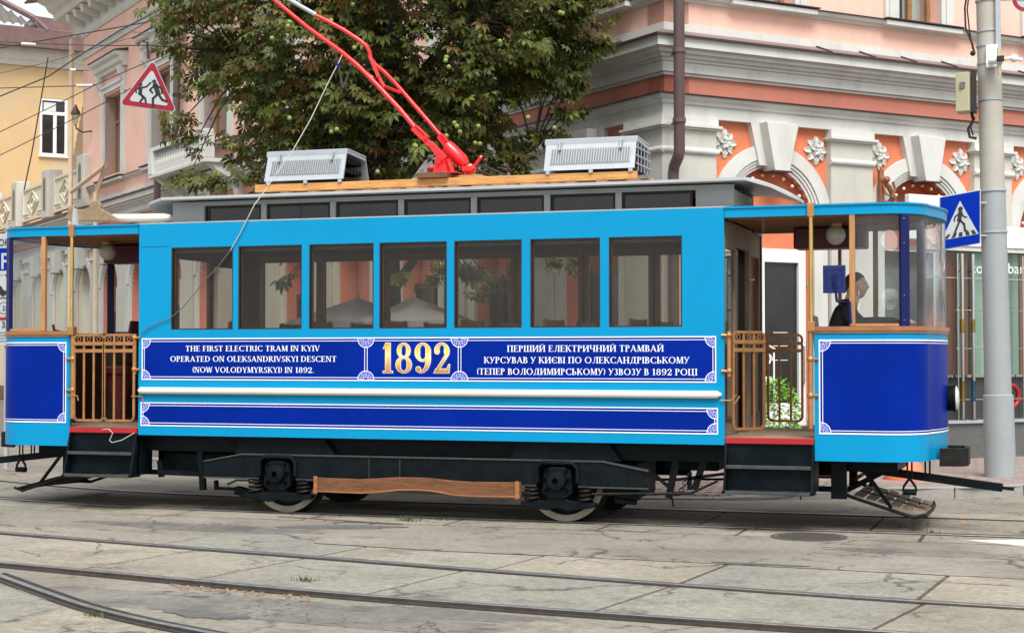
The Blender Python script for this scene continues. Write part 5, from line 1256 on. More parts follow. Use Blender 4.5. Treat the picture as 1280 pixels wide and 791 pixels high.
    for k in range(6):
        t = .22 + k * .14; x = a0 + (a1 - a0) * t; z = za + (zb2 - za) * t + .02
        inst('slat', sl, lg2, Matrix.Translation((x, 15.25, z)) @ Matrix.Rotation(math.atan2(zb2 - za, abs(a1 - a0)) * -sg, 4, 'Y'))
    MB().bar((a0 + (a1 - a0) * .2, 15.75, za - .015), (a1 - sg * .04, 15.75, zb2 + .035), .05, .012).build('slat_bar', 'greasy_iron', lg2)
    MB().bar((a0 + (a1 - a0) * .2, 16.15, za - .015), (a1 - sg * .04, 16.15, zb2 + .035), .05, .012).build('slat_bar', 'greasy_iron', lg2)
    hx = MB(); hx.box(*sorted((XC + sg * 4.02, XC + sg * 4.16)), 15.1, 15.16, .3, .66); hx.box(*sorted((XC + sg * 4.02, XC + sg * 4.1)), 16.5, 16.56, .3, .66)
    hx.bar((XC + sg * 4.1, 15.6, .34), (XC + sg * 4.55, 15.6, .58), .03, .05); hx.bar((XC + sg * 4.55, 15.25, .22), (XC + sg * 4.3, 15.3, .55), .03, .03); hx.box(*sorted((XC + sg * 4.1, XC + sg * 4.6)), 15.3, 16.5, .54, .66)
    hx.tube([(XC + sg * 4.3, 15.9, .5), (XC + sg * 4.3, 15.9, .36)], .02, 6); hx.tube([(XC + sg * 4.2, 15.4, .46), (XC + sg * 4.2, 16.5, .46)], .018, 6); hx.box(*sorted((XC + sg * 3.2, XC + sg * 4.1)), 15.5, 15.56, .33, .38)
    hx.build('lifeguard_hanger', 'black_paint', tram)
    # coil of loose wire links
mat('mirror_blue', (0.008, 0.02, 0.11), 0.4, var=0.1, spec=.3)
# blue rear-view board on its bracket, by the driver's window
mi = MB(); p = at(1043, 349, Y0 - .12); mi.box(p.x - .1, p.x + .1, p.y - .02, p.y, p.z - .125, p.z + .125); m_ = mi.build('rear_mirror', 'mirror_blue', tram, bevel=.006)
mi = MB()
for a, b_ in (((-.07, -.07), (.07, -.07)), ((-.07, .09), (.07, .09)), ((-.07, -.07), (-.07, .09)), ((.07, -.07), (.07, .09))): mi.tube([(p.x + a[0], p.y - .022, p.z + a[1]), (p.x + b_[0], p.y - .022, p.z + b_[1])], .0035, 5)
mi.box(p.x - .015, p.x + .02, p.y - .04, p.y - .02, p.z - .03, p.z + .04); mi.build('mirror_back_plate', 'navy_post', m_)
q = at(1062, 378, Y0 - .03)
MB().tube([(p.x, p.y - .035, p.z + .02), (p.x + .025, p.y - .03, p.z - .2), (q.x, q.y, q.z), (q.x + .01, q.y, 1.9)], .013, 8).build('mirror_arm', 'navy_post', m_, smooth='auto')
# --- folding gates of bronze bars
def gate(x, y, ang, wd=.355, flip=1):
    def T(p): return Vector((x + p.x * math.cos(ang), y + p.x * math.sin(ang), p.z)) + Vector((-math.sin(ang), math.cos(ang), 0)) * p.y
    b = MB(T); r = .05; z0, z1 = .935, 1.83
    def arcpts(cx, cz, a0, a1): return [(cx + r * math.cos(R(a)), 0, cz + r * math.sin(R(a))) for a in range(a0, a1 + 1, 18)]
    loop = arcpts(wd - r, z0 + r, -90, 0) + arcpts(wd - r, z1 - r, 0, 90) + arcpts(r, z1 - r, 90, 180) + arcpts(r, z0 + r, 180, 270); loop.append(loop[0])
    fr_ = MB(T)
    for a, c in zip(loop, loop[1:]):
        a, c = Vector(a), Vector(c); d = (c - a).normalized(); n_ = Vector((-d.z, 0, d.x)) * .012
        a2, c2 = a - d * .002, c + d * .002
        fr_.hexa([a2 - n_ + Vector((0, -.008, 0)), a2 + n_ + Vector((0, -.008, 0)), a2 + n_ + Vector((0, .008, 0)), a2 - n_ + Vector((0, .008, 0))], [c2 - n_ + Vector((0, -.008, 0)), c2 + n_ + Vector((0, -.008, 0)), c2 + n_ + Vector((0, .008, 0)), c2 - n_ + Vector((0, .008, 0))])
    g = fr_.build('folding_gate', 'bronze', tram)
    for k in (1, 2):
        xx = wd * k / 3; MB(T).box(xx - .011, xx + .011, -.006, .006, z0 + .01, z1 - .01).build('bar', 'bronze', g)
    for z in (1.665, 1.74): MB(T).box(-.01, wd + .01, -.014, -.0085, z - .018, z + .018).build('crossbar', 'bronze', g)
    rv = MB(T)
    for k in range(4): rv.ball((wd * k / 3 if 0 < k < 3 else (.0 if k == 0 else wd), -.016, 1.74), .007, 6)
    for k in range(3):
        cx = wd * (k + .5) / 3
        for q in range(8):
            a, c = q * math.pi / 4, (q + 1) * math.pi / 4
            rv.bar((cx + .022 * math.cos(a), -.004, 1.787 + .022 * math.sin(a)), (cx + .022 * math.cos(c), -.004, 1.787 + .022 * math.sin(c)), .006, .006)
    rv.build('ring_ornament', 'bronze', g); return g
gate(-9.8, Y0 - .005, 0); gate(-9.435, Y0 - .005, 0)
gate(-2.79, Y0 + .04, R(50), .37)
gate(-2.81, Y1 - .0, 0); gate(-9.8, Y1, 0); gate(-9.435, Y1, 0)
lt_ = MB(); 
for x in (-9.83, -9.05):
    lt_.tube([(x - .05, Y0 - .02, 1.19), (x + .08, Y0 - .02, 1.19), (x + .09, Y0 - .02, 1.14)], .007, 6)
lt_.tube([(-2.9, Y0 - .02, 1.2), (-2.8, Y0 - .02, 1.2), (-2.75, Y0 - .02, 1.25)], .007, 6); lt_.tube([(-2.78, Y0 - .02, 1.15), (-2.72, Y0 - .02, 1.24)], .007, 6)
lt_.build('gate_hook', 'bronze', tram)
# --- roof with clerestory
rs_ = MB()
for y0, z0, y1, z1 in ((Y0 - .0, 2.981, 15.36, 3.03), (16.42, 3.03, Y1, 2.981)): rs_.hexa([(XL, y0, z0), (XR, y0, z0), (XR, y0, z0 + .012), (XL, y0, z0 + .012)], [(XL, y1, z1), (XR, y1, z1), (XR, y1, z1 + .012), (XL, y1, z1 + .012)])
rs_.build('shoulder_roof', 'roof_grey', tram)
cx0, cx1 = -8.93, -2.865
edges = [-8.55, -7.845, -7.05, -6.29, -5.5, -4.73, -4.0, -3.235]
for yy, s_ in ((15.35, 1), (16.43, -1)):
    ya, yb_ = sorted((yy, yy + s_ * .04)); b = MB(); b.box(cx0, edges[0], ya, yb_, 2.98, 3.25); b.box(edges[-1], cx1, ya, yb_, 2.98, 3.25); b.box(edges[0], edges[-1], ya, yb_, 3.205, 3.25); b.box(edges[0], edges[-1], ya, yb_, 2.98, 3.03); b.build('clerestory_side', 'roof_grey', tram)
    for x in edges[1:-1]: MB().box(x - .032, x + .032, *sorted((yy - s_ * .008, yy + s_ * .03)), 3.03, 3.205).build('clerestory_post', 'roof_grey', tram, bevel=.003)
    for a, c in zip(edges, edges[1:]):
        f = MB(); f.box(a + .034, c - .034, *sorted((yy + s_ * .012, yy + s_ * .03)), 3.175, 3.204); f.box(a + .034, a + .06, *sorted((yy + s_ * .012, yy + s_ * .03)), 3.03, 3.175); f.box(c - .06, c - .034, *sorted((yy + s_ * .012, yy + s_ * .03)), 3.03, 3.175)
        w_ = f.build('clerestory_window', 'dark_inside', tram)
        MB().box(a + .061, c - .061, *sorted((yy + s_ * .02, yy + s_ * .026)), 3.03, 3.175).build('pane', 'dark_glass', w_)
MB().box(cx0, cx0 + .03, 15.391, 16.389, 2.98, 3.25).build('clerestory_end', 'roof_grey', tram)
mat('vent_plate', (0.7, 0.68, 0.58), 0.6, var=0.1)
ve = MB(); 
for k in range(11): y = 15.391 + k * .0908; ve.box(cx1 - .03, cx1, y, y + .0908 * .5, 2.98, 3.25)
for k in range(7): z = 2.98 + k * .04; ve.box(cx1 - .028, cx1 - .002, 15.391, 16.389, z, z + .018)
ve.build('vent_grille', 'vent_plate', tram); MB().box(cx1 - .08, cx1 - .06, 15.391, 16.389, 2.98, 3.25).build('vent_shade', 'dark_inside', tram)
# clerestory roof sheet with drooping rounded hoods
def hood(sg):
    b = MB(); x0 = cx1 + .15 if sg > 0 else cx0 + .02; top = []; bot = []
    for i in range(9):
        v = i / 8; rt, rb_ = [], []
        for j in range(13):
            u = -1 + 2 * j / 12; x = x0 + sg * .42 * v * (1 - abs(u) ** 2.4) ** .6 if abs(u) < 1 else x0; y = YC + u * .81; z = 3.255 + .02 * (1 - u * u) - (.17 if sg > 0 else .09) * v ** 1.7 * (1 - abs(u) ** 3)
            rt.append(b.P((x, y, z + .028))); rb_.append(b.P((x, y, z)))
        top.append(rt); bot.append(rb_)
    for i in range(8):
        for j in range(12): b.f.append([top[i][j], top[i + 1][j], top[i + 1][j + 1], top[i][j + 1]]); b.f.append([bot[i][j], bot[i][j + 1], bot[i + 1][j + 1], bot[i + 1][j]])
    for j in range(12): b.f.append([top[8][j], bot[8][j], bot[8][j + 1], top[8][j + 1]])
    b.build('roof_hood', 'roof_edge', tram, smooth='auto')
hood(1); hood(-1)
rsht = MB(); pr_ = [(YC + u * .81, 3.255 + .02 * (1 - u * u)) for u in [-1 + k / 6 for k in range(13)]]
rsht.prism(pr_ + [(y, z + .028) for y, z in pr_[::-1]], cx0 + .02, cx1 + .15, 'x'); rsht.build('roof_sheet', 'roof_edge', tram)
MB().box(cx0, cx1, 15.391, 16.389, 3.2, 3.249).build('roof_core', 'wood_dark', tram)
# --- wooden rack, resistor boxes, current collector
for y in (15.5, 16.2): MB().box(-8.02 if y < 16 else -7.98, -3.85, y - .02, y + .02, 3.345, 3.425).build('rack_plank', 'wood_pine', tram, bevel=.004)
for k in range(13): x = -7.62 + k * .312; MB().box(x - .05, x + .05, 15.38, 16.28, 3.3, 3.344).build('rack_bearer', 'wood_mid', tram, bevel=.004)
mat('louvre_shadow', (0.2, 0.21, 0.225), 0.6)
def resistor(x0, x1, full_grid):
    ya, yb_ = 15.46, 16.16; b = MB()
    pf = [(ya, 3.455), (ya + .1, 3.765), (ya + .115, 3.765), (ya + .02, 3.455)]
    b.prism(pf, x0, x1, 'x')
    rbx = b.build('resistor_box', 'galv', tram)
    MB().prism([(ya + .1, 3.766), (yb_ - .12, 3.74), (yb_ - .12, 3.755), (ya + .1, 3.783)], x0 - .01, x1 + .01, 'x').build('cover', 'galv', rbx)
    MB().prism([(yb_ - .015, 3.455), (yb_ - .12, 3.74), (yb_ - .105, 3.74), (yb_, 3.455)], x0, x1, 'x').build('cover_side', 'galv', rbx)
    lip = MB().box(x0 - .015, x1 + .01, ya + .085, ya + .098, 3.72, 3.775).build('lip', 'galv', rbx, bevel=.003)
    n = 32
    lo = MB().hexa([(-.0035, 0, 0), (.0035, -.0, 0), (.0085, -.014, 0.005), (.002, -.014, .005)], [(.0, .055, .16), (.007, .055, .16), (.012, .036, .156), (.0055, .036, .156)]).mesh('louvre', recalc=True); lo.materials.append(MATS['galv'])
    lh = MB().box(-.006, .0, -.001, .002, 0, .13).mesh('slot')
    for k in range(n):
        x = x0 + .06 + (x1 - x0 - .12) * k / (n - 1)
        inst('louvre', lo, rbx, Matrix.Translation((x, ya + .1 * (.06 / .31) - .001, 3.515)))
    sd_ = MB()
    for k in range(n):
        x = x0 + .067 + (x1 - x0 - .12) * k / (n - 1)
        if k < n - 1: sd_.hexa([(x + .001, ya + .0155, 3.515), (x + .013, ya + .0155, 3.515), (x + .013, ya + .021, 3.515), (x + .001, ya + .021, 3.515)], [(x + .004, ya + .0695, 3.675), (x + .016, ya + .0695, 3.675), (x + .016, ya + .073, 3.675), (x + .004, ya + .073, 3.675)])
    sd_.build('louvre_slot_shade', 'louvre_shadow', rbx)  # grey strips on the cover paint the shade in the louvre slots
    for x in (x0 + .15, x1 - .15):
        cl_ = MB(); cl_.box(x - .012, x + .012, ya + .05, ya + .062, 3.66, 3.74); cl_.tube([(x - .02, ya + .07, 3.73), (x + .025, ya + .055, 3.74)], .01, 6); cl_.tube([(x, ya + .03, 3.66), (x + .005, ya + .04, 3.7)], .012, 6); cl_.build('clasp', 'galv', rbx)
    for x in (x0 + .02, (x0 + x1) / 2, x1 - .06): MB().box(x, x + .04, ya + .002, ya + .02, 3.42, 3.456).build('foot', 'galv', rbx)
    for x in (x0 + .02, x1 - .06): MB().box(x, x + .04, yb_ - .03, yb_ - .01, 3.42, 3.456).build('foot', 'galv', rbx)
    co = MB()
    for k in range(7): y = ya + .1 + k * .075; co.tube([(x0 + .06, y, 3.56), (x1 - .04, y, 3.56)], .028, 8); co.tube([(x0 + .06, y, 3.66), (x1 - .04, y, 3.66)], .024, 8)
    co.box(x0 + .05, x1 - .05, ya + .06, yb_ - .06, 3.46, 3.49); co.build('resistor_element', 'greasy_iron', rbx)
    ed = MB(); ed.prism([(ya + .11, 3.735), (yb_ - .12, 3.7), (yb_ - .12, 3.735), (ya + .11, 3.765)], x1 - .006, x1 + .006, 'x')
    if full_grid:
        for k in range(4): y = ya + .15 + k * .13; ed.box(x1 - .004, x1 + .004, y, y + .014, 3.44, 3.735)
        for z in (3.5, 3.58, 3.66): ed.box(x1 + .0045, x1 + .01, ya + .06, yb_ - .04, z, z + .012)
    ed.build('end_grid', 'galv', rbx)
    return rbx
resistor(-7.9, -6.99, False); resistor(-4.8, -3.87, True)
MB().box(-6.15, -5.82, 15.42, 16.28, 3.427, 3.48).build('collector_board', 'wood_board', tram, bevel=.004)
MB().box(-5.82, -5.5, 15.6, 16.1, 3.427, 3.46).build('collector_board', 'wood_pine', tram, bevel=.004)
# collector (red): base plate, spring drum, two poles
col_ = MB(); yP, yQ = 15.58, 15.98
def pq(px, py, Y): v = at(px, py, Y); return (v.x, v.y, v.z)
b = MB(); p0 = at(545, 217, yP); b.prism([(p0.x - .03, 3.48), (p0.x + .13, 3.48), (p0.x + .08, 3.66), (p0.x + .0, 3.68)], yP - .012, yP + .012, 'y'); b.prism([(p0.x - .03, 3.48), (p0.x + .13, 3.48), (p0.x + .08, 3.66), (p0.x + .0, 3.68)], yQ - .2, yQ - .176, 'y'); b.box(p0.x - .06, p0.x + .25, yP - .06, yQ - .1, 3.48, 3.492)
base_ = b.build('collector_base', 'red_paint', tram, bevel=.003)
dr_ = MB(); c1, c2 = Vector(pq(562, 186, 15.78)), Vector(pq(582, 206, 15.78)); ax_ = (c2 - c1).normalized()
def axial(b, a, d, prof, seg=16):
    b.tube([a + d * h for r, h in prof], [r for r, h in prof], seg)
axial(dr_, c1, ax_, [(.03, -.06), (.07, -.04), (.075, .0), (.075, .19), (.06, .22), (.05, .25)]); dr_.build('spring_drum', 'red_paint', base_, smooth='auto')
nt_ = MB(); axial(nt_, c2, ax_, [(.05, .03), (.06, .04), (.06, .1), (.04, .12)], 6); nt_.tube([c2 + ax_ * .07 + Vector((-.02, 0, -.05)), Vector(pq(601, 197, 15.78))], .018, 8); nt_.ball(tuple(Vector(pq(601, 197, 15.78))), .024, 8)
nt_.box(c2.x - .02, c2.x + .1, 15.72, 15.84, c2.z - .07, c2.z - .02); nt_.build('tension_nut', 'red_paint', base_, smooth='auto')
hz_ = MB(); hz_.tube([pq(534, 210, yP), pq(546, 210, yP)], .015, 8); hz_.tube([pq(548, 201, 15.5), pq(548, 201, 16.0)], .028, 10); hz_.tube([pq(560, 200, 15.7), pq(566, 216, 15.7)], .03, 8); hz_.build('hinge_pin', 'red_paint', base_, smooth='auto')
c_ = MB()
c_.bar(pq(516, 160, yP), pq(541, 184, yP), .045, .055); c_.bar(pq(520, 157, yP), pq(536, 172, yP), .07, .018); c_.bar(pq(538, 180, yP), pq(556, 199, yP), .04, .07); c_.tube([pq(532, 173, yP - .04), pq(532, 173, yP + .05)], .026, 8)
c_.build('pole_clamp', 'red_paint', base_, bevel=.004)
c_ = MB(); c_.bar(pq(549, 170, yQ), pq(571, 198, yQ), .045, .06); c_.bar(pq(553, 168, yQ), pq(567, 186, yQ), .07, .018); c_.bar(pq(552, 192, 15.78), pq(566, 188, 15.9), .05, .06); c_.build('pole_clamp', 'red_paint', base_, bevel=.004)
c_ = MB(); c_.tube([pq(519, 160, yP), pq(500, 137, yP), pq(470, 105, 15.6), pq(447, 82, 15.63), pq(428, 66, 15.66), pq(385, 35, 15.7), pq(345, 2, 15.74), pq(316, -24, 15.76), pq(270, -68, 15.78)], [.026, .026, .025, .024, .024, .022, .021, .02, .018], 10)
pole = c_.build('collector_pole', 'red_paint', base_, smooth='auto')
c_ = MB(); c_.tube([pq(552, 171, yQ), pq(520, 134, yQ), pq(493, 103, 15.95), pq(480, 90, 15.92), pq(470, 82, 15.9), pq(463, 73, 15.88), pq(462, 65, 15.88), pq(458, 58, 15.87), pq(450, 51, 15.86), pq(430, 38, 15.85), pq(410, 27, 15.84), pq(394, 19, 15.83)], .022, 10)
c_.build('collector_pole', 'red_paint', base_, smooth='auto')
c_ = MB(); c_.tube([pq(462, 70, 15.88), pq(468, 84, 15.85), pq(474, 98, 15.75), pq(466, 98, 15.66), pq(440, 78, 15.64)], .02, 8); c_.tube([pq(474, 98, 15.75), pq(480, 108, 15.7), pq(500, 116, 15.9)], .018, 8); c_.build('cross_brace', 'red_paint', base_, smooth='auto')
c_ = MB(); c_.tube([pq(395, 19, 15.83), pq(372, 6, 15.82), pq(345, -10, 15.8), pq(300, -44, 15.8)], .024, 10); c_.build('pole_extension', 'galv', base_, smooth='auto')
cb_ = MB(); cb_.tube([pq(596, 207, 15.7), pq(606, 208, 15.7), pq(618, 213, 15.7), pq(632, 219, 15.7), pq(640, 224, 15.7)], .012, 6); cb_.tube([pq(596, 212, 15.8), pq(612, 219, 15.8), pq(628, 221, 15.8)], .012, 6); cb_.build('power_cable', 'dark_inside', tram, smooth='auto')
# rope
mat('rope', (0.45, 0.42, 0.36), 0.8, var=0.2, scale=40)
mat('dark_rope', (0.1, 0.11, 0.12), 0.8, var=0.2, scale=40)
rp_ = MB(); rp_.tube([pq(429, 66, 15.66), pq(424, 77, 15.6), pq(410, 104, 15.5), pq(388, 150, 15.35), pq(365, 190, 15.2), pq(330, 240, 14.95), (at(318, 256, Y0 - .02).x, Y0 - .02, at(318, 256, Y0 - .02).z), pq(300, 292, Y0 - .02), pq(288, 313, Y0 - .02)], .0052, 6)
ro_ = rp_.build('pull_rope', 'rope', tram, smooth='auto')
rp_ = MB(); rp_.tube([pq(288, 313, Y0 - .02), pq(272, 334, Y0 - .02), pq(258, 348, Y0 - .02), pq(243, 367, Y0 - .02), pq(228, 385, Y0 - .02), pq(212, 398, Y0 - .02), pq(192, 406, Y0 - .02), pq(176, 416, Y0 - .02)], .005, 6); rp_.build('rope_tail', 'dark_rope', ro_, smooth='auto')
MB().tube([pq(422, 79, 15.6), pq(421, 84, 15.59)], .02, 6).build('rope_knot', 'navy', ro_)
MB().tube([pq(128, 537, Y0 - .03), pq(136, 536, Y0 - .04), pq(141, 541, Y0 - .05), pq(137, 550, Y0 - .05), pq(140, 553, Y0 - .05), pq(152, 550, Y0 - .05), pq(168, 541, Y0 - .02)], .005, 6).build('loose_cord', 'rope', tram, smooth='auto')
# brown crest and pipe on the left platform roof
q0, q1 = at(100, 273, 16.1), at(236, 271, 15.9)
MB().tube([(q0.x, 16.1, q0.z), (q1.x, 16.0, q1.z)], .045, 12).build('roof_pipe', 'vent_plate', tram, smooth='auto')
def cp(px, py): v = at(px, py, 15.9); return (v.x, v.z)
b = MB(); b.prism([cp(85, 276), cp(86, 258), cp(92, 257), cp(95, 262), cp(108, 262), cp(112, 259), cp(113, 254), cp(118, 251), cp(124, 252), cp(127, 256), cp(127, 261), cp(136, 266), cp(146, 273), cp(148, 277)], 15.88, 15.93, 'y')
mat('crest_brown', (0.25, 0.17, 0.1), 0.7, var=0.25, scale=20, bump=.4)
b.build('roof_crest', 'crest_brown', tram, bevel=.01)
v = at(94, 275, Y0 + .02); MB().prism([(v.x - .035, 2.99), (v.x + .03, 2.99), (v.x + .012, 3.17), (v.x - .015, 3.17)], Y0, Y0 + .05, 'y').build('roof_spike', 'roof_edge', tram, bevel=.004)
# --- underframe
MB().box(XL, XR, 15.02, 16.77, .62, .8).build('underframe', 'black_paint', tram)
def pxz(px, py, Y): v = at(px, py, Y); return (v.x, v.z)
for yy, s_ in ((14.9, 1), (16.82, -1)):
    ya, yb_ = sorted((yy, yy + s_ * .06))
    AX = (-7.45, -4.49); zt, zb = .61, .365
    prof = [(-8.29, zb), (-7.45 - .2, zb)] + [(-7.45 - .2, .52), (-7.45 - .16, .57), (-7.45 + .16, .57), (-7.45 + .2, .52), (-7.45 + .2, zb)] + [(-4.49 - .2, zb), (-4.49 - .2, .52), (-4.49 - .16, .57), (-4.49 + .16, .57), (-4.49 + .2, .52), (-4.49 + .2, zb)] + [(-3.6, zb), (-3.6, .53), (-4.04, zt), (-7.85, zt), (-8.29, .53)]
    sf_ = MB().prism(prof, ya, yb_, 'y').build('truck_frame', 'black_paint', tram)
    e = MB()
    for a, c in (((-8.29, .53), (-7.85, zt)), ((-7.85, zt), (-4.04, zt)), ((-4.04, zt), (-3.6, .53)), ((-8.29, zb), (-7.66, zb)), ((-7.24, zb), (-4.7, zb)), ((-4.28, zb), (-3.6, zb))):
        e.bar((a[0], (ya + yb_) / 2, a[1]), (c[0], (ya + yb_) / 2, c[1]), .085, .014)
    e.build('frame_flange', 'worn_edge', sf_)
    rv = MB().ball((0, 0, 0), .011, 6).mesh('rivet'); rv.materials.append(MATS['black_paint'])
    for k in range(26):
        x = -8.2 + k * .183
        if min(abs(x - a_) for a_ in AX) > .24: inst('rivet', rv, sf_, Matrix.Translation((x, yy - s_ * .001, .575 if -7.85 < x < -4.0 else .5))); inst('rivet', rv, sf_, Matrix.Translation((x, yy - s_ * .001, .4)))
    MB().tube([(-8.0, yy - s_ * .03, .3), (-7.9, yy - s_ * .03, .345), (-7.75, yy - s_ * .03, .345)], .012, 6).build('brake_rod', 'greasy_iron', sf_)
    MB().tube([(-4.15, yy + s_ * .0, .3), (-3.2, yy + s_ * .02, .33), (-2.95, yy + s_ * .02, .45)], .014, 6).build('brake_rod', 'greasy_iron', sf_)
    MB().tube([(-6.95, yy + s_ * .08, .33), (-4.9, yy + s_ * .08, .33)], .018, 6).build('tie_rod', 'greasy_iron', sf_)
    for x in (-6.45, -6.12): MB().box(x, x + .012, *sorted((yy - s_ * .004, yy)), .38, .6).build('frame_joint', 'dark_inside', sf_)
    for axx in AX:
        # plate arch above the axle
        MB().prism([(axx - .5, .612), (axx - .4, .78), (axx + .5, .78), (axx + .62, .612)], *sorted((yy + s_ * .03, yy + s_ * .06)), 'y').build('arch_plate', 'black_paint', sf_)
        hg = MB(); pts = [(axx - .2, yy - s_ * .01, .4), (axx - .2, yy - s_ * .01, .54), (axx - .15, yy - s_ * .01, .59), (axx + .15, yy - s_ * .01, .59), (axx + .2, yy - s_ * .01, .54), (axx + .2, yy - s_ * .01, .4)]
        hg.tube(pts, .022, 8); hg.build('horn_guide', 'black_paint', sf_, smooth='auto')
        ab = MB(); yo = yy - s_ * .02
        ab.prism([(axx - .15, .3), (axx - .13, .52), (axx - .06, .55), (axx + .06, .55), (axx + .13, .52), (axx + .15, .3), (axx + .08, .25), (axx - .08, .25)], *sorted((yo, yo + s_ * .2)), 'y')
        bx_ = ab.build('axle_box', 'black_paint', tram, bevel=.01)
        MB().lathe([(.098, -.002 * s_), (.098, -.03 * s_), (.085, -.05 * s_), (.03, -.06 * s_)], (axx, yo, .42), 18, 'y').build('axle_cap', 'black_paint', bx_, smooth='auto')
        bo = MB()
        for dx, dz in ((-.1, .52), (.1, .52), (-.1, .33), (.1, .33), (-.12, .43), (.12, .43)): bo.lathe([(.018, -.002 * s_), (.018, -.025 * s_)], (axx + dx, yo, dz), 6, 'y')
        bo.build('bolt', 'greasy_iron', bx_)
        yk = MB(); yk.prism([(axx - .36, .17), (axx - .38, .21), (axx - .12, .23), (axx - .06, .27), (axx + .06, .27), (axx + .12, .23), (axx + .38, .21), (axx + .36, .17), (axx + .1, .13), (axx, .16), (axx - .1, .13)], *sorted((yy, yy + s_ * .1)), 'y'); yk.build('spring_yoke', 'black_paint', bx_, bevel=.008)
        for dx in (-.27, .27):
            sp_ = MB(); pts = [(axx + dx + .065 * math.cos(a * .5), yy + s_ * .05 + .065 * math.sin(a * .5), .215 + .13 * a / 40) for a in range(41)]; sp_.tube(pts, .014, 6); sp_.build('coil_spring', 'greasy_iron', bx_, smooth='auto')
            MB().lathe([(.08, .345), (.08, .364)], (axx + dx, yy + s_ * .05, 0), 12).build('spring_seat', 'black_paint', bx_)
for axx in (-7.45, -4.47):
    for yy, s_ in ((15.1, 1), (16.68, -1)):
        wh = MB().lathe([(.02, 0), (.3, 0), (.31, .02 * s_), (.31, .075 * s_), (.02, .075 * s_)], (axx, yy + s_ * .02, .4), 36, 'y').build('wheel', 'greasy_iron', tram, smooth='auto')
        MB().lathe([(.325, .0), (.385, -.004 * s_), (.387, .03 * s_), (.325, .03 * s_)], (axx, yy, .4), 48, 'y', ring=True).build('tyre', 'wheel_rim', wh, smooth='auto'); MB().lathe([(.31, .032 * s_), (.388, .031 * s_), (.388, .1 * s_), (.42, .11 * s_), (.42, .13 * s_), (.31, .13 * s_)], (axx, yy, .4), 48, 'y', ring=True).build('flange', 'greasy_iron', wh, smooth='auto')
    MB().tube([(axx, 15.1, .4), (axx, 16.7, .4)], .055, 12).build('axle', 'greasy_iron', tram)
    MB().box(axx + .15, axx + .62, 15.4, 16.3, .2, .6).build('traction_motor', 'greasy_iron', tram, bevel=.05)
bdz = MB()
prof = [(-7.02, .25), (-6.5, .245), (-6.35, .255), (-6.1, .285), (-5.9, .29), (-5.75, .285), (-5.5, .25), (-5.35, .245), (-4.84, .25), (-4.84, .4), (-5.35, .392), (-5.55, .4), (-5.8, .42), (-6.1, .42), (-6.3, .405), (-6.5, .39), (-7.02, .395)]
bo_ = bdz.prism(prof, 14.83, 14.875, 'y').build('wooden_guard_board', 'wood_board', tram, bevel=.006)
e = MB()
for a, c in zip(prof[:8], prof[1:9]): e.bar((a[0], 14.824, a[1] + .012), (c[0], 14.824, c[1] + .012), .012, .014)
for x in (-6.99, -4.87): e.box(x - .02, x + .02, 14.815, 14.83, .24, .41)
e.build('board_moulding', 'wood_mid', bo_)
e = MB()
for x in (-6.85, -5.92, -5.0): e.ball((x, 14.828, .34), .009, 6)
e.build('screw', 'chrome', bo_)
br = MB()
def bp_(px, py, Y=15.05): v = at(px, py, Y); return (v.x, v.y, v.z)
br.bar(bp_(848, 560), bp_(836, 622), .05, .06); br.bar(bp_(838, 612), bp_(842, 633), .015, .015); br.bar(bp_(880, 575), bp_(868, 612), .03, .06); br.bar(bp_(862, 590), bp_(862, 612), .03, .04); br.bar(bp_(815, 590), bp_(840, 612), .03, .03)
br.bar(bp_(251, 560), bp_(254, 612), .05, .06); br.bar(bp_(270, 600), bp_(271, 612), .05, .03); br.bar(bp_(272, 610), bp_(300, 611), .04, .03); br.bar(bp_(198, 590), bp_(250, 592), .05, .05); br.bar(bp_(200, 575), bp_(202, 596), .03, .06)
br.bar(bp_(296, 612), bp_(330, 622), .1, .08); br.bar(bp_(755, 610), bp_(800, 618), .1, .1); br.bar(bp_(770, 625), bp_(795, 628), .1, .04); br.bar(bp_(840, 600), bp_(905, 592), .03, .03)
br.build('brake_rigging', 'black_paint', tram)
chn = MB(); 
for k in range(9):
    t = k / 8; px = 842 + 16 * t; py = 616 - 18 * t + 8 * math.sin(math.pi * t); c = Vector(bp_(px, py, 15.0)); a = .022
    if k % 2: chn.tube([c + Vector((a * math.cos(u), 0, a * .8 * math.sin(u))) for u in [i * math.pi / 4 for i in range(9)]], .006, 5)
    else: chn.tube([c + Vector((a * math.cos(u), a * .7 * math.sin(u), a * .5 * math.cos(u))) for u in [i * math.pi / 4 for i in range(9)]], .006, 5)
chn.build('chain', 'greasy_iron', tram)
un = MB()
un.box(-8.95, -8.2, 15.2, 16.6, .36, .6); un.box(-3.6, -3.05, 15.5, 16.6, .5, .62); un.box(-6.6, -5.9, 15.3, 16.3, .3, .6); un.box(-5.9, -5.1, 16.0, 16.7, .42, .6); un.build('equipment_box', 'black_paint', tram, bevel=.02)

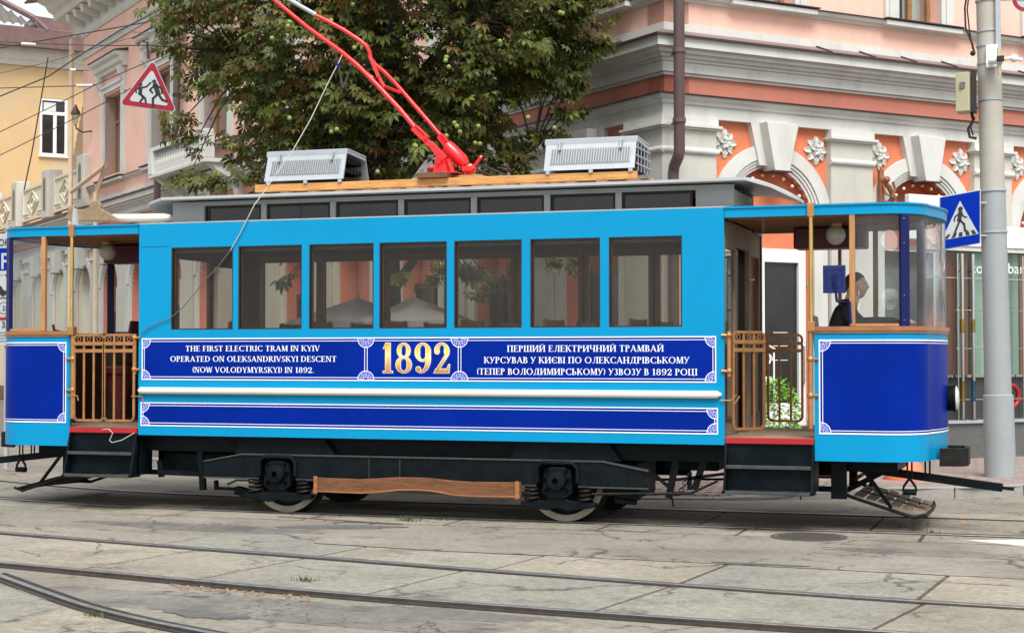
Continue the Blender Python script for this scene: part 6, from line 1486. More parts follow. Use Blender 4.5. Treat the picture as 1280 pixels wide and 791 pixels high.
# ------------------------------------------------------------------ the driver
def skin_body(name, joints, edges_, m, parent=None, sub=2):
    me = bpy.data.meshes.new(name); off = OFF.get(parent, Vector((0, 0, 0)))
    me.from_pydata([Vector(j[0]) - off for j in joints], edges_, []); me.materials.append(MATS[m])
    o = bpy.data.objects.new(name, me); COL.objects.link(o)
    if parent: o.parent = parent
    OFF[o] = off
    md = o.modifiers.new('skin', 'SKIN'); sv = me.skin_vertices[0].data
    for k, j in enumerate(joints):
        r = j[1]; sv[k].radius = r if isinstance(r, tuple) else (r, r)
    sv[0].use_root = True; md.use_smooth_shade = True
    s2 = o.modifiers.new('sub', 'SUBSURF'); s2.levels = s2.render_levels = sub
    return o
mat('jacket', (0.008, 0.01, 0.018), 0.75, var=0.3, scale=8, bump=.3, bscale=40)
mat('skin', (0.7, 0.43, 0.32), 0.5, var=0.06)
mat('hair', (0.035, 0.022, 0.015), 0.8, var=0.4, scale=60)
mat('trousers', (0.02, 0.022, 0.03), 0.8, var=0.2)
DX, DY = -1.9, 15.9
drv = thing('person', 'tram driver with short dark hair and a black jacket seated behind the cab window', 'person', (DX, DY, FZ))
J = [((DX - .0, DY, 1.56), (.17, .18)), ((DX - .03, DY, 1.75), (.155, .17)), ((DX - .0, DY, 1.94), (.155, .19)), ((DX + .04, DY, 2.08), (.095, .13)), ((DX + .06, DY, 2.15), (.055, .055)),
     ((DX + .02, DY - .19, 2.04), .072), ((DX + .15, DY - .23, 1.91), .07), ((DX + .34, DY - .2, 1.93), .054), ((DX + .52, DY - .17, 1.94), .036),
     ((DX + .02, DY + .19, 2.04), .072), ((DX + .16, DY + .24, 1.9), .07), ((DX + .36, DY + .2, 1.92), .054), ((DX + .52, DY + .14, 1.94), .033)]
skin_body('jacket', J, [(0, 1), (1, 2), (2, 3), (3, 4), (2, 5), (5, 6), (6, 7), (7, 8), (2, 9), (9, 10), (10, 11), (11, 12)], 'jacket', drv)
J = [((DX - .02, DY, 1.58), (.14, .16))]; Eg = []
for s_ in (-1, 1):
    b0 = len(J); J += [((DX + .08, DY + s_ * .1, 1.55), .09), ((DX + .42, DY + s_ * .13, 1.5), .07), ((DX + .44, DY + s_ * .13, 1.2), .055), ((DX + .42, DY + s_ * .13, .93), .04), ((DX + .54, DY + s_ * .14, .9), .035)]; Eg += [(0, b0), (b0, b0 + 1), (b0 + 1, b0 + 2), (b0 + 2, b0 + 3), (b0 + 3, b0 + 4)]
skin_body('trousers', J, Eg, 'trousers', drv)
# head: an ellipsoid with profile, ear, nose and lips; face looks to +x
hc = Vector((DX + .11, DY, 2.285)); b = MB(); NR_, NS = 48, 48
for i in range(NR_ + 1):
    ph = math.pi * i / NR_
    for j in range(NS):
        th = 2 * math.pi * j / NS
        x, y, z = math.sin(ph) * math.cos(th) * .108, math.sin(ph) * math.sin(th) * .077, math.cos(ph) * .128
        if z < -.02: x = x * (1 - .1 * ((-z - .02) / .11)) + .016 * ((-z) / .12); y *= 1 - .25 * ((-z - .02) / .11)
        fx = max(0, math.cos(th)) ** 3 * math.sin(ph)
        fy = abs(math.sin(th)) * math.sin(ph)
        nose = math.exp(-((z + .018) / .02) ** 2) * math.exp(-(fy / .17) ** 2) * (.019 if x > 0 else 0) + math.exp(-((z - .006) / .025) ** 2) * math.exp(-(fy / .14) ** 2) * (.012 if x > 0 else 0)
        brow = math.exp(-((z - .034) / .01) ** 2) * .006 * (1 if x > 0 else 0); eye = -math.exp(-((z - .018) / .012) ** 2) * math.exp(-((fy - .42) / .16) ** 2) * .01 * (1 if x > 0 else 0)
        lip = math.exp(-((z + .058) / .008) ** 2) * math.exp(-(fy / .3) ** 2) * (.008 if x > 0 else 0) + math.exp(-((z + .1) / .016) ** 2) * math.exp(-(fy / .35) ** 2) * (.01 if x > 0 else 0)
        b.v.append(hc + Vector((x + nose + brow + eye + lip, y, z)))
for i in range(NR_):
    for j in range(NS): b.f.append([i * NS + j, i * NS + (j + 1) % NS, (i + 1) * NS + (j + 1) % NS, (i + 1) * NS + j])
hd = b.build('head', 'skin', drv, smooth=True)
MB().tube([(DX + .05, DY, 2.06), (DX + .1, DY, 2.23)], [.075, .062], 14).build('neck', 'skin', hd, smooth=True)
for s_ in (-1, 1):
    e = MB(); e.lathe([(.003, -.012), (.02, -.01), (.03, .0), (.024, .01), (.004, .008)], (0, 0, 0), 12, 'y')
    e.v = [Vector((v.x * .8 + hc.x + .012, v.y * s_ + DY + s_ * .08, v.z * 1.15 + hc.z - .006)) for v in e.v]; e.build('ear', 'skin', hd, smooth=True)
    e = MB(); e.ball((hc.x + .083, DY + s_ * .032, hc.z + .016), .011, 8); e.build('eye', 'dark_inside', hd)
h_ = MB(); n0 = 0
for i in range(15):
    ph = math.pi * i / 14 * .66
    for j in range(NS):
        th = 2 * math.pi * j / NS
        p_ = ph / .66 * (.3 + .36 * ((1 - math.cos(th)) / 2) ** 1.2); g = .007 if i < 14 else -.003
        x, y, z = math.sin(p_) * math.cos(th) * (.108 + g), math.sin(p_) * math.sin(th) * (.077 + g), math.cos(p_) * (.128 + g)
        h_.v.append(hc + Vector((x - .002, y, z)))
for i in range(14):
    for j in range(NS): h_.f.append([i * NS + j, i * NS + (j + 1) % NS, (i + 1) * NS + (j + 1) % NS, (i + 1) * NS + j])
h_.build('hair', 'hair', hd, smooth=True)
cl = MB(); cl.lathe([(.075, 2.06), (.085, 2.12), (.075, 2.155), (.066, 2.15)], (DX + .05, DY, 0), 16); cl.build('collar', 'jacket', drv, smooth=True)
for s_, (hx_, hy_, hz2) in ((-1, (DX + .53, DY - .165, 1.935)), (1, (DX + .53, DY + .135, 1.945))):
    Jh = [((hx_, hy_, hz2), .024), ((hx_ + .04, hy_, hz2 + .005), (.03, .018)), ((hx_ + .08, hy_, hz2 + .004), (.032, .016))]; Eh = [(0, 1), (1, 2)]
    for f_ in range(4):
        y = hy_ + (f_ - 1.5) * .019; k = len(Jh); ln = (.038, .044, .041, .032)[f_]
        Jh += [((hx_ + .09, y, hz2 + .003), .0095), ((hx_ + .09 + ln * .7, y, hz2 - .004), .0085), ((hx_ + .09 + ln, y, hz2 - .026), .0075)]; Eh += [(2, k), (k, k + 1), (k + 1, k + 2)]
    k = len(Jh); Jh += [((hx_ + .055, hy_ - s_ * .034, hz2), .01), ((hx_ + .09, hy_ - s_ * .05, hz2 - .01), .009)]; Eh += [(1, k), (k, k + 1)]
    skin_body('hand', Jh, Eh, 'skin', drv, None and 1 or 1)
# ================================================================== STREET FURNITURE
mat('pole_concrete', (0.42, 0.4, 0.35), 0.8, var=0.1, scale=3, bump=.3, bscale=60, dirt=(0.3, 0.28, 0.23, 0.4), dscale=2)
mat('pole_sleeve', (0.3, 0.325, 0.335), 0.55, var=0.06, scale=3, dirt=(0.3, 0.31, 0.3, 0.4), dscale=2)
mat('sign_blue', (0.0003, 0.022, 0.3), 0.4, var=0.08, spec=.06)
mat('sign_white', (0.42, 0.45, 0.46), 0.4, var=0.03)
mat('sign_black', (0.012, 0.012, 0.012), 0.5)
mat('sign_red', (0.27, 0.003, 0.016), 0.35, var=0.05)
mat('box_beige', (0.46, 0.43, 0.28), 0.6, var=0.06)
PY = 20.81
def pp(px, py, Y=PY): v = at(px, py, Y); return v
def pole_x(z):  # lean of the pole measured from its edges
    return -0.605 - 0.11 * (z - .13) / 5.9
lp = thing('lamp_pole', 'leaning concrete pole with a grey steel sleeve at the right edge', 'pole', (-0.605, PY, .13))
MB().tube([(pole_x(.1), PY, .1), (pole_x(3.65), PY, 3.65)], [.165, .152], 32).build('steel_sleeve', 'pole_sleeve', lp, smooth='auto')
MB().tube([(pole_x(.1), PY, .1), (pole_x(1.13), PY, 1.13), (pole_x(1.14), PY, 1.14)], [.188, .182, .17], 32).build('sleeve_base', 'pole_sleeve', lp, smooth='auto')
MB().tube([(pole_x(3.6), PY, 3.6), (pole_x(9), PY, 9)], [.148, .125], 32).build('shaft', 'pole_concrete', lp, smooth='auto')
bd_ = MB()
for z in (3.63, 3.12, 4.75, 5.2, 5.42, 5.6, 5.98): r_ = .165 if z < 3.7 else .152; x = pole_x(z); bd_.tube([(x, PY, z), (x - .0005, PY, z + .025)], r_, 28)
bd_.build('band', 'galv', lp, smooth='auto')
MB().box(pole_x(5.6) + .09, pole_x(5.6) + .15, PY - .17, PY - .13, 5.25, 6.05).build('bracket', 'galv', lp)
jb = thing('junction_box', 'beige metal junction box strapped to the left of the pole', 'junction box', tuple(pp(1207, 118)))
a, c = pp(1196, 97), pp(1212, 142); MB().hexa([(a.x, PY - .32, c.z - .02), (a.x + .16, PY - .38, c.z - .02), (a.x + .2, PY - .1, c.z - .02), (a.x + .03, PY - .05, c.z - .02)], [(a.x, PY - .32, a.z), (a.x + .16, PY - .38, a.z), (a.x + .2, PY - .1, a.z), (a.x + .03, PY - .05, a.z)]).build('box', 'box_beige', jb, bevel=.008)
MB().box(a.x + .05, a.x + .13, PY - .364, PY - .352, a.z - .2, a.z - .12).build('label_plate', 'granite_mid', jb)
MB().box(a.x + .18, a.x + .24, PY - .3, PY - .1, c.z - .02, a.z + .02).build('mounting', 'dark_inside', jb)
MB().tube([(a.x + .18, PY - .2, c.z), (a.x + .2, PY - .2, c.z - .12), (a.x + .14, PY - .2, c.z - .22), (a.x + .16, PY - .2, c.z - .32), (a.x + .24, PY - .2, c.z - .34)], .018, 6).build('cable', 'dark_inside', jb, smooth='auto')
MB().tube([(a.x + .17, PY - .22, c.z), (a.x + .22, PY - .22, c.z - .1), (a.x + .17, PY - .22, c.z - .2), (a.x + .2, PY - .2, c.z - .3)], .012, 6).build('cable', 'dark_inside', jb, smooth='auto')
cmx = thing('security_camera', 'white security camera on a square plate fixed to the pole', 'camera', tuple(pp(1244, 72)))
a = pp(1233, 60); MB().box(a.x, a.x + .14, PY - .19, PY - .165, a.z - .28, a.z).build('plate', 'white_pvc', cmx, bevel=.006)
h0 = pp(1246, 75, PY - .3)
MB().lathe([(.045, -.1), (.05, -.09), (.05, .06), (.04, .07)], tuple(h0), 16, 'x').build('housing', 'white_pvc', cmx, smooth='auto'); MB().box(h0.x - .0, h0.x + .09, PY - .37, PY - .345, h0.z - .035, h0.z + .04).build('lens', 'sign_black', cmx, bevel=.01)
MB().tube([tuple(h0 + Vector((.05, 0, 0))), tuple(h0 + Vector((.16, 0, .01))), tuple(h0 + Vector((.3, 0, -.02)))], .022, 8).build('arm', 'white_pvc', cmx, smooth='auto'); MB().ball(tuple(h0 + Vector((.2, 0, .005))), .05, 12).build('knuckle', 'white_pvc', cmx, smooth=True)
MB().tube([tuple(h0 + Vector((-.06, .05, 0))), (a.x + .07, PY - .19, a.z - .14)], .03, 8).build('stem', 'white_pvc', cmx)
MB().tube([tuple(h0 + Vector((.02, 0, .14))), tuple(h0 + Vector((.03, 0, -.18)))], .022, 8).build('antenna', 'box_beige', cmx)
cb = MB(); cb.tube([pp(1211, -20), pp(1206, 10), pp(1207, 35), pp(1215, 55), pp(1218, 66)], .012, 6); cb.tube([pp(1213, -20), pp(1209, 12), pp(1212, 40), pp(1216, 62)], .009, 6); cb.ball(tuple(pp(1216, 67)), .035, 8)
tag(cb.build('pole_cable', 'dark_inside', None, loc=tuple(pp(1211, 30)), smooth='auto'), 'dark looped cable hanging down the left side of the concrete pole', 'cable')
# pedestrian crossing sign
def sign_frame(c0, ex, ez, nrm):
    def T(p): return c0 + ex * p.x + ez * p.z + nrm * p.y
    return T
sTL, sTR, sBR, sBL = pp(1174, 246, PY - .24), pp(1226, 237, PY - .18), pp(1226, 304, PY - .18), pp(1174, 314, PY - .24)
cen = (sTL + sTR + sBR + sBL) / 4; ex = ((sTR - sTL) + (sBR - sBL)) / 2; wS = ex.length; ex.normalize(); ez = ((sTL - sBL) + (sTR - sBR)) / 2; hS = ez.length; ez.normalize(); nr = ex.cross(ez); nr = nr if nr.y < 0 else -nr
T = sign_frame(cen, ex, ez, nr)
ps = thing('pedestrian_sign', 'blue square pedestrian crossing sign tilted on the pole', 'traffic sign', tuple(cen))
S = min(wS, hS); hw, hh = wS / 2, hS / 2
MB(T).box(-hw, hw, -.02, 0, -hh, hh).build('plate', 'sign_white', ps, bevel=.004)
MB(T).box(-hw + .012, hw - .012, .001, .004, -hh + .012, hh - .012).build('blue_face', 'sign_blue', ps)
k = .95
MB(T).prism([(-.235 * k, -.22 * k), (.235 * k, -.22 * k), (0, .25 * k)], .0045, .007, 'y').build('white_triangle', 'sign_white', ps)
fg = MB(T); y0_, y1_ = .0075, .0095
fg.prism([(.035 + .03 * math.cos(R(q)) - .03, .135 + .03 * math.sin(R(q))) for q in range(0, 360, 30)], y0_, y1_)
def limb(b, pts, wd):
    for p, q in zip(pts, pts[1:]):
        p, q = Vector((p[0], 0, p[1])), Vector((q[0], 0, q[1])); d = (q - p).normalized(); n_ = Vector((-d.z, 0, d.x)) * wd; p = p - d * wd * .6; q = q + d * wd * .6
        b.hexa([p - n_ + Vector((0, y0_, 0)), p + n_ + Vector((0, y0_, 0)), q + n_ + Vector((0, y0_, 0)), q - n_ + Vector((0, y0_, 0))], [p - n_ + Vector((0, y1_, 0)), p + n_ + Vector((0, y1_, 0)), q + n_ + Vector((0, y1_, 0)), q - n_ + Vector((0, y1_, 0))])
limb(fg, [(.005, .09), (-.01, .0)], .026); limb(fg, [(-.005, -.01), (-.04, -.09), (-.07, -.165)], .013); limb(fg, [(0, 0), (.05, -.06), (.06, -.14), (.08, -.15)], .013); limb(fg, [(.0, .09), (-.06, .05), (-.07, -.0)], .009); limb(fg, [(.01, .09), (.05, .03), (.08, .02)], .009)
fg.build('walking_figure', 'sign_black', ps)
zb_ = MB(T)
for x0, d in ((-.2, .045), (-.11, .03), (-.02, .0), (.07, -.02), (.15, -.035)): zb_.prism([(x0, -.205), (x0 + .05, -.205), (x0 + .05 + d * .9, -.15), (x0 + d * .9 + .01, -.15)], .0071, .0074)
zb_.build('zebra_bars', 'sign_black', ps)
for z in (.2, -.2): MB().bar(T(Vector((hw - .1, -.03, z))), (pole_x(3.3), PY - .1, cen.z + z), .03, .02).build('bracket', 'galv', ps)
# red disc at the top right corner
v = pp(1283, -2); ds = thing('round_red_sign', 'edge of a round red sign in the top right corner', 'traffic sign', tuple(v))
MB().lathe([(.17, -.01), (.17, .0), (.001, 0)], (v.x, PY, v.z), 32, 'y').build('plate', 'sign_white', ds); MB().lathe([(.165, -.015), (.165, -.011), (.12, -.011)], (v.x, PY, v.z), 32, 'y').build('red_ring', 'sign_red', ds)
MB().bar((pole_x(6) + .1, PY, v.z), (v.x, PY, v.z), .03, .03).build('bracket', 'galv', ds)
# hanging children crossing sign
TD = 19.5
cT, cL, cR = deep(184, 68, TD), deep(151, 130, TD - .05), deep(219, 139, TD + .12)
ex = (cR - cL).normalized(); nn = ex.cross((cT - cL)).normalized(); nn = nn if nn.y < 0 else -nn; ez = nn.cross(ex); ez = ez if ez.z > 0 else -ez
mid = (cL + cR) / 2; side = (cR - cL).length; hgt = (cT - mid).length
T = sign_frame(mid, ex, ez, nn)
cs_ = thing('children_sign', 'red bordered triangular children crossing sign hanging from a wire', 'traffic sign', tuple(mid + Vector((0, 0, .2))))
def rtri(s_, lift):   # rounded triangle
    H = side * math.sqrt(3) / 2; cz = H / 3; out_ = []; r = .03 * s_
    for ang in (210, 330, 90):
        R_ = (2 * H / 3) * s_ - 2 * r; px, pz = R_ * math.cos(R(ang)), cz + R_ * math.sin(R(ang))
        for q in range(-60, 61, 20): out_.append((px + r * math.cos(R(ang + q)), pz + r * math.sin(R(ang + q)) + lift))
    return out_
MB(T).prism(rtri(1.07, 0), -.02, 0).build('plate', 'sign_white', cs_); MB(T).prism(rtri(1.03, 0), .001, .004).build('red_border', 'sign_red', cs_); MB(T).prism(rtri(.74, 0), .0045, .007).build('white_face', 'sign_white', cs_)
y0_, y1_ = .0075, .0095
H = side
fg = MB(T)
def head(x, z, r): fg.prism([(x + r * math.cos(R(q)), z + r * math.sin(R(q))) for q in range(0, 360, 30)], y0_, y1_)
u = side / .58
def L_(pts, w_): limb(fg, [(x * u, z * u) for x, z in pts], w_ * u)
head(-.105 * u, .235 * u, .02 * u); head(.035 * u, .285 * u, .023 * u)
L_([(-.1, .2), (-.1, .135)], .02); L_([(-.1, .13), (-.06, .1), (-.09, .05)], .011); L_([(-.09, .13), (-.04, .09), (-.03, .05)], .011); L_([(-.09, .2), (-.04, .22), (0, .27)], .009); L_([(-.11, .2), (-.15, .17), (-.14, .14)], .008)
L_([(.05, .25), (.09, .16)], .026); L_([(.08, .15), (.04, .1), (.05, .02)], .013); L_([(.1, .15), (.14, .1), (.19, .09)], .013); L_([(.045, .25), (.0, .19), (.03, .16)], .01); L_([(.06, .25), (.12, .22), (.13, .17)], .01)
fg.build('running_figures', 'sign_black', cs_)
tp = deep(184, 52, TD); MB().tube([cT + Vector((0, 0.03, -.05)), tp], .016, 8).build('hanger', 'dark_flashing', cs_)
# parking sign at the left edge
PKY = 18.6
pk = thing('parking_sign', 'stack of white and blue parking signs on a grey post at the left edge', 'traffic sign', tuple(at(8, 600, PKY)))
def q_(px, py, Y=PKY): return at(px, py, Y)
xr = q_(15, 400).x; wd_ = .5
def plate_(py0, py1, m, name): z1, z0 = q_(10, py0).z, q_(10, py1).z; return MB().box(xr - wd_, xr, PKY, PKY + .02, z0, z1).build(name, m, pk, bevel=.004), z0, z1
plate_(292, 343, 'sign_white', 'zone_plate'); z1, z0 = q_(10, 310).z, q_(10, 338).z
MB().box(xr - wd_ + .01, xr - .012, PKY - .004, PKY - .001, z0, z1).build('blue_panel', 'sign_blue', pk)
plate_(346, 372, 'sign_white', 'car_plate'); plate_(373, 395, 'sign_white', 'rate_plate'); plate_(396, 432, 'sign_white', 'info_plate')
z1, z0 = q_(10, 396.5).z, q_(10, 400).z; MB().box(xr - wd_ + .01, xr - .01, PKY - .004, PKY - .001, z0, z1).build('red_stripe', 'sign_red', pk)
def sans(txt, px, py, hpx, m, Y=PKY - .006, parent=pk, name='lettering', anchor='RIGHT', rotz=0.0):
    cu = bpy.data.curves.new(name, 'FONT'); cu.body = txt; s_ = 1.0; cu.size = 1; cu.align_x = anchor; cu.offset = .012
    o = bpy.data.objects.new(name, cu); COL.objects.link(o); bpy.context.view_layer.update()
    me = bpy.data.meshes.new_from_object(o); bpy.data.objects.remove(o)
    v = at(px, py, Y); hgt_ = at(px, py - hpx, Y).z - v.z; sc_ = hgt_ / .7
    me.materials.clear(); me.materials.append(MATS[m]); off = OFF.get(parent, Vector())
    n = bpy.data.objects.new(name, me); COL.objects.link(n); n.parent = parent; n.scale = (sc_, sc_, sc_); n.rotation_euler = (R(90), 0, rotz); n.location = v - off; OFF[n] = off; return n
sans('ЗОНА'[:3] + 'Н' if False else 'ЗОН', 12.5, 307, 8, 'sign_black'); sans('P', 12.5, 336, 20, 'sign_white', Y=PKY - .008); sans('35', 11.5, 409.5, 8, 'sign_black')
sans('25', 10, 388, 6, 'sign_black')
rg = MB(); c = q_(5, 385); rr_ = .075
for k in range(24):
    a, b_ = k * math.pi / 12, (k + 1) * math.pi / 12
    rg.face([(c.x + rr_ * math.cos(a), PKY - .003, c.z + rr_ * math.sin(a)), (c.x + rr_ * math.cos(b_), PKY - .003, c.z + rr_ * math.sin(b_)), (c.x + (rr_ + .008) * math.cos(b_), PKY - .003, c.z + (rr_ + .008) * math.sin(b_)), (c.x + (rr_ + .008) * math.cos(a), PKY - .003, c.z + (rr_ + .008) * math.sin(a))])
rg.build('rate_ring', 'sign_black', pk, recalc=False)
cf = MB(); c = q_(0, 364); cf.prism([(c.x - .12, c.z - .05), (c.x + .1, c.z - .05), (c.x + .1, c.z + .0), (c.x + .05, c.z + .02), (c.x + .02, c.z + .07), (c.x - .1, c.z + .07)], PKY - .004, PKY - .001); cf.prism([(c.x + .05 + .025 * math.cos(R(t)), c.z - .05 + .025 * math.sin(R(t))) for t in range(0, 360, 30)], PKY - .0045, PKY - .0005); cf.box(c.x - .14, c.x + .115, PKY - .004, PKY - .001, c.z - .1, c.z - .09); cf.build('car_symbol', 'sign_black', pk)
tl = MB()
for k in range(4): z = q_(5, 416 + k * 3.6).z; tl.box(xr - .2, xr - .04, PKY - .004, PKY - .001, z, z + .008)
tl.build('small_print', 'worn_edge', pk)
MB().tube([(xr - .12, PKY + .06, .1), (xr - .12, PKY + .06, q_(5, 292).z + .1)], .035, 12).build('post', 'galv', pk, smooth='auto')
# painted hemisphere bollard
mat('bollard_orange', (0.68, 0.2, 0.1), 0.7, var=.1, scale=6, dirt=(.45, .2, .13, .5), dscale=5)
bc = ground(1130, 599, .13); tag(MB().lathe([(.245, 0), (.245, .03)] + [(.235 * math.cos(R(a)), .03 + .27 * math.sin(R(a))) for a in range(0, 90, 9)] + [(.004, .3)], (bc.x, bc.y, .128), 32).build('bollard', 'bollard_orange', None, smooth='auto', loc=(bc.x, bc.y, .128)), 'orange painted hemisphere bollard on the kerb behind the tram lifeguard', 'bollard')
# red hose reel / ring behind the glass front
rgv = TRf(Vector((Rs(1264, 495, .56)[0], .56, Rs(1264, 495, .56)[1]))); t_ = []
for k in range(21): a = 2 * math.pi * k / 20; t_.append(rgv + DRv * .15 * math.cos(a) + Vector((0, 0, .16 * math.sin(a))))
tag(MB().tube(t_, .035, 10, cap=False).build('red_ring', 'red_trim', None, loc=tuple(rgv), smooth=True), 'red ring leaning at the glass front right of the pole', 'ring')
# shop lettering on the glass
def shop_text(txt, px0, py, hpx, o=.515):
    cu = bpy.data.curves.new('lettering', 'FONT'); cu.body = txt; cu.size = 1; cu.offset = .0
    ob = bpy.data.objects.new('t', cu); COL.objects.link(ob); bpy.context.view_layer.update(); me = bpy.data.meshes.new_from_object(ob); bpy.data.objects.remove(ob)
    n = NRv; P0 = KC + NRv * o; d = ray(px0, py); q = EYEP + d * ((P0 - EYEP).dot(n) / d.dot(n)); hgt_ = hpx / FPX * (q - EYEP).dot(FW); sc_ = hgt_ / .75
    for v_ in me.vertices: v_.co = (q - OFF[sf]) + DRv * v_.co.x * sc_ * 1.18 + Vector((0, 0, v_.co.y * sc_))
    me.materials.clear(); me.materials.append(MATS['white_pvc']); n_ = bpy.data.objects.new('lettering', me); COL.objects.link(n_); n_.parent = sf; OFF[n_] = OFF[sf]
shop_text('coffee', 1213, 341, 14); shop_text('bar', 1259.5, 341.5, 14)
# shrub in a pot beside the cafe door, ornamental white rail
def Rp(px, py, o): # sight line on the right facade offset plane
    P0 = KC + NRv * o; d = ray(px, py); return EYEP + d * ((P0 - EYEP).dot(NRv) / d.dot(NRv))
mat('shrub_leaf', (0.16, 0.36, 0.03), 0.6, var=.4, scale=14)
sb_ = Rp(971, 520, .8); pot = thing('potted_shrub', 'bright green shrub in a grey pot beside the cafe door, seen through the gate', 'shrub', (sb_.x, sb_.y, .13))
MB().lathe([(.2, 0), (.26, .42), (.28, .45), (.24, .45), (.22, .38), (.01, .38)], (sb_.x, sb_.y, .13), 16).build('pot', 'granite_mid', pot, smooth='auto')
fo = MB(); rr_ = random.Random(5)
for i in range(900):
    a, ph = rr_.random() * 6.28, math.acos(rr_.uniform(-.6, 1)); r_ = rr_.uniform(.55, 1) ** .6; c = Vector((sb_.x + .34 * r_ * math.sin(ph) * math.cos(a), sb_.y + .34 * r_ * math.sin(ph) * math.sin(a), .83 + .52 * r_ * math.cos(ph)))
    d1 = Vector((rr_.gauss(0, 1), rr_.gauss(0, 1), rr_.gauss(0, .6))).normalized() * .035; d2 = d1.cross(Vector((rr_.gauss(0, 1), rr_.gauss(0, 1), 1))).normalized() * .015
    fo.face([c - d1, c - d2, c + d1, c + d2])
stuff(fo.build('foliage', 'shrub_leaf', pot, recalc=False))
r0 = Rp(960, 430, .55); rl = thing('ornamental_rail', 'white scrolled iron rail by the cafe door behind the gate', 'railing', (r0.x, r0.y, .3))
sc2 = MB(); D = DRv
for zz in (.55, .9, 1.25, 1.55):
    for s_ in (-1, 1): sc2.tube([r0 * Vector((1, 1, 0)).length / r0.to_2d().length * 0 + Vector((r0.x, r0.y, zz)) + D * (s_ * (.075 - t * .012) * math.cos(t)) + Vector((0, 0, (.1 - .012 * t) * math.sin(t))) for t in [k * .6 for k in range(9)]] if False else [Vector((r0.x, r0.y, zz)) + D * (s_ * (.075 - t * .012) * math.cos(t)) + Vector((0, 0, (.1 - .012 * t) * math.sin(t))) for t in [k * .6 for k in range(9)]], .011, 6)
for s_ in (-.1, .1): sc2.tube([Vector((r0.x, r0.y, .3)) + D * s_, Vector((r0.x, r0.y, 1.7)) + D * s_], .012, 6)
sc2.tube([Vector((r0.x, r0.y, 1.7)) - D * .12, Vector((r0.x, r0.y, 1.76)), Vector((r0.x, r0.y, 1.7)) + D * .12], .014, 6)
sc2.build('scrollwork', 'white_pvc', rl, smooth='auto')
# cafe parasols on the pavement behind the tram
mat('parasol_cloth', (0.32, 0.305, 0.33), 0.8, var=.06)
def parasol(px, py, t, r, label):
    ap = deep(px, py, t); th = thing('cafe_parasol', label, 'parasol', (ap.x, ap.y, .13), 'cafe parasols behind the tram')
    b = MB(); n = 8; rim = [Vector((ap.x + r * math.cos(2 * math.pi * k / n + .3), ap.y + r * math.sin(2 * math.pi * k / n + .3), ap.z - .34)) for k in range(n)]
    for k in range(n):
        a, c = rim[k], rim[(k + 1) % n]; m = (a + c) / 2 * .97 + ap * .03; m.z = a.z + .015
        b.face([ap, a, m]); b.face([ap, m, c]); b.face([a, m, m - Vector((0, 0, .12)), a - Vector((0, 0, .14))]); b.face([m, c, c - Vector((0, 0, .14)), m - Vector((0, 0, .12))])
    b.build('canopy', 'parasol_cloth', th, recalc=False)
    MB().tube([(ap.x, ap.y, .13), (ap.x, ap.y, ap.z + .04)], .022, 8).build('pole', 'galv', th)
    rb = MB()
    for q in rim: rb.tube([(ap.x, ap.y, ap.z - .02), (q.x, q.y, q.z - .01)], .008, 5)
    rb.build('rib', 'galv', th); MB().lathe([(.25, 0), (.25, .06), (.05, .08)], (ap.x, ap.y, .13), 16).build('base', 'granite_mid', th)
parasol(447, 372, 22.6, 1.0, 'pale cafe parasol seen through the third saloon window from the left')
parasol(518, 371, 21.6, .85, 'pale cafe parasol seen through the fourth saloon window from the left')
# ------------------------------------------------------------------ overhead wires
mat('wire', (0.03, 0.03, 0.03), 0.6)
mat('insulator', (0.6, 0.58, 0.55), 0.3)
def wire(pts, r, label, ins=()):
    P = [deep(px, py, t) for px, py, t in pts]; out_ = []
    if pts[0][0] == -20: P[0] = P[1] + (P[0] - P[1]) * 7      # on to the next mast, outside the frame
    for i in range(len(P) - 1):
        for k in range(8):
            t = k / 8; p = P[i].lerp(P[i + 1], t); p.z -= .02 * (P[i + 1] - P[i]).length * .5 * t * (1 - t); out_.append(p)
    out_.append(P[-1]); th = thing('overhead_wire', label, 'wire', tuple(P[0]), 'overhead wires')
    MB().tube(out_, r * .6, 6).build('cable', 'wire', th)
    for a, b_, t in ins: MB().tube([deep(*a, t), deep(*b_, t)], .022, 8).build('insulator', 'insulator', th)
wire([(-20, 63, 24), (75, 47, 24), (205, 24, 24), (330, -12, 24)], .016, 'thick wire rising from the far left edge to the tree, topmost of the bundle')
wire([(-20, 128, 22), (60, 96, 22), (105, 66, 22), (150, 38, 22), (215, 5, 22)], .015, 'wire climbing steeply from the left edge above the white window')
wire([(-20, 51, 23), (60, 55, 23), (182, 57, TD), (300, 62, 22)], .012, 'level wire that carries the triangular sign', [((27, 55), (45, 56), 23)])
wire([(-20, 110, 23), (97, 107.5, 23), (120, 106, 23), (160, 88, 23), (235, 56, 23), (262, 40, 23)], .012, 'wire crossing in front of the drain pipe at the white window top', [((96, 107.5), (116, 107), 23)])
wire([(-20, 174, 22), (60, 136, 22), (120, 106, 22)], .01, 'thin wire from the left edge ending at the upper insulator')
wire([(-20, 203, 22), (70, 160, 22), (154, 116, 21), (240, 68, 22)], .01, 'lowest thin wire passing behind the triangular sign')
wire([(-20, 96, 24), (60, 78, 24), (140, 54, 24), (205, 36, 24)], .007, 'faint thin wire between the two upper wires at the left')
wire([(60, 72, 40), (52, 120, 40), (40, 190, 40), (30, 238, 40)], .03, 'nearly vertical cable hanging down the yellow facade')
wire([(84, 87, 24), (98, 88, 24), (112, 88, 24)], .01, 'short wire with insulators at the end of the pink facade', [((88, 87.5), (95, 88), 24)])
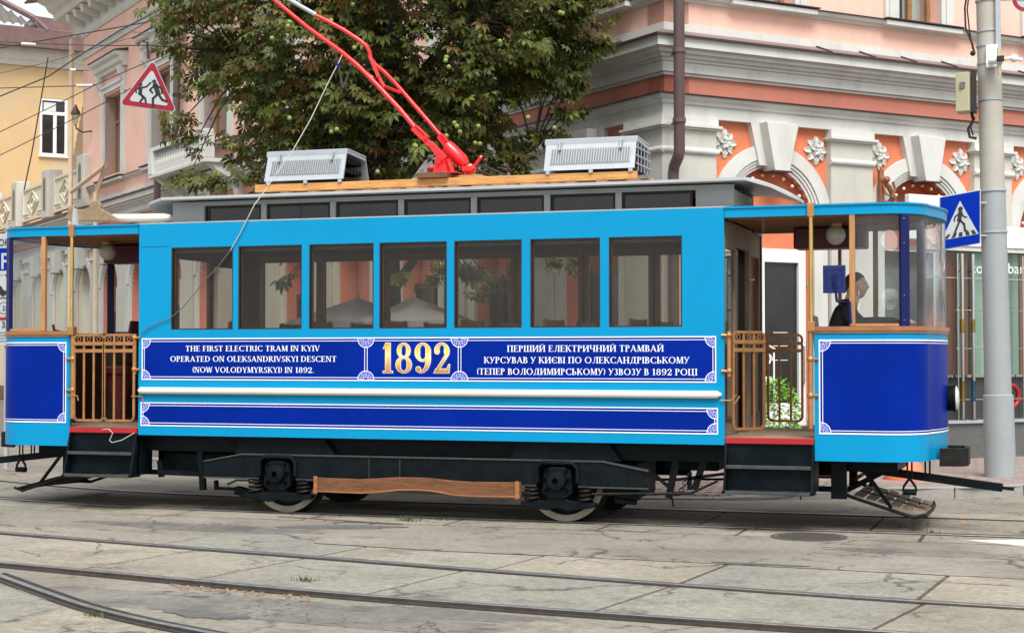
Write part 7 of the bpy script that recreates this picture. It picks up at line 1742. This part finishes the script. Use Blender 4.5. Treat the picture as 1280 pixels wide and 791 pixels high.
# ================================================================== THE CHESTNUT TREE
mat('bark', (0.05, 0.042, 0.035), 0.9, var=.35, scale=9, stretch=(3, 3, .6), bump=.8, bscale=25)
TB = deep(487, 300, 21.6); TB.z = .12
lm = bpy.data.materials.new('leaf'); lm.use_nodes = True; nt = lm.node_tree; bs = nt.nodes['Principled BSDF']; bs.inputs['Roughness'].default_value = .5; bs.inputs['Specular IOR Level'].default_value = .35
at_ = node(nt, 'ShaderNodeAttribute'); at_.attribute_name = 'leaf_tint'; oi = node(nt, 'ShaderNodeObjectInfo')
tcn = node(nt, 'ShaderNodeTexCoord'); nzn = node(nt, 'ShaderNodeTexNoise'); nzn.inputs['Scale'].default_value = 22; nzn.inputs['Detail'].default_value = 3; nt.links.new(tcn.outputs['Object'], nzn.inputs['Vector'])
rpn = node(nt, 'ShaderNodeValToRGB'); rpn.color_ramp.elements[0].position = .56; rpn.color_ramp.elements[1].position = .66; nt.links.new(nzn.outputs['Fac'], rpn.inputs[0])
mxn = node(nt, 'ShaderNodeMix', data_type='RGBA'); mxn.inputs['B'].default_value = (.11, .05, .02, 1); mm_ = node(nt, 'ShaderNodeMath', operation='MULTIPLY'); mm_.inputs[1].default_value = .6; nt.links.new(rpn.outputs[0], mm_.inputs[0]); nt.links.new(mm_.outputs[0], mxn.inputs['Factor'])
nt.links.new(at_.outputs['Color'], mxn.inputs['A']); nt.links.new(mxn.outputs['Result'], bs.inputs['Base Color'])
tl_ = node(nt, 'ShaderNodeBsdfTranslucent'); nt.links.new(mxn.outputs['Result'], tl_.inputs[0]); ms_ = node(nt, 'ShaderNodeMixShader'); ms_.inputs[0].default_value = .33
nt.links.new(bs.outputs[0], ms_.inputs[1]); nt.links.new(tl_.outputs[0], ms_.inputs[2]); nt.links.new(ms_.outputs[0], nt.nodes['Material Output'].inputs['Surface']); MATS['leaf'] = lm
rt = random.Random(11)
tree = thing('chestnut_tree', 'dark green horse chestnut tree with browning leaves and green conkers behind the tram roof', 'tree', tuple(TB))
ctr = TB + Vector((0, 0, 5.75))
MB().tube([TB - Vector((0, 0, .1)), TB + Vector((.02, 0, 1.2)), TB + Vector((-.02, .02, 2.8)), TB + Vector((0, .0, 4.4)), TB + Vector((.04, .0, 6.2)), TB + Vector((0, 0, 8.0))], [.19, .165, .145, .12, .08, .03], 14).build('trunk', 'bark', tree, smooth='auto')
clus = []
def addc(p, r, n, sag=.4): clus.append((Vector(p), r, n, sag))
# envelope of the crown, in layers of drooping boughs
for i in range(250):
    while True:
        u, v, w_ = rt.uniform(-1, 1), rt.uniform(-1, 1), rt.uniform(-1, 1); q = math.sqrt(u * u + v * v + w_ * w_)
        if .35 < q < 1: break
    p = ctr + Vector((u * 2.8, v * 2.3, w_ * 2.25 + .15))
    if p.z < ctr.z - 1.95 and rt.random() < .5: continue
    addc(p, rt.uniform(.32, .52), 50)
def pxc(px, py, t, r, n): addc(deep(px, py, t), r, n)
for px, py, t, r, n in ((235, 222, 20.6, .22, 26), (270, 228, 20.6, .22, 26), (310, 222, 20.7, .25, 30), (345, 235, 20.8, .2, 20), (228, 150, 21, .22, 22), (205, 30, 21, .26, 26), (215, 60, 21, .22, 20), (230, 20, 21, .3, 30), (250, 110, 21, .25, 26), (245, 175, 21, .2, 18),
    (620, 20, 21, .3, 40), (600, 60, 21, .3, 40), (640, 75, 21, .28, 34), (700, 20, 21, .2, 26), (690, 60, 21, .2, 24), (740, 55, 21, .17, 34), (715, 50, 21, .2, 36), (758, 52, 21, .09, 12), (700, 35, 21, .2, 30), (680, 75, 21, .24, 28), (655, 40, 21, .25, 30), (720, 75, 21, .13, 22), (640, 110, 21, .25, 32), (690, 100, 21, .16, 14), (705, 112, 21, .12, 22), (725, 105, 21, .08, 10), (665, 165, 21, .18, 24), (640, 185, 21, .25, 34), (695, 172, 21, .14, 26), (650, 210, 20.9, .2, 30), (610, 200, 20.8, .25, 36), (705, 140, 21, .14, 24), (728, 138, 21, .07, 8), (600, 160, 20.8, .3, 40), (585, 120, 20.8, .3, 40),
    (560, 225, 20.8, .25, 30), (500, 230, 20.8, .25, 30), (400, 215, 20.8, .25, 30), (450, 180, 20.6, .3, 40), (360, 175, 20.6, .3, 40), (300, 180, 20.8, .28, 34), (320, 130, 20.6, .3, 40),
    (550, 335, 21, .12, 12), (540, 350, 21, .1, 10), (590, 340, 21, .18, 22), (615, 350, 21, .16, 18), (600, 370, 21, .12, 12), (575, 335, 21, .1, 10), (640, 335, 21, .1, 8), (690, 328, 21, .12, 12), (715, 325, 21, .12, 10), (355, 350, 21.5, .09, 5), (365, 345, 21.5, .06, 3), (500, 345, 21, .1, 8)): pxc(px, py, t, r, n)
# limbs reach out to the clusters
lb = MB(); tw = MB()
limbs = []
for k in range(13):
    a = k * 2.4; h = 2.3 + k * .42; e_ = ctr + Vector((2.0 * math.cos(a), 1.9 * math.sin(a), -1.6 + k * .3)); s0 = TB + Vector((0, 0, h))
    m1 = s0.lerp(e_, .4) + Vector((0, 0, .35)); m2 = s0.lerp(e_, .75) + Vector((0, 0, .3)); lb.tube([s0, m1, m2, e_], [.07, .05, .035, .015], 8); limbs += [s0.lerp(e_, t) + Vector((0, 0, .3 * math.sin(math.pi * t))) for t in (.3, .5, .7, .9, 1)]
lb.build('limb', 'bark', tree, smooth='auto')
for c, r, n, sg in clus:
    b_ = min(limbs, key=lambda q: (q - c).length); m = b_.lerp(c, .5) + Vector((0, 0, .12)); tw.tube([b_, m, c], [.018, .012, .006], 5)
tw.build('twig', 'bark', tree, recalc=False)
# palmate leaf of six leaflets
def leaf_pts(size, tint_rng):
    V_, F_ = [], []; n = 6
    for k in range(n):
        a = R(-105 + 210 * k / (n - 1)); ln = size * (1.0 - .35 * abs(k - 2.5) / 2.5); wd = ln * .195; d = Vector((math.sin(a), math.cos(a), 0)); s_ = Vector((d.y, -d.x, 0))
        base = d * ln * .06; mid = d * ln * .62 + Vector((0, 0, -.06 * ln)); tip = d * ln + Vector((0, 0, -.34 * ln)); i = len(V_)
        V_ += [base, mid + s_ * wd + Vector((0, 0, .03 * ln)), tip, mid - s_ * wd + Vector((0, 0, .03 * ln)), mid]; F_ += [(i, i + 1, i + 4), (i + 1, i + 2, i + 4), (i + 2, i + 3, i + 4), (i + 3, i, i + 4)]
    return V_, F_
LV, LF = leaf_pts(1.0, None)
tints = [(.095, .125, .03), (.12, .155, .034), (.075, .1, .025), (.16, .2, .04), (.23, .27, .055), (.17, .12, .036), (.2, .105, .036), (.15, .14, .04)]
wts = [5, 5, 5, 3, 1.2, 2.2, 1.6, 2.5]
leaves = []
for c, r, n, sg in clus:
    bias = rt.choice([.6, 1, 1.4, 2.2])
    for i in range(n):
        d = Vector((rt.gauss(0, .55), rt.gauss(0, .55), rt.gauss(0, .34))) * r; p = c + d; s_ = rt.uniform(.09, .19)
        outw = Vector((p.x - TB.x, p.y - TB.y, 0)); outw = outw.normalized() if outw.length > .1 else Vector((1, 0, 0))
        yv = (outw * .8 + Vector((rt.gauss(0, .6), rt.gauss(0, .6), -.45 + rt.gauss(0, .3)))).normalized(); zv = Vector((rt.gauss(0, .35), rt.gauss(0, .35), 1)); xv = yv.cross(zv).normalized(); zv = xv.cross(yv)
        M = Matrix(((xv.x, yv.x, zv.x, p.x), (xv.y, yv.y, zv.y, p.y), (xv.z, yv.z, zv.z, p.z), (0, 0, 0, 1))) @ Matrix.Scale(s_, 4)
        k = rt.choices(range(8), [w * (bias if j >= 5 else 1) for j, w in enumerate(wts)])[0]; leaves.append((M, k, s_))
# the leaves that show largest toward the street are parts of their own, the rest one mass
tm = []
for k, c in enumerate(tints):
    me = bpy.data.meshes.new('leaf'); me.from_pydata(LV, [], LF); me.materials.append(lm); ca = me.color_attributes.new('leaf_tint', 'FLOAT_COLOR', 'POINT')
    for d_ in ca.data: d_.color = (*c, 1)
    tm.append(me)
def inview(M):
    p = M.translation; z = (p - EYEP).dot(FW); x = 640 + FPX * (p - EYEP).dot(RT) / z; y = 395.5 - FPX * (p - EYEP).dot(UP) / z
    return -20 < y < 245 and 150 < x < 800
order = sorted(range(len(leaves)), key=lambda i: leaves[i][0].translation.y - leaves[i][2] * 6 + (0 if inview(leaves[i][0]) else 50)); front = set(order[:285])
V_, F_, Cc = [], [], []
for i, (M, k, s_) in enumerate(leaves):
    if i in front: inst('leaf', tm[k], tree, M); continue
    b0 = len(V_); V_ += [M @ v - TB for v in LV]; F_ += [tuple(b0 + q for q in f) for f in LF]; c = tints[k]; j = rt.uniform(.75, 1.25); Cc += [(c[0] * j, c[1] * j, c[2] * j, 1)] * len(LV)
me = bpy.data.meshes.new('foliage'); me.from_pydata(V_, [], F_); me.materials.append(lm); ca = me.color_attributes.new('leaf_tint', 'FLOAT_COLOR', 'POINT'); ca.data.foreach_set('color', [x for c in Cc for x in c])
fo = bpy.data.objects.new('foliage', me); COL.objects.link(fo); fo.parent = tree; stuff(fo)
print('leaves', len(leaves))
mat('conker', (0.2, 0.27, 0.06), 0.6, var=.15, scale=30, bump=.5, bscale=80)
nm = MB().ball((0, 0, 0), .03, 10).mesh('conker'); nm.materials.append(MATS['conker'])
for p in nm.polygons: p.use_smooth = True
for px, py in ((362, 28), (360, 33), (340, 48), (441, 6), (414, 26), (443, 60), (362, 148), (414, 165), (421, 162), (518, 27), (533, 47), (534, 49), (558, 72), (561, 84), (586, 78), (557, 76), (568, 154), (558, 170), (571, 158), (598, 158), (594, 179), (600, 180), (520, 183), (472, 215), (700, 16), (703, 17), (660, 147), (693, 160), (625, 52), (575, 165), (518, 182), ):
    inst('conker', nm, tree, Matrix.Translation(deep(px, py, 19.6 + rt.uniform(-.35, .2))))
